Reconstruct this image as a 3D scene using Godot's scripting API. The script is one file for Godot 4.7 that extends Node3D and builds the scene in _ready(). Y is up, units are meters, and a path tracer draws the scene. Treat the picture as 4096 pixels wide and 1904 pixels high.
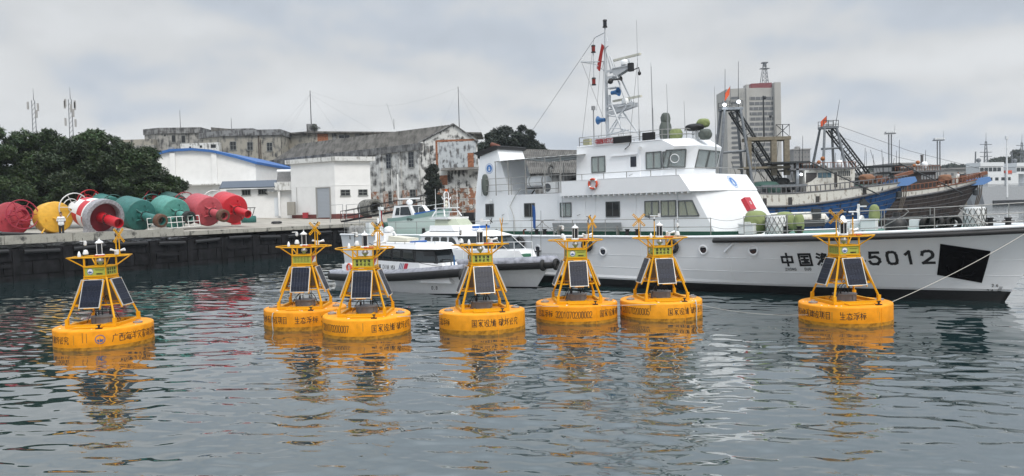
extends Node3D
# Harbour scene: seven yellow monitoring buoys before a white patrol ship, a quay with stored sea marks and old port buildings.

const H := 4.18                     # eye height above the water
const QUAY_E := Vector3(-34.94, 0, -50.96)   # a point of the quay edge
const QUAY_D := Vector3(0.517, 0, -0.856)        # along the quay edge
const QUAY_I := Vector3(-0.856, 0, -0.517)       # inland
var mats := {}
var store := {}
var used := {}
var rng := RandomNumberGenerator.new()

# ------------------------------------------------------------------ mesh builder
class M:
	var v := PackedVector3Array()
	var n := PackedVector3Array()
	func tri(a: Vector3, b: Vector3, c: Vector3) -> void:   # a, b, c run counter-clockwise seen from outside
		var m := (b - a).cross(c - a)
		if m.length_squared() < 1e-16: return
		m = m.normalized()
		v.append_array([a, c, b]); n.append_array([m, m, m])
	func tri_n(a: Vector3, b: Vector3, c: Vector3, na: Vector3, nb: Vector3, nc: Vector3) -> void:
		if (b - a).cross(c - a).dot(na + nb + nc) > 0:
			v.append_array([a, c, b]); n.append_array([na, nc, nb])
		else:
			v.append_array([a, b, c]); n.append_array([na, nb, nc])
	func quad(a: Vector3, b: Vector3, c: Vector3, d: Vector3) -> void:
		tri(a, b, c); tri(a, c, d)
	func box(c: Vector3, s: Vector3, b := Basis()) -> M:
		var x := b.x * s.x * .5; var y := b.y * s.y * .5; var z := b.z * s.z * .5
		quad(c - x - y + z, c + x - y + z, c + x + y + z, c - x + y + z)
		quad(c + x - y - z, c - x - y - z, c - x + y - z, c + x + y - z)
		quad(c + x - y + z, c + x - y - z, c + x + y - z, c + x + y + z)
		quad(c - x - y - z, c - x - y + z, c - x + y + z, c - x + y - z)
		quad(c - x + y + z, c + x + y + z, c + x + y - z, c - x + y - z)
		quad(c - x - y - z, c + x - y - z, c + x - y + z, c - x - y + z)
		return self
	func beam(a: Vector3, b: Vector3, w: float, h: float, up := Vector3.UP) -> M:   # a bar of rectangular section from a to b
		var z := (b - a).normalized()
		if absf(z.dot(up)) > .98: up = Vector3.RIGHT
		var x := up.cross(z).normalized()
		return box((a + b) * .5, Vector3(w, h, a.distance_to(b)), Basis(x, z.cross(x), z))
	func cone(a: Vector3, b: Vector3, r0: float, r1: float, k := 8, caps := true) -> M:
		var z := (b - a).normalized()
		var x := (Vector3.RIGHT if absf(z.x) < .8 else Vector3.UP).cross(z).normalized()
		var y := z.cross(x)
		for i in k:
			var p := TAU * i / k; var q := TAU * (i + 1) / k
			var e := x * cos(p) + y * sin(p); var f := x * cos(q) + y * sin(q)
			tri_n(a + e * r0, a + f * r0, b + f * r1, e, f, f)
			if r1 > 0: tri_n(a + e * r0, b + f * r1, b + e * r1, e, f, e)
			if caps:
				if r0 > 0: tri(a, a + f * r0, a + e * r0)
				if r1 > 0: tri(b, b + e * r1, b + f * r1)
		return self
	func tube(p: Array, r: float, k := 6, closed := false) -> M:
		var m := p.size()
		var rings := []
		var last := Vector3.ZERO
		for i in m:
			var d: Vector3 = (p[(i + 1) % m] - p[(i - 1 + m) % m]) if closed else (p[mini(i + 1, m - 1)] - p[maxi(i - 1, 0)])
			d = d.normalized()
			var x := last - d * last.dot(d)
			if x.length() < .05: x = (Vector3.UP if absf(d.y) < .8 else Vector3.RIGHT).cross(d)
			x = x.normalized(); last = x
			var y := d.cross(x)
			var ring := []
			for j in k:
				ring.append(x * cos(TAU * j / k) + y * sin(TAU * j / k))
			rings.append(ring)
		for i in (m if closed else m - 1):
			var i2 := (i + 1) % m
			var turn := 0
			if closed and i2 == 0:
				var best := -2.0
				for s in k:
					var w: float = rings[i][0].dot(rings[0][s])
					if w > best: best = w; turn = s
			for j in k:
				var e: Vector3 = rings[i][j]; var f: Vector3 = rings[i][(j + 1) % k]
				var g: Vector3 = rings[i2][(j + turn) % k]; var h: Vector3 = rings[i2][(j + 1 + turn) % k]
				tri_n(p[i] + e * r, p[i] + f * r, p[i2] + h * r, e, f, h)
				tri_n(p[i] + e * r, p[i2] + h * r, p[i2] + g * r, e, h, g)
		if not closed and k > 4:
			for j in k:
				tri(p[0], p[0] + rings[0][(j + 1) % k] * r, p[0] + rings[0][j] * r)
				tri(p[m - 1], p[m - 1] + rings[m - 1][j] * r, p[m - 1] + rings[m - 1][(j + 1) % k] * r)
		return self
	func lathe(pr: Array, k := 16, xf := Transform3D(), a0 := 0.0, a1 := TAU, smooth := true) -> M:   # pr: (radius, height) upwards on the outside
		var seg := []
		for i in pr.size() - 1:
			var d: Vector2 = pr[i + 1] - pr[i]
			seg.append(Vector2(d.y, -d.x).normalized())
		for i in pr.size() - 1:
			var n0: Vector2 = seg[i]; var n1: Vector2 = seg[i]
			if smooth and i > 0 and seg[i - 1].dot(n0) > .6: n0 = (n0 + seg[i - 1]).normalized()
			if smooth and i < seg.size() - 1 and seg[i + 1].dot(n1) > .6: n1 = (n1 + seg[i + 1]).normalized()
			for j in k:
				var p := a0 + (a1 - a0) * j / k; var q := a0 + (a1 - a0) * (j + 1) / k
				var e := Vector3(cos(p), 0, sin(p)); var f := Vector3(cos(q), 0, sin(q))
				var A: Vector3 = xf * (e * pr[i].x + Vector3.UP * pr[i].y); var B: Vector3 = xf * (f * pr[i].x + Vector3.UP * pr[i].y)
				var C: Vector3 = xf * (f * pr[i + 1].x + Vector3.UP * pr[i + 1].y); var D: Vector3 = xf * (e * pr[i + 1].x + Vector3.UP * pr[i + 1].y)
				var nA: Vector3 = (xf.basis * (e * n0.x + Vector3.UP * n0.y)).normalized(); var nB: Vector3 = (xf.basis * (f * n0.x + Vector3.UP * n0.y)).normalized()
				var nC: Vector3 = (xf.basis * (f * n1.x + Vector3.UP * n1.y)).normalized(); var nD: Vector3 = (xf.basis * (e * n1.x + Vector3.UP * n1.y)).normalized()
				if pr[i].x > 1e-5: tri_n(A, B, C, nA, nB, nC)
				if pr[i + 1].x > 1e-5: tri_n(A, C, D, nA, nC, nD)
		return self
	func ball(c: Vector3, r: Vector3, k := 10, l := 6, b := Basis()) -> M:
		var pr := []
		for i in l + 1:
			var t := -PI / 2 + PI * i / l
			pr.append(Vector2(maxf(cos(t), 0.0) if i > 0 and i < l else 0.0, sin(t)))
		return lathe(pr, k, Transform3D(b.scaled_local(r), c))
	func prism(poly: PackedVector2Array, xf: Transform3D, depth: float) -> M:   # poly lies in the local xy plane, the body runs to +z by depth
		if Geometry2D.is_polygon_clockwise(poly): poly.reverse()
		var id := Geometry2D.triangulate_polygon(poly)
		for i in range(0, id.size(), 3):
			var a := poly[id[i]]; var b := poly[id[i + 1]]; var c := poly[id[i + 2]]
			if (b - a).cross(c - a) < 0:
				var t := b; b = c; c = t
			tri(xf * Vector3(a.x, a.y, depth), xf * Vector3(b.x, b.y, depth), xf * Vector3(c.x, c.y, depth))
			tri(xf * Vector3(a.x, a.y, 0), xf * Vector3(c.x, c.y, 0), xf * Vector3(b.x, b.y, 0))
		for i in poly.size():
			var a := poly[i]; var b := poly[(i + 1) % poly.size()]
			quad(xf * Vector3(a.x, a.y, 0), xf * Vector3(b.x, b.y, 0), xf * Vector3(b.x, b.y, depth), xf * Vector3(a.x, a.y, depth))
		return self
	func loft(rows: Array, smooth := true, flip := false) -> M:   # rows of equal length
		var a := rows.size(); var b: int = rows[0].size()
		for i in a - 1:
			for j in b - 1:
				var p: Vector3 = rows[i][j]; var q: Vector3 = rows[i][j + 1]; var r: Vector3 = rows[i + 1][j + 1]; var s: Vector3 = rows[i + 1][j]
				if not smooth:
					if flip: quad(p, s, r, q)
					else: quad(p, q, r, s)
				else:
					var g := 1.0 if flip else -1.0
					var na := nrm(rows, i, j) * g; var nb := nrm(rows, i, j + 1) * g; var nc := nrm(rows, i + 1, j + 1) * g; var nd := nrm(rows, i + 1, j) * g
					tri_n(p, q, r, na, nb, nc); tri_n(p, r, s, na, nc, nd)
		return self
	func nrm(rows: Array, i: int, j: int) -> Vector3:
		var a := rows.size() - 1; var b: int = rows[0].size() - 1
		var du: Vector3 = rows[mini(i + 1, a)][j] - rows[maxi(i - 1, 0)][j]
		var dv: Vector3 = rows[i][mini(j + 1, b)] - rows[i][maxi(j - 1, 0)]
		var m := du.cross(dv)
		return m.normalized() if m.length() > 1e-9 else Vector3.UP
	func add(o: M, xf: Transform3D) -> M:
		for i in o.v.size():
			v.append(xf * o.v[i]); n.append((xf.basis * o.n[i]).normalized())
		return self
	func mesh() -> ArrayMesh:
		var a := []
		a.resize(Mesh.ARRAY_MAX)
		a[Mesh.ARRAY_VERTEX] = v; a[Mesh.ARRAY_NORMAL] = n
		var m := ArrayMesh.new()
		if v.size() > 0: m.add_surface_from_arrays(Mesh.PRIMITIVE_TRIANGLES, a)
		return m

# ------------------------------------------------------------------ scene helpers
func numbered(s: String) -> String:
	used[s] = used.get(s, -1) + 1
	return s if used[s] == 0 else "%s_%03d" % [s, used[s]]

func thing(called: String, label: String, category: String, at := Vector3.ZERO, turn := 0.0, group := "") -> Node3D:
	var o := Node3D.new()
	o.name = numbered(called); add_child(o)
	o.position = at; o.rotation.y = turn
	o.set_meta("label", label); o.set_meta("category", category)
	if group != "": o.set_meta("group", group)
	return o

func put(called: String, geo, mat: Material, parent: Node3D = null, xf := Transform3D()) -> MeshInstance3D:
	var o := MeshInstance3D.new()
	o.mesh = geo.mesh() if geo is M else geo
	o.material_override = mat
	if parent == null:
		o.name = numbered(called); add_child(o)
	else:
		o.name = called; parent.add_child(o, true)
	o.transform = xf
	return o

func one(called: String, geo, mat: Material, label: String, category: String, group := "", xf := Transform3D()) -> MeshInstance3D:
	var o := put(called, geo, mat, null, xf)
	o.set_meta("label", label); o.set_meta("category", category)
	if group != "": o.set_meta("group", group)
	return o

func struct(called: String, geo, mat: Material, parent: Node3D = null) -> MeshInstance3D:
	var o := put(called, geo, mat, parent)
	if parent == null: o.set_meta("kind", "structure")
	return o

func keep(key: String, make: Callable) -> Mesh:      # a mesh built once and shared
	if not store.has(key): store[key] = make.call().mesh()
	return store[key]

func mat(key: String, c := Color.WHITE, rough := 0.6, metal := 0.0, spec := 0.5) -> StandardMaterial3D:   # c holds linear base colour
	if not mats.has(key):
		var m := StandardMaterial3D.new()
		m.resource_name = key
		m.albedo_color = c.linear_to_srgb(); m.roughness = rough; m.metallic = metal; m.metallic_specular = spec
		mats[key] = m
	return mats[key]

func tex(m: StandardMaterial3D, t: Texture2D, scale: Vector3, world := true) -> StandardMaterial3D:
	m.albedo_texture = t
	m.uv1_triplanar = true; m.uv1_world_triplanar = world; m.uv1_scale = scale; m.uv1_triplanar_sharpness = 4.0
	return m

func noise_tex(seed_: int, freq: float, stops: Array, octaves := 4, size := 256, warp := 0.0, kind := FastNoiseLite.TYPE_SIMPLEX_SMOOTH) -> NoiseTexture2D:
	var f := FastNoiseLite.new()
	f.seed = seed_; f.frequency = freq; f.noise_type = kind; f.fractal_octaves = octaves
	if warp > 0: f.domain_warp_enabled = true; f.domain_warp_amplitude = warp; f.domain_warp_frequency = freq
	var t := NoiseTexture2D.new()
	t.width = size; t.height = size; t.seamless = true; t.noise = f
	var g := Gradient.new()
	var off := PackedFloat32Array(); var col := PackedColorArray()
	for s in stops:
		off.append(s[0]); col.append((s[1] as Color).linear_to_srgb())
	g.offsets = off; g.colors = col
	t.color_ramp = g
	return t

func worn(key: String, c: Color, vary: float, scale: float, rough := 0.6, seed_ := 1, spec := 0.5) -> StandardMaterial3D:   # a paint or stone with grain and patches of its own colour
	if mats.has(key): return mats[key]
	var m := mat(key, Color(1, 1, 1), rough, 0.0, spec)
	var t := noise_tex(seed_, 0.02, [[0.0, c * (1 - vary)], [0.42, c * (1 - vary * .25)], [0.58, c], [1.0, c * (1 + vary * .5)]], 5, 256)
	return tex(m, t, Vector3.ONE * scale)

func g3(x: float, z: float) -> float:     # height of the ground behind the quay edge
	var d := (Vector3(x, 0, z) - QUAY_E).dot(QUAY_I)
	return 2.87 + .4 * clampf(d / 28.0, 0, 1) + .66 * clampf((d - 28.0) / 17.0, 0, 1)

# ------------------------------------------------------------------ stroke lettering (points on a 16 x 16 grid, two hex digits each)
const G := {
	"中": "24e4eb2b24 808f", "国": "11e1ef1f11 44b4 48b8 4cbc 747c 9aab", "渔": "1132 0526 0e3a 7155 62a285 55d5db5b55 959b 58d8 4fef",
	"政": "0181 414d 4787 171d 0e8c b095 a4f4 d4b98f 97cbef", "家": "7071 1311e1e3 35c5 7638 578a8e6f 8839 8a2d b789 89ef",
	"设": "1123 06262d4b 717446 71c1c4e4 67d7be5f 68ef", "施": "3032 0474 340f 37777d5e a087 92f2 96f5fbda b3bc 959effec",
	"破": "0272 4209 26666d2d26 93f3e5 93957f b0b7 97e78f 98ef", "坏": "0565 313b 0d6b 72f2 b278 b5bf b7ea", "必": "1618 444d6ecebc 6183 d12f c6e9",
	"究": "7081 1412e2e4 5527 95d7 58572f 29a9 a9adbfefec", "生": "2026 25d5 808f 3aca 1fef", "态": "13e3 813a 83e9 698a 1b0e 4b4fbfbc 7b8d cbee",
	"浮": "1132 0526 0e3a e052 5466 8496 e4c6 67d79a 9a9f7e 5bfb", "标": "0464 313f 350a 375a 92e2 76f6 b6be9d 879b d8fb", "广": "8082 33e3 33380f",
	"西": "11e1 25e5ef2f25 616639 9199b9", "海": "1132 0526 0e3a 7043 62e2 66e6dfaf 665dfd 5afa 97a8 8bac", "洋": "1132 0526 0e3a 7082 d0b3 63e3 67e7 5bfb a3af",
	"灾": "7081 1412e2e4 4648 c6a8 85895f 89ef", "害": "7081 1311e1e3 34c4 37c7 1ada 848a 4cccbf4f4c", "综": "300535 35096a 0e6b a0b2 7472f2f4 84e4 77f7 b7bf9e 998d d9fd",
	"合": "8007 81f7 57a7 3acacf3f3a", "防": "111f 1151355839 a0b2 63f3 a36f 97e7dfbe", "治": "1132 0526 0e3a a067e6 c4f7 69e9ef6f69",
	"体": "4008 252f 53f3 a0af a359 a3f9 7bdb", "系": "d021 7245a5 a529 29e9 979f7e 5b2e bbee", "建": "015126562b0f 184cfefe 72e2e6 64f4 76e6 79e9 6bfb a0ad",
	"项": "0161 313b 0c6a 71f1 b183 84e4eb 848b a5a96f bbef", "目": "31d1df3f31 36d6 3bdb", "事": "12f2 34d4d73734 29d9dd3d 0bfb 808f6e", "北": "414f 1545 0d4b 919efefb e495",
	"0": "61a1c2d5dbceaf6f4e3b354261", "1": "4481 818f", "2": "253261a1c2d4d6c82fdf", "3": "243251a1c2d4c687 87c8dacdaf5f3e2c", "4": "bfb11bfb", "5": "d1413796b7d9dcbeaf5f3e2c", "6": "c14427 2b5fafdcd9a7272b", "7": "21d1996f", "8": "51a1d4a7572451 572b5fafdca7", ".": "7e8f",
	"Z": "21d12fdf", "H": "212f d1df 28d8", "O": "51a1d4dcaf5f2c2451", "N": "2f21dfd1", "G": "d4b151242c5fbfddd898", "U": "212c5fbfdcd1", "C": "d4b151242c5fbfdc", "I": "717f",
	"A": "1f71df 3aba", "M": "1f118af1ff", "S": "d4a1512426c9dcaf5f2c", "F": "3f31d1 38b8", "R": "2f21b1d4b727 77df", "J": "b1bc9f5f3c"}

func write(m: M, txt: String, size: float, pitch: float, weight: float, place: Callable, lift := 0.004, wide := 0.6, tall := 1.0) -> float:
	# lays the strokes of txt through place(x, y, lift); x runs to the right from 0, y up from 0; Latin glyphs are wide times as broad
	var x := 0.0
	var k := 0
	for ch in txt:
		var latin := ch.unicode_at(0) < 256
		var w := size * (wide if latin else 1.0)
		if G.has(ch):
			for s in G[ch].split(" "):
				for i in range(0, s.length() - 2, 2):
					var a := Vector2(s.substr(i, 1).hex_to_int(), s.substr(i + 1, 1).hex_to_int()) / 15.0
					var b := Vector2(s.substr(i + 2, 1).hex_to_int(), s.substr(i + 3, 1).hex_to_int()) / 15.0
					a = Vector2(x + a.x * w, (1 - a.y) * size * tall); b = Vector2(x + b.x * w, (1 - b.y) * size * tall)
					var d := (b - a).normalized() * weight * .5
					var e := Vector2(-d.y, d.x)
					k += 1
					var l := lift + .00025 * (k % 12)
					var p0 := a - d - e; var p1 := b + d - e; var p2 := b + d + e; var p3 := a - d + e
					m.quad(place.call(p0.x, p0.y, l), place.call(p1.x, p1.y, l), place.call(p2.x, p2.y, l), place.call(p3.x, p3.y, l))
		x += pitch * (wide + .06 if latin else 1.0)
	return x

# ------------------------------------------------------------------ camera, sky, sun
func look() -> void:
	var cam := Camera3D.new()
	cam.name = "camera"
	cam.position = Vector3(0, H, 0)
	cam.rotation_degrees = Vector3(-2.3287, 0, -1.518)
	cam.fov = 35.212; cam.near = 0.1; cam.far = 6000.0
	add_child(cam)
	var e := Environment.new()
	e.background_mode = Environment.BG_SKY
	var s := Sky.new()
	var p := PanoramaSkyMaterial.new()
	p.panorama = overcast()
	s.sky_material = p
	e.sky = s
	e.tonemap_mode = Environment.TONE_MAPPER_LINEAR
	e.tonemap_exposure = 1.63
	e.sdfgi_enabled = true; e.ssao_enabled = true; e.ssil_enabled = true
	e.fog_enabled = true; e.fog_density = 0.0002; e.fog_light_color = Color(0.80, 0.83, 0.86)
	var w := WorldEnvironment.new()
	w.name = "world_environment"; w.environment = e
	add_child(w)
	var sun := DirectionalLight3D.new()
	sun.name = "sun"
	sun.light_energy = 0.5; sun.light_color = Color(1, .97, .93); sun.light_angular_distance = 24.0; sun.shadow_enabled = true
	sun.rotation_degrees = Vector3(-52, 28, 0)
	add_child(sun)

func overcast() -> ImageTexture:
	var w := 1024; var h := 512
	var im := Image.create(w, h, false, Image.FORMAT_RGBF)
	var big := FastNoiseLite.new(); big.seed = 11; big.frequency = 1.1; big.fractal_octaves = 4
	var wisp := FastNoiseLite.new(); wisp.seed = 5; wisp.frequency = 2.2; wisp.fractal_octaves = 5
	wisp.domain_warp_enabled = true; wisp.domain_warp_amplitude = .25; wisp.domain_warp_frequency = 1.5
	for y in h:
		var el := PI * (.5 - (y + .5) / h)
		var ce := cos(el); var se := sin(el)
		var up := maxf(se, 0.0)
		var lum := lerpf(.468, .43, smoothstep(0.0, .22, up)) + .78 * smoothstep(.24, .95, up)
		for x in w:
			var az := TAU * (x + .5) / w
			# clouds lie in sheets: sampled on a plane seen from below, so that they draw together towards the horizon
			var q := Vector3(sin(az) * ce, 0, -cos(az) * ce) / (up + .16)
			var a := big.get_noise_3d(q.x * .7, 0, q.z * .7)
			var b := wisp.get_noise_3d(q.x * .9, 3, q.z * .9)
			var t := clampf(.58 + a * .75 + b * .42, 0, 1)
			var l := lum * lerpf(.80, 1.08, t)
			var blue := clampf(smoothstep(.62, .25, t) + .55 * smoothstep(.12, .6, up) + .45 * smoothstep(.1, .5, up) * maxf(cos(az - .55), 0.0), 0, 1)
			var c := Color(l * lerpf(.975, .865, blue), l * lerpf(1.0, .95, blue), l * lerpf(1.02, 1.065, blue))
			if el < 0: c = Color(.10, .12, .13)
			im.set_pixel(x, y, c)
	return ImageTexture.create_from_image(im)

# ------------------------------------------------------------------ water
func sea() -> void:
	var wm := mat("harbour_water", Color(.013, .031, .033), .012, 0.0, .70)
	wm.clearcoat_enabled = true; wm.clearcoat = .55; wm.clearcoat_roughness = .03
	wm.refraction_enabled = true; wm.refraction_scale = .065      # opaque and glossy: only the index of refraction counts
	var long := FastNoiseLite.new(); long.seed = 3; long.frequency = 1.0; long.fractal_octaves = 2
	var mid := FastNoiseLite.new(); mid.seed = 8; mid.frequency = 1.0; mid.fractal_octaves = 2
	var fine := FastNoiseLite.new(); fine.seed = 21; fine.frequency = 1.0; fine.fractal_octaves = 1
	var gust := FastNoiseLite.new(); gust.seed = 31; gust.frequency = .05; gust.fractal_octaves = 2
	var zs := []
	var z := 4.0
	while z < 190.0:
		zs.append(z); z += clampf(z * .0048, .05, 2.0)
	var cols := 540
	var nr := zs.size()
	var v := PackedVector3Array(); v.resize(nr * (cols + 1))
	for i in nr:
		var half: float = zs[i] * .9 + 7.0
		for j in cols + 1:
			var x := half * (2.0 * j / cols - 1.0); var zz: float = -zs[i]
			var r := .75 + .45 * gust.get_noise_2d(x, zz)
			var a := x * .978 + zz * .208; var b := zz * .978 - x * .208
			var y := .042 * long.get_noise_2d(a * .22, b * .42) * r
			y += .032 * r * mid.get_noise_2d(a * .66, b * 1.3)
			y += .0078 * r * r * fine.get_noise_2d(x * 2.0, zz * 3.7)
			v[i * (cols + 1) + j] = Vector3(x, y, zz)
	var nn := PackedVector3Array(); nn.resize(v.size())
	var id := PackedInt32Array()
	for i in nr:
		for j in cols + 1:
			var k := i * (cols + 1) + j
			var du := v[mini(i + 1, nr - 1) * (cols + 1) + j] - v[maxi(i - 1, 0) * (cols + 1) + j]
			var dv := v[i * (cols + 1) + mini(j + 1, cols)] - v[i * (cols + 1) + maxi(j - 1, 0)]
			nn[k] = dv.cross(du).normalized()
			if i < nr - 1 and j < cols:
				id.append_array([k, k + cols + 1, k + 1, k + 1, k + cols + 1, k + cols + 2])
	var arr := []
	arr.resize(Mesh.ARRAY_MAX)
	arr[Mesh.ARRAY_VERTEX] = v; arr[Mesh.ARRAY_NORMAL] = nn; arr[Mesh.ARRAY_INDEX] = id
	var me := ArrayMesh.new()
	me.add_surface_from_arrays(Mesh.PRIMITIVE_TRIANGLES, arr)
	struct("harbour_water", me, wm)
	var far := M.new()
	far.quad(Vector3(-420, -.12, 60), Vector3(420, -.12, 60), Vector3(420, -.12, -640), Vector3(-420, -.12, -640))
	var fm := mat("open_water", Color(.022, .034, .034), .12, 0.0, .70)
	struct("open_water", far, fm)

# ------------------------------------------------------------------ yellow monitoring buoys
func drum_place(r: float, y0: float, a0: float) -> Callable:
	return func(x: float, y: float, l: float) -> Vector3:
		var t := a0 + x / r                     # seen from outside, x grows to the right
		return Vector3(sin(t) * (r + l), y0 + y, cos(t) * (r + l))

func plane_place(o: Vector3, ux: Vector3, uy: Vector3) -> Callable:
	var nz := ux.cross(uy)
	return func(x: float, y: float, l: float) -> Vector3:
		return o + ux * x + uy * y + nz * l

func disc_on(m: M, place: Callable, cx: float, cy: float, r: float, l: float, k := 20, r_in := 0.0) -> void:
	for i in k:
		var a := TAU * i / k; var b := TAU * (i + 1) / k
		var p := Vector2(cos(a), sin(a)); var q := Vector2(cos(b), sin(b))
		m.quad(place.call(cx + p.x * r_in, cy + p.y * r_in, l), place.call(cx + p.x * r, cy + p.y * r, l), place.call(cx + q.x * r, cy + q.y * r, l), place.call(cx + q.x * r_in, cy + q.y * r_in, l))

func emblem(parent: Node3D, place: Callable, cx: float, cy: float, r: float, base := true) -> void:   # a round badge: ring, sea and waves
	if base:
		var w := M.new(); disc_on(w, place, cx, cy, r, .003)
		put("badge_disc", w, mat("badge_white", Color(.75, .77, .78), .5), parent)
	var m := M.new()
	disc_on(m, place, cx, cy, r * .98, .006, 20, r * .84)
	for k in 3:      # waves
		var y := cy - r * (.12 + .18 * k); var hw := r * (.66 - .1 * k)
		for i in 10:
			var x0 := -hw + 2 * hw * i / 10; var x1 := -hw + 2 * hw * (i + 1) / 10
			var t := r * .09
			var h0 := sin(i * .9 + k) * r * .06; var h1 := sin((i + 1) * .9 + k) * r * .06
			m.quad(place.call(cx + x0, y + h0 - t, .006), place.call(cx + x1, y + h1 - t, .006), place.call(cx + x1, y + h1 + t * .8, .006), place.call(cx + x0, y + h0 + t * .8, .006))
	m.tri(place.call(cx - r * .3, cy - .1 * r, .007), place.call(cx + r * .2, cy - .1 * r, .007), place.call(cx - r * .05, cy + r * .28, .007))
	put("badge_print", m, mat("badge_blue", Color(.02, .09, .26), .5), parent)

func crest(parent: Node3D, place: Callable, r: float) -> void:     # round ship's crest: white rim, blue field, star and wheel
	var a := M.new(); disc_on(a, place, 0, 0, r, .004)
	put("crest_rim", a, mat("crest_blue", Color(.03, .16, .45), .45), parent)
	var w := M.new(); disc_on(w, place, 0, 0, r * .95, .008, 24, r * .70)
	for k in 5:
		var t := TAU * k / 5 + PI / 2
		w.tri(place.call(cos(t) * r * .30, sin(t) * r * .30 + r * .18, .008), place.call(cos(t + 2.5) * r * .13, sin(t + 2.5) * r * .13 + r * .18, .008), place.call(cos(t - 2.5) * r * .13, sin(t - 2.5) * r * .13 + r * .18, .008))
	for k in 4:
		var t := PI * k / 4
		var d := Vector2(cos(t), sin(t)) * r * .34; var e := Vector2(-sin(t), cos(t)) * r * .035; var c := Vector2(0, -r * .22)
		w.quad(place.call(c.x - d.x - e.x, c.y - d.y - e.y, .008), place.call(c.x + d.x - e.x, c.y + d.y - e.y, .008), place.call(c.x + d.x + e.x, c.y + d.y + e.y, .0082), place.call(c.x - d.x + e.x, c.y - d.y + e.y, .0082))
	put("crest_print", w, mat("badge_white", Color(.75, .77, .78), .5), parent)
	var m := M.new()
	for k in 26:
		var t := TAU * k / 26
		var b := r * .83; var h := r * .05
		m.quad(place.call(cos(t) * (b - h), sin(t) * (b - h), .011), place.call(cos(t) * (b + h), sin(t) * (b + h), .011), place.call(cos(t + .13) * (b + h), sin(t + .13) * (b + h), .011), place.call(cos(t + .13) * (b - h), sin(t + .13) * (b - h), .011))
	put("crest_letters", m, mats.crest_blue, parent)

func solar_panel(parent: Node3D, k: int) -> void:
	var p := Node3D.new(); p.name = "solar_panel"; parent.add_child(p, true)
	p.rotation.y = k * PI / 2
	var b := Basis(Vector3.RIGHT, -.385)               # leans back
	p.transform = Transform3D(Basis(Vector3.UP, k * PI / 2) * b, Basis(Vector3.UP, k * PI / 2) * Vector3(0, 1.68, .66))
	put("panel_frame", keep("panel_frame", func():
		var m := M.new()
		for s in [-1, 1]:
			m.box(Vector3(s * .325, 0, 0), Vector3(.018, .97, .035))
			m.box(Vector3(0, s * .4725, 0), Vector3(.632, .018, .035))
		return m), mat("panel_frame", Color(.55, .56, .55), .45, .3), p)
	put("back_sheet", keep("panel_back", func(): return M.new().box(Vector3(0, 0, -.006), Vector3(.625, .92, .012))), mat("panel_back", Color(.20, .21, .23), .5), p)
	var cell := keep("cell", func(): return M.new().box(Vector3(0, 0, .004), Vector3(.097, .177, .008)))
	for i in 6:
		for j in 5:
			var o := put("cell", cell, mat("cell_%d" % ((i * 3 + j * 5) % 3), Color(.010, .013, .024) * (1.0 + .2 * ((i * 3 + j * 5) % 3)), .32, 0, .3), p)
			o.position = Vector3(-.2575 + i * .103, -.366 + j * .183, .003)
	put("carrier", keep("panel_carrier", func():
		var m := M.new()
		for s in [-1, 1]: m.box(Vector3(s * .335, -.02, -.04), Vector3(.035, 1.0, .035))
		m.box(Vector3(0, -.492, -.01), Vector3(.34, .02, .05)); m.box(Vector3(0, .492, -.01), Vector3(.3, .02, .05))
		return m), mats.frame_yellow, p)

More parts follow.
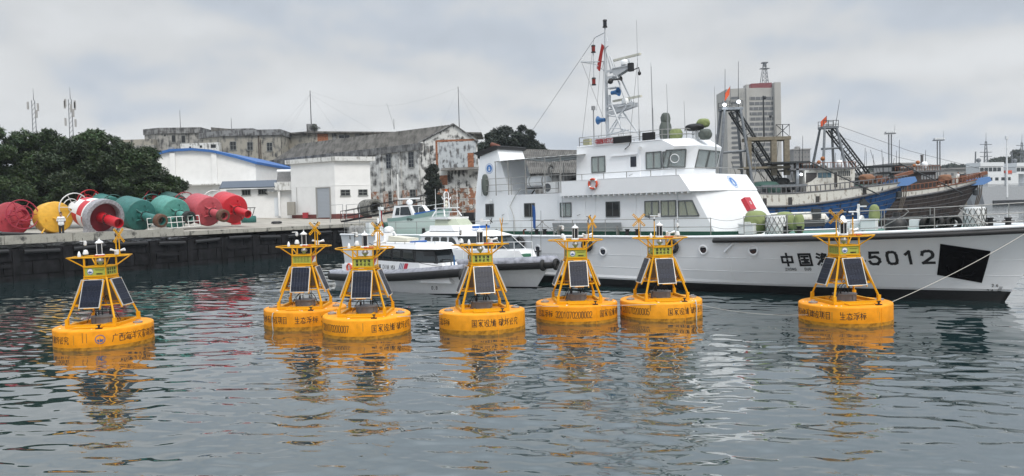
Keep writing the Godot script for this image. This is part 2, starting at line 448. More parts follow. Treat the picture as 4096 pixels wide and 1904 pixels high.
func buoy_at(at: Vector3, turn: float, text_turn: float, number: String, ring_round: bool, mast_k: float, label: String, tilt: Vector2, sign_k := 0, gap := .75, mark_yaw := 0.0) -> Node3D:
	var o := thing("monitoring_buoy", label, "buoy", at, 0, "yellow monitoring buoys afloat in the basin")
	o.position.y += .05
	o.rotation = Vector3(tilt.x, 0, tilt.y)
	var tone: Color = [Color(.80, .305, .012), Color(.74, .285, .014), Color(.83, .325, .014), Color(.78, .315, .018), Color(.76, .285, .010), Color(.81, .33, .020), Color(.77, .29, .012)][used.monitoring_buoy % 7]
	var paint := worn("buoy_orange_%d" % used.monitoring_buoy, tone, .20, .5, .5, 200 + used.monitoring_buoy, .3)
	var drum := put("float_drum", keep("drum", func(): return M.new().lathe([Vector2(0, -.55), Vector2(1.42, -.55), Vector2(1.5, -.47), Vector2(1.5, .545), Vector2(1.49, .585), Vector2(1.455, .605), Vector2(.0, .615)], 72)), paint, o)
	# lettering round the drum
	var back := gap + (1.33 if number != "" else .0)
	for q in [["国家设施", .208, 0.0], ["破坏必究", .208, .91], ["广西海洋灾害综合防治体系建设项目", .195, -back - 4.32], ["生态浮标", .208, -back - .93], [number, .155, -gap - 1.33]]:
		if q[0] == "": continue
		var t := M.new()
		write(t, q[0], .178, q[1], .019, drum_place(1.5, .19, text_turn + q[2] / 1.5), .004, .6, 1.32)
		put("lettering", t, mats.ink, drum)
	emblem(drum, drum_place(1.5, .295, text_turn), -back - 4.66, 0.0, .15, false)
	put("waterline_stain", keep("stain", func(): return M.new().lathe([Vector2(1.502, -.2), Vector2(1.5025, .035), Vector2(1.502, .06), Vector2(1.498, .062)], 64)), worn("scum_ochre", Color(.40, .19, .02), .6, 1.1, .7, 14, .3), drum)
	put("seam", keep("drum_seam", func():
		var m := M.new()
		for k in 3: m.box(Vector3(sin(k * 2.1 + .4) * 1.503, .2, cos(k * 2.1 + .4) * 1.503), Vector3(.012, .68, .012), Basis(Vector3.UP, k * 2.1 + .4))
		return m), mats.buoy_orange, drum)
	# runs of rust and grime below the fittings, droppings on the top
	var ru := RandomNumberGenerator.new(); ru.seed = 300 + int(at.x * 10.0)
	for k in 12:
		var a := ru.randf() * TAU; var w := ru.randf_range(.006, .02); var y1 := ru.randf_range(.42, .54); var y0 := y1 - ru.randf_range(.08, .34)
		put("rust_run", M.new().lathe([Vector2(1.5015, y0), Vector2(1.502, lerpf(y0, y1, .5)), Vector2(1.5015, y1)], 2, Transform3D(), a, a + w), mat("rust_run_%d" % (k % 2), [Color(.30, .12, .015), Color(.44, .20, .02)][k % 2], .8), drum).set_meta("kind", "stuff")
	for k in 9:
		var a := ru.randf() * TAU; var q := ru.randf_range(1.05, 1.4); var z := ru.randf_range(.015, .045)
		put("dropping", M.new().lathe([Vector2(z, .606), Vector2(z * .7, .6185), Vector2(0, .62)], 7, Transform3D(Basis(), Vector3(cos(a) * q, 0, sin(a) * q))), mat("dropping_white", Color(.55, .54, .48), .9), drum).set_meta("kind", "stuff")
	# everything above the drum turns with the tower
	var f: StandardMaterial3D = mats.frame_yellow
	var tw := Transform3D(Basis(Vector3.UP, turn), Vector3.ZERO)
	var base := put("base_frame", keep("buoy_base", func():
		var m := M.new()
		for s in [-1, 1]:
			m.box(Vector3(s * .78, .66, 0), Vector3(.09, .09, 1.65)); m.box(Vector3(0, .66, s * .78), Vector3(1.47, .09, .09))
			m.box(Vector3(s * .3, .65, 0), Vector3(.05, .05, 1.47))
		m.box(Vector3(0, .635, .95), Vector3(.9, .03, .3)); m.box(Vector3(0, .635, -.95), Vector3(.9, .03, .3))
		return m), f, o, tw)
	for sx in [-1, 1]:
		for sz in [-1, 1]:
			var leg := put("leg", keep("buoy_leg%d%d" % [sx, sz], func():
				var m := M.new()
				m.beam(Vector3(sx * .76, .88, sz * .76), Vector3(sx * .35, 2.2, sz * .35), .052, .052)
				return m), f, o, tw)
			put("foot", keep("buoy_foot%d%d" % [sx, sz], func(): return M.new().box(Vector3(sx * .77, .79, sz * .77), Vector3(.1, .2, .1))), f, leg)
	put("cross_bars", keep("buoy_bars", func():
		var m := M.new()
		for k in 4:
			var b := Basis(Vector3.UP, k * PI / 2)
			m.beam(b * Vector3(-.58, 1.3, .58), b * Vector3(.58, 1.3, .58), .04, .04)
			for s in [-1, 1]: m.beam(b * Vector3(s * .3, 1.3, .58), b * Vector3(s * .3, 1.3, .80), .035, .035)
			m.beam(b * Vector3(-.36, 2.17, .36), b * Vector3(.36, 2.17, .36), .06, .05)
			for s in [-1, 1]: m.beam(b * Vector3(s * .3, 2.08, .40), b * Vector3(s * .3, 2.08, .52), .03, .03)
		return m), f, o, tw)
	for k in 4:
		solar_panel(o, k)
	for ch in o.get_children():
		if String(ch.name).begins_with("solar_panel"): ch.transform = tw * ch.transform
	# sign box
	var bx := put("sign_box", keep("sign_box", func():
		var m := M.new()
		m.box(Vector3(0, 2.39, 0), Vector3(.7, .27, .7))
		return m), mats.sign_green, o, tw)
	put("box_rim", keep("sign_rim", func():
		var m := M.new()
		for y in [2.235, 2.545]:
			for s in [-1, 1]:
				m.box(Vector3(s * .355, y, 0), Vector3(.05, .045, .76)); m.box(Vector3(0, y, s * .355), Vector3(.66, .045, .05))
		for sx in [-1, 1]:
			for sz in [-1, 1]: m.box(Vector3(sx * .355, 2.39, sz * .355), Vector3(.03, .265, .03))
		return m), f, bx)
	var ink := M.new()
	for k in 4:
		var b := Basis(Vector3.UP, k * PI / 2)
		var kind: int = [2, 3, 0, 1][k] if sign_k == 2 else (sign_k - k + 4) % 4
		var org := b * Vector3(-.33, 2.26, .352)
		var pl := plane_place(org, b.x, Vector3.UP)
		if kind == 0:
			write(ink, "国家设施", .085, .135, .013, plane_place(b * Vector3(-.25, 2.405, .352), b.x, Vector3.UP), .003)
			write(ink, "破坏必究", .085, .135, .013, plane_place(b * Vector3(-.25, 2.29, .352), b.x, Vector3.UP), .003)
		elif kind == 1:
			emblem(bx, pl, .17, .13, .105)
			ink.box(org + b.x * .48 + Vector3.UP * .19, Vector3(.3, .008, .008), b)
			ink.box(org + b.x * .48 + Vector3.UP * .165, Vector3(.26, .006, .008), b)
			write(ink, "中国渔政05", .038, .04, .009, plane_place(org + b.x * .36 + Vector3.UP * .03, b.x, Vector3.UP), .003)
		elif kind == 2:
			for r in 6:
				for q in 5: ink.box(org + b.x * (.08 + q * .115 + .02 * (r % 2)) + Vector3.UP * (.05 + r * .034), Vector3(.09 - .012 * ((q * r) % 4), .011, .006), b)
		else:
			var rd := M.new()
			rd.tri(pl.call(0.03, .02, .004), pl.call(.63, .25, .004), pl.call(.03, .25, .004))
			put("sign_red", rd, mat("sign_red", Color(.45, .06, .05), .5), bx)
			var wh := M.new()
			wh.tri(pl.call(0.03, .02, .0035), pl.call(.63, .02, .0035), pl.call(.63, .25, .0035))
			put("sign_white", wh, mat("badge_white", Color(.75, .77, .78), .5), bx)
	put("sign_print", ink, mats.ink, bx)
	# platform, ring and its stays
	put("platform", keep("buoy_platform", func():
		var m := M.new()
		for s in [-1, 1]:
			m.box(Vector3(s * .36, 2.86, 0), Vector3(.05, .05, .78)); m.box(Vector3(0, 2.86, s * .36), Vector3(.67, .05, .05))
		for k in 2: m.box(Vector3(-.12 + k * .24, 2.865, 0), Vector3(.03, .03, .67))
		for sx in [-1, 1]:
			for sz in [-1, 1]: m.box(Vector3(sx * .345, 2.70, sz * .345), Vector3(.045, .27, .045))
		return m), f, o, tw)
	var n := 40 if ring_round else 6
	put("guard_ring", keep("buoy_ring%d" % n, func():
		var m := M.new()
		var p := []
		for i in n: p.append(Vector3(cos(TAU * i / n + .26) * 1.0, 2.87, sin(TAU * i / n + .26) * 1.0))
		m.tube(p, .021, 6, true)
		for k in 4:
			var b := Basis(Vector3.UP, k * PI / 2 + PI / 4)
			m.tube([b * Vector3(0, 2.56, .52), b * Vector3(0, 2.86, .97)], .022)
			m.tube([b * Vector3(0, 2.865, .5), b * Vector3(0, 2.868, .99)], .016)
		return m), f, o, tw)
	# lamp in the middle, with a cone below
	var lamp := put("beacon_lamp", keep("beacon", func():
		var m := M.new()
		m.lathe([Vector2(.0, 2.885), Vector2(.15, 2.885), Vector2(.15, 2.925), Vector2(.12, 2.94), Vector2(.0, 2.94)], 16)
		m.lathe([Vector2(0, 3.30), Vector2(.125, 3.30), Vector2(.13, 3.335), Vector2(.06, 3.39), Vector2(.03, 3.40), Vector2(.03, 3.43), Vector2(.008, 3.45), Vector2(.006, 3.50), Vector2(0, 3.5)], 16)
		for i in 4: m.cone(Vector3(cos(i * 1.57 + .4) * .108, 2.93, sin(i * 1.57 + .4) * .108), Vector3(cos(i * 1.57 + .4) * .108, 3.31, sin(i * 1.57 + .4) * .108), .009, .009, 6)
		return m), mats.gear_white, o, tw)
	put("lens", keep("beacon_lens", func(): return M.new().lathe([Vector2(.0, 2.94), Vector2(.095, 2.941), Vector2(.095, 3.30), Vector2(0, 3.301)], 14)), mat("lens_dark", Color(.012, .014, .018), .15), lamp)
	put("bell_cone", keep("bell_cone", func(): return M.new().lathe([Vector2(.0, 2.57), Vector2(.02, 2.58), Vector2(.12, 2.70), Vector2(.12, 2.72), Vector2(.05, 2.83), Vector2(0, 2.83)], 14)), mat("bare_metal", Color(.34, .35, .36), .4, .6), o, tw)
	# X-shaped day mark on its post at the ring
	var ma := turn + mast_k * PI / 4
	var mx := Transform3D(Basis(Vector3.UP, ma + mark_yaw), Vector3(sin(ma) * .78, 2.88, cos(ma) * .78))
	var post := put("day_mark_post", keep("mark_post", func():
		var m := M.new()
		m.cone(Vector3(0, 0, 0), Vector3(0, .62, 0), .02, .016, 8)
		m.cone(Vector3(0, 0, 0), Vector3(0, .12, 0), .06, .02, 4)
		return m), f, o, mx)
	put("day_mark_cross", keep("mark_cross", func():
		var m := M.new()
		for s in [-1, 1]:
			for side in [-1, 1]:
				var b := Basis(Vector3.BACK, s * PI / 4)
				m.box(Vector3(0, .66, .012 * s) + b * Vector3(side * .03, 0, 0), Vector3(.022, .62, .012), b)
			for k in 9:
				var b2 := Basis(Vector3.BACK, s * PI / 4)
				m.box(Vector3(0, .66, .012 * s) + b2 * Vector3(0, -.29 + k * .0725, 0), Vector3(.06, .03, .012), b2)
		return m), f, post)
	# wind vane, camera ball, horn, small lamps
	var wv := turn + mast_k * PI / 4 + .9
	var wx := Transform3D(Basis(Vector3.UP, wv), Vector3(sin(wv) * .5, 2.88, cos(wv) * .5))
	var vane := put("wind_sensor", keep("wind_body", func():
		var m := M.new()
		m.cone(Vector3(0, .70, 0), Vector3(0, .78, 0), .03, .02, 8)
		m.cone(Vector3(-.16, .8, 0), Vector3(.16, .8, 0), .022, .014, 8); m.box(Vector3(.2, .83, 0), Vector3(.1, .13, .01))
		return m), mats.gear_white, o, wx)
	put("vane_mast", keep("wind_mast", func(): return M.new().cone(Vector3(0, 0, 0), Vector3(0, .62, 0), .022, .018, 8)), f, vane)
	put("propeller", keep("wind_prop", func():
		var m := M.new()
		m.cone(Vector3(0, .62, 0), Vector3(0, .72, 0), .025, .025, 8)
		for k in 4: m.box(Vector3(-.19, .8, 0) + Basis(Vector3.RIGHT, k * PI / 2 + .5) * Vector3(0, .06, 0), Vector3(.012, .12, .03), Basis(Vector3.RIGHT, k * PI / 2 + .5))
		return m), mats.gear_black, vane)
	var ca := turn + mast_k * PI / 4 + 3.0
	var cx := Transform3D(Basis(Vector3.UP, ca), Vector3(sin(ca) * .66, 2.88, cos(ca) * .66))
	var cam := put("camera_ball", keep("cam_ball", func():
		var m := M.new()
		m.ball(Vector3(0, .40, 0), Vector3(.055, .055, .055)); m.cone(Vector3(0, .44, 0), Vector3(0, .5, 0), .06, .045, 10)
		m.box(Vector3(.08, .51, 0), Vector3(.2, .025, .06)); m.lathe([Vector2(0, .06), Vector2(.085, .06), Vector2(.09, .1), Vector2(.06, .2), Vector2(0, .22)], 12)
		return m), mats.gear_white, o, cx)
	put("camera_post", keep("cam_post", func():
		var m := M.new()
		m.cone(Vector3(.06, 0, .03), Vector3(.06, .62, .03), .014, .008, 6); m.ball(Vector3(0, .375, .02), Vector3(.05, .04, .05))
		return m), mats.gear_black, cam)
	put("fog_horn", keep("horn", func():
		var m := M.new()
		m.box(Vector3(.42, 2.98, -.3), Vector3(.14, .16, .1)); m.cone(Vector3(.5, 3.02, -.3), Vector3(.68, 3.06, -.3), .025, .055, 10); m.cone(Vector3(.42, 3.02, -.22), Vector3(.3, 3.08, -.1), .02, .04, 8)
		m.lathe([Vector2(0, 2.89), Vector2(.05, 2.89), Vector2(.055, 2.96), Vector2(.02, 3.06), Vector2(0, 3.08)], 10, Transform3D(Basis(), Vector3(-.45, 0, .42)))
		return m), mats.gear_white, o, tw)
	put("marker_lamp", keep("marker", func():
		var m := M.new()
		m.lathe([Vector2(0, 2.89), Vector2(.07, 2.89), Vector2(.07, 2.93), Vector2(0, 2.935)], 12, Transform3D(Basis(), Vector3(.12, 0, .45)))
		m.box(Vector3(.3, 2.91, .44), Vector3(.16, .04, .08))
		return m), mat("lamp_orange", Color(.65, .13, .03), .5), o, tw)
	# electronics drum with cables, hatches and lugs on the deck
	var el := put("electronics_box", keep("ebox", func():
		var m := M.new()
		m.lathe([Vector2(0, .63), Vector2(.36, .63), Vector2(.36, .85), Vector2(.40, .85), Vector2(.40, .89), Vector2(0, .895)], 10, Transform3D(), 0, TAU, false)
		for k in 10: m.box(Vector3(cos(k * .628) * .36, .74, sin(k * .628) * .36), Vector3(.03, .22, .03), Basis(Vector3.UP, -k * .628))
		return m), mat("grey_box", Color(.20, .21, .22), .55, .2), o, tw)
	for k in 9:
		put("cable", keep("cable%d" % k, func():
			var m := M.new()
			var r := RandomNumberGenerator.new(); r.seed = 4 + k
			var a := r.randf() * TAU
			var p := Vector3(cos(a) * .22, .89, sin(a) * .22)
			m.cone(p, p + Vector3(0, .12, 0), .022, .018, 6)
			var q := Vector3(cos(a) * .5, .68, sin(a) * .5)
			if k % 3 == 0: q = Vector3(.33, 1.6, .33)
			m.tube([p + Vector3(0, .12, 0), p + Vector3(.02, .24, .02), (p + q) * .5 + Vector3(0, .2, 0), q], .011, 5)
			return m), mats.gear_black, el)
	for s in [-1, 1]:
		put("hatch", keep("hatch%d" % s, func():
			var m := M.new()
			m.lathe([Vector2(0, .61), Vector2(.15, .61), Vector2(.15, .66), Vector2(0, .665)], 14, Transform3D(Basis(), Vector3(s * 1.18, 0, .1)))
			m.tube([Vector3(s * 1.18 - .06, .665, .1), Vector3(s * 1.18 - .06, .71, .1), Vector3(s * 1.18 + .06, .71, .1), Vector3(s * 1.18 + .06, .665, .1)], .012, 5)
			return m), mat("bare_metal", Color(.34, .35, .36), .4, .6), o, tw)
		put("lifting_lug", keep("lug%d" % s, func():
			var m := M.new()
			m.box(Vector3(.5, .625, s * 1.22), Vector3(.18, .03, .12)); m.box(Vector3(.5, .68, s * 1.22), Vector3(.03, .1, .08)); m.box(Vector3(.5, .73, s * 1.22), Vector3(.1, .03, .08))
			return m), mats.gear_black, o, tw)
	return o

func buoys() -> void:
	worn("buoy_orange", Color(.80, .305, .012), .14, .35, .5, 2, .3)
	mat("frame_yellow", Color(.66, .325, .006), .42, 0, .35)
	mat("sign_green", Color(.36, .40, .06), .5)
	mat("ink", Color(.012, .012, .014), .6)
	mat("gear_white", Color(.74, .76, .77), .4)
	mat("gear_black", Color(.012, .012, .013), .55)
	buoy_at(Vector3(-13.72, 0, -24.99), .0, 4.905, "3201070200003", false, 1.7, "yellow buoy with hexagonal ring floating alone below the dark quay wall", Vector2(.0, .012), 1)
	buoy_at(Vector3(-7.81, .02, -28.0), .02, 2.017, "3201070200006", true, 1, "yellow buoy with rope over its rim, half hidden behind the buoy numbered 0007", Vector2(0, -.01), 2)
	buoy_at(Vector3(-5.1, 0, -25.86), -.02, .286, "3201070200007", true, 1, "yellow buoy numbered 3201070200007 overlapping the buoy behind it", Vector2(.012, -.008), 0)
	buoy_at(Vector3(-1.12, 0, -26.12), .2, -.189, "", false, 2.0, "yellow buoy with large dark lettering and no number, in front of the grey inflatable launch", Vector2(-.02, 0), 0)
	buoy_at(Vector3(2.32, 0, -27.67), .06, .492, "3201070200002", true, 1, "yellow buoy numbered 3201070200002 floating before the ship's porthole", Vector2(0, -.005), 1, .31)
	buoy_at(Vector3(5.48, 0, -27.82), .1, -.03, "3201070200005", true, -2, "yellow buoy numbered 3201070200005 with white rope tied down its side", Vector2(0, 0), 0, .65, 1.5)
	buoy_at(Vector3(11.39, 0, -25.68), .08, 1.167, "", false, -1, "yellow buoy moored off the ship's bow beneath the large hull number", Vector2(0, .008), 1, 1.6)

# ------------------------------------------------------------------ the white patrol ship (own axes: x towards the bow, z to the side that faces the buoys, origin at the foot of the stem)
const SHIP_AT := Vector3(19.154, -.167, -29.253)
const SHIP_SIZE := 1.04
const SHIP_TURN := -0.733038

func deck_y(u: float) -> float:
	return 2.62 + .44 * pow(clampf((u + 12.0) / 14.0, 0, 1), 1.4)

func half_beam(u: float, y: float) -> float:      # half breadth of the hull
	var k := clampf(y / 2.9, -.1, 1.0)
	var tip := .52 * maxf(y, 0.0) + (.55 * pow(maxf(k, 0), 3))
	var full := lerpf(2.62, 3.0, clampf(k, 0, 1))
	if y < .67: full = lerpf(2.35, 2.86, clampf((y + .3) / .97, 0, 1))
	if u > tip: return 0.0
	var body := lerpf(17.0, 9.5, clampf(k, 0, 1))     # length over which the bow narrows
	var t := clampf((u - (tip - body)) / body, 0, 1)
	var w := full * (1.0 - pow(t, lerpf(1.75, 2.6, clampf(k, 0, 1))))
	if u < -34.0: w *= 1.0 - .04 * pow((-34.0 - u) / 4.0, 2)
	return w

func hull_rows(levels: Array, side: int, in_: float = 0.0) -> Array:
	var rows := []
	for i in 61:
		var t := i / 60.0
		var row := []
		for y in levels:
			var tip: float = .52 * maxf(y, 0.0) + (.55 * pow(maxf(clampf(y / 2.9, -.1, 1.0), 0), 3))
			var u := lerpf(-38.0, tip, 1.0 - pow(1.0 - t, 1.35))
			var yy: float = y
			if y > 2.3: yy = lerpf(2.3, deck_y(u), (y - 2.3) / .6)
			row.append(Vector3(u, yy, side * maxf(half_beam(u, y) - in_, 0.0)))
		rows.append(row)
	return rows

func wall_frame(origin: Vector3, ux: Vector3, uy := Vector3.UP) -> Transform3D:
	return Transform3D(Basis(ux.normalized(), uy.normalized(), ux.cross(uy).normalized()), origin)

func cabin_window(parent: Node3D, xf: Transform3D, poly: Array, curtain: int, split: float, key: String, proud := .02) -> void:
	# poly: corners counter-clockwise in the wall frame; a rubber frame round a glass pane, pleated curtain or flat grey sheet for the room behind
	var p := PackedVector2Array(poly)
	var w := Node3D.new(); w.name = "window"; parent.add_child(w, true); w.transform = xf
	var fr := M.new()
	var n := p.size()
	var c := Vector2.ZERO
	for q in p: c += q / n
	for i in n:
		var a := p[i]; var b := p[(i + 1) % n]
		var d := (b - a).normalized(); var e := Vector2(d.y, -d.x) * .045
		fr.prism(PackedVector2Array([a - d * .0, b, b + e + d * .03, a + e - d * .03]), Transform3D(Basis(), Vector3(0, 0, -.01)), proud + .03)
	if split > 0:
		var lo := p[0].lerp(p[1], split); var hi := p[3].lerp(p[2], split)
		fr.beam(Vector3(lo.x, lo.y, proud), Vector3(hi.x, hi.y, proud), .035, .03, Vector3.BACK)
	put("frame", fr, mat("window_rubber", Color(.09, .10, .10), .5), w)
	var room := M.new()
	room.prism(p, Transform3D(Basis(), Vector3(0, 0, .002)), .004)
	put("room_sheet", room, mat("room_sheet", Color(.16, .16, .15), .8), w)  # flat grey sheet stands in for the shaded room, no depth behind
	if curtain > 0:
		var cu := M.new()
		var rows := []
		var m := 26
		for i in m + 1:
			var t := float(i) / m
			if curtain == 2 and absf(t - split) < .10: pass
			var lo := p[0].lerp(p[1], t); var hi := p[3].lerp(p[2], t)
			var zz := .011 + .006 * sin(i * 2.1 + curtain)
			rows.append([Vector3(lo.x, lo.y + .02, zz), Vector3(hi.x, hi.y - .02, zz)])
		if curtain == 2:
			cu.loft(rows.slice(0, 11), true); cu.loft(rows.slice(15), true)
		else:
			cu.loft(rows, true)
		put("curtain", cu, mat("curtain_%s" % key, {"grey": Color(.15, .19, .175), "olive": Color(.21, .215, .11), "dusk": Color(.10, .125, .125)}[key], .85), w)
	var gl := M.new()
	for i in range(1, n - 1):
		gl.tri(Vector3(p[0].x, p[0].y, .02), Vector3(p[i].x, p[i].y, .02), Vector3(p[i + 1].x, p[i + 1].y, .02))
	put("pane", gl, glass_pane() if curtain > 0 else tinted_pane(), w)

func tinted_pane() -> StandardMaterial3D:      # dark smoked glass
	if not mats.has("smoked_glass"):
		var m := mat("smoked_glass", Color(.016, .019, .022), .03, 0, .45)
		m.albedo_color.a = .8
		m.transparency = BaseMaterial3D.TRANSPARENCY_ALPHA
	return mats.smoked_glass

func glass_pane() -> StandardMaterial3D:
	if not mats.has("glass_pane"):
		var m := mat("glass_pane", Color(.75, .82, .82), .03, 0, .35)
		m.albedo_color.a = .22
		m.transparency = BaseMaterial3D.TRANSPARENCY_ALPHA
	return mats.glass_pane

func rectp(x0: float, y0: float, x1: float, y1: float) -> Array:
	return [Vector2(x0, y0), Vector2(x1, y0), Vector2(x1, y1), Vector2(x0, y1)]

func rounded(x0: float, y0: float, x1: float, y1: float, r: float) -> PackedVector2Array:
	var p := PackedVector2Array()
	var cs := [Vector2(x1 - r, y0 + r), Vector2(x1 - r, y1 - r), Vector2(x0 + r, y1 - r), Vector2(x0 + r, y0 + r)]
	for i in 4:
		for k in 4:
			var a := -PI / 2 + i * PI / 2 + k * PI / 6
			p.append(cs[i] + Vector2(cos(a), sin(a)) * r)
	return p

func rail(parent: Node3D, called: String, pts: Array, height: float, bars: Array, gap: float, m: Material, r := .018) -> Node3D:
	# a railing along pts: bars as one part each, every post a part of its own
	var o := Node3D.new(); o.name = called; parent.add_child(o, true)
	for b in bars:
		var q := []
		for p in pts: q.append(p + Vector3.UP * b)
		put("rail_bar", M.new().tube(q, r, 6), m, o)
	var key := "post%.2f%.3f" % [height, r]
	var post := keep(key, func(): return M.new().cone(Vector3.ZERO, Vector3.UP * height, r * 1.05, r * 1.05, 6))
	for i in pts.size() - 1:
		var a: Vector3 = pts[i]; var b: Vector3 = pts[i + 1]
		var k := maxi(1, roundi(a.distance_to(b) / gap))
		for j in k + (1 if i == pts.size() - 2 else 0):
			put("rail_post", post, m, o, Transform3D(Basis(), a.lerp(b, float(j) / k)))
	return o

func ship() -> void:
	var white := worn("ship_white", Color(.77, .79, .81), .04, .25, .42, 4)
	var side_white := worn("hull_white", Color(.77, .785, .80), .06, .16, .42, 151)
	var grey_rail := mat("rail_steel", Color(.30, .30, .29), .4, .4)
	var s := thing("patrol_ship", "long white patrol ship with lattice mast and hull number 45012, moored behind the yellow buoys", "ship", SHIP_AT, SHIP_TURN)
	s.scale = Vector3.ONE * SHIP_SIZE
	# hull
	var top := M.new(); var boot := M.new()
	for side in [-1, 1]:
		top.loft(hull_rows([.74, 1.1, 1.5, 1.9, 2.3, 2.6, 2.9], side), true, side < 0)
		var lip := hull_rows([.62, .74], side)
		for row in lip: row[0].z -= side * .10 * clampf(-row[0].x / 6.0, 0, 1)
		top.loft(lip, false, side < 0)
		var low := hull_rows([.54, .62], side, .09)
		top.loft(low, true, side < 0)
		boot.loft(hull_rows([-.5, .1, .54], side, .085), true, side < 0)
	var st: Array = hull_rows([-.5, -.1, .54, .74, 1.1, 1.5, 1.9, 2.3, 2.6, 2.9], 1)[0]
	for i in st.size() - 1:
		var a: Vector3 = st[i]; var b: Vector3 = st[i + 1]
		(boot if i < 2 else top).quad(a * Vector3(1, 1, -1), a, b, b * Vector3(1, 1, -1))
	var hull := put("hull", top, side_white, s)
	put("boot_top", boot, mat("boot_black", Color(.010, .010, .011), .45), hull)
	for y in [1.15, 1.75]:
		var q := []
		for r in hull_rows([y], 1): q.append(r[0])
		put("weld_seam", M.new().tube(q, .012, 4), side_white, hull)
	for k in 8:
		var q := []
		for y in [.8, 1.3, 1.8, 2.3]: q.append(Vector3(-36.0 + k * 4.4, y, half_beam(-36.0 + k * 4.4, y)))
		put("weld_seam", M.new().tube(q, .012, 4), side_white, hull)
	for k in [-22.0, -19.4, -17.0, -14.6]: put("weld_seam", M.new().cone(Vector3(k, 2.9, 2.31), Vector3(k, 4.66, 2.31), .012, .012, 4), white, s)
	var deck := M.new()
	var edge := hull_rows([2.9], 1)
	for i in 60:
		var a: Vector3 = edge[i][0]; var b: Vector3 = edge[i + 1][0]
		deck.quad(a, b, b * Vector3(1, 1, -1), a * Vector3(1, 1, -1))
	put("deck", deck, worn("deck_green", Color(.05, .15, .11), .3, .6, .7, 6), s)
	for side in [-1, 1]:
		var p := []; var q := []
		for r in edge:
			p.append(r[0] * Vector3(1, 1, side) + Vector3(0, .02, 0))
			if r[0].x > -10.4: q.append(r[0] * Vector3(1, 1, side) + Vector3(0, -.15, side * .05))
		put("gunwale", M.new().tube(p, .065, 8), white, s)
		put("rubbing_fender", M.new().tube(q, .095, 8), mat("rubber_black", Color(.012, .012, .013), .6), s)
	# deck coaming and houses
	put("house_foot", M.new().box(Vector3(-17.6, 2.74, 0), Vector3(16.3, .26, 4.66)), mat("coaming_green", Color(.012, .07, .045), .5), s)
	var face := func(levels: Array) -> M:     # rings of (aft u, side v, near u, centre v, centre u, y)
		var m := M.new()
		var rows := []
		for l in levels:
			var r := [Vector3(l[0], l[5], l[1]), Vector3(l[2], l[5], l[1]), Vector3(l[4], l[5], l[3]), Vector3(l[4], l[5], -l[3]), Vector3(l[2], l[5], -l[1]), Vector3(l[0], l[5], -l[1])]
			r.append(r[0]); rows.append(r)
		for i in rows.size() - 1:
			for j in 6: m.quad(rows[i][j], rows[i][j + 1], rows[i + 1][j + 1], rows[i + 1][j])
		var t: Array = rows[-1]
		for j in range(1, 5): m.tri(t[0], t[j], t[j + 1])
		return m
	var house := put("deck_house", face.call([[-25.6, 2.3, -10.42, 1.5, -9.08, 2.64], [-25.45, 2.3, -11.56, 1.5, -10.25, 4.74], [-25.45, 2.3, -11.6, 1.5, -10.3, 4.87]]), white, s)
	var wing := M.new()       # the bridge deck with its bulwark, overhanging the side
	var wp := [Vector3(-19.04, 0, 2.6), Vector3(-11.55, 0, 2.6), Vector3(-10.2, 0, 1.5), Vector3(-10.2, 0, -1.5), Vector3(-11.55, 0, -2.6), Vector3(-19.04, 0, -2.6)]
	var shift := func(p: Vector3, y: float) -> Vector3: return Vector3(p.x - (0.0 if p.x < -15 else .72 * (y - 4.72)), y, p.z)
	for i in 6:
		var a: Vector3 = wp[i]; var b: Vector3 = wp[(i + 1) % 6]
		wing.quad(shift.call(a, 4.72), shift.call(b, 4.72), shift.call(b, 5.47), shift.call(a, 5.47))
	var lo := PackedVector2Array(); var hi := PackedVector2Array()
	for p in wp: lo.append(Vector2(p.x, -p.z)); hi.append(Vector2(shift.call(p, 5.47).x, -p.z))
	var flat := Basis(Vector3.RIGHT, Vector3.FORWARD, Vector3.UP)
	wing.prism(lo, Transform3D(flat, Vector3(0, 4.70, 0)), .02)
	wing.prism(hi, Transform3D(flat, Vector3(0, 5.44, 0)), .03)
	var wing_part := put("bridge_wing", wing, white, s)
	var under := M.new()
	for k in 24: under.box(Vector3(-18.8 + k * .31, 4.66, 2.45), Vector3(.05, .08, .28))
	put("wing_bracket", under, white, s).set_meta("kind", "stuff")
	var bridge := put("bridge_house", face.call([[-18.55, 1.8, -13.62, 1.2, -12.25, 5.40], [-18.48, 1.8, -12.76, 1.2, -11.85, 6.86], [-18.46, 1.8, -13.45, 1.15, -12.42, 7.22]]), white, s)
	put("roof_edge", M.new().tube([Vector3(-18.45, 7.22, 1.8), Vector3(-13.45, 7.22, 1.8), Vector3(-12.42, 7.22, 1.15), Vector3(-12.42, 7.22, -1.15)], .025, 6), white, bridge)
	# windows on the near side
	var ws := wall_frame(Vector3(0, 0, 2.3), Vector3.RIGHT)
	for w in [[-24.62, 3.73, -24.07, 4.38, 0], [-21.7, 3.68, -21.03, 4.35, 0], [-19.22, 3.65, -18.56, 4.32, 1], [-16.32, 3.62, -15.58, 4.30, 0], [-14.08, 3.61, -13.37, 4.28, 2], [-13.2, 3.60, -12.47, 4.28, 1]]:
		cabin_window(house, ws, rectp(w[0], w[1], w[2], w[3]), w[4], .5, "olive" if w[0] > -15 else "grey")
	cabin_window(house, ws, [Vector2(-12.28, 3.60), Vector2(-11.30, 3.60), Vector2(-11.62, 4.26), Vector2(-12.28, 4.26)], 1, .45, "olive")
	var wb := wall_frame(Vector3(0, 0, 1.8), Vector3.RIGHT)
	cabin_window(bridge, wb, rectp(-17.49, 5.87, -16.73, 6.62), 2, .5, "grey")
	cabin_window(bridge, wb, rectp(-14.27, 5.88, -13.49, 6.63), 2, .5, "grey")
	cabin_window(bridge, wb, [Vector2(-13.35, 5.88), Vector2(-13.16, 5.88), Vector2(-12.96, 6.6), Vector2(-13.35, 6.6)], 1, 0, "grey")
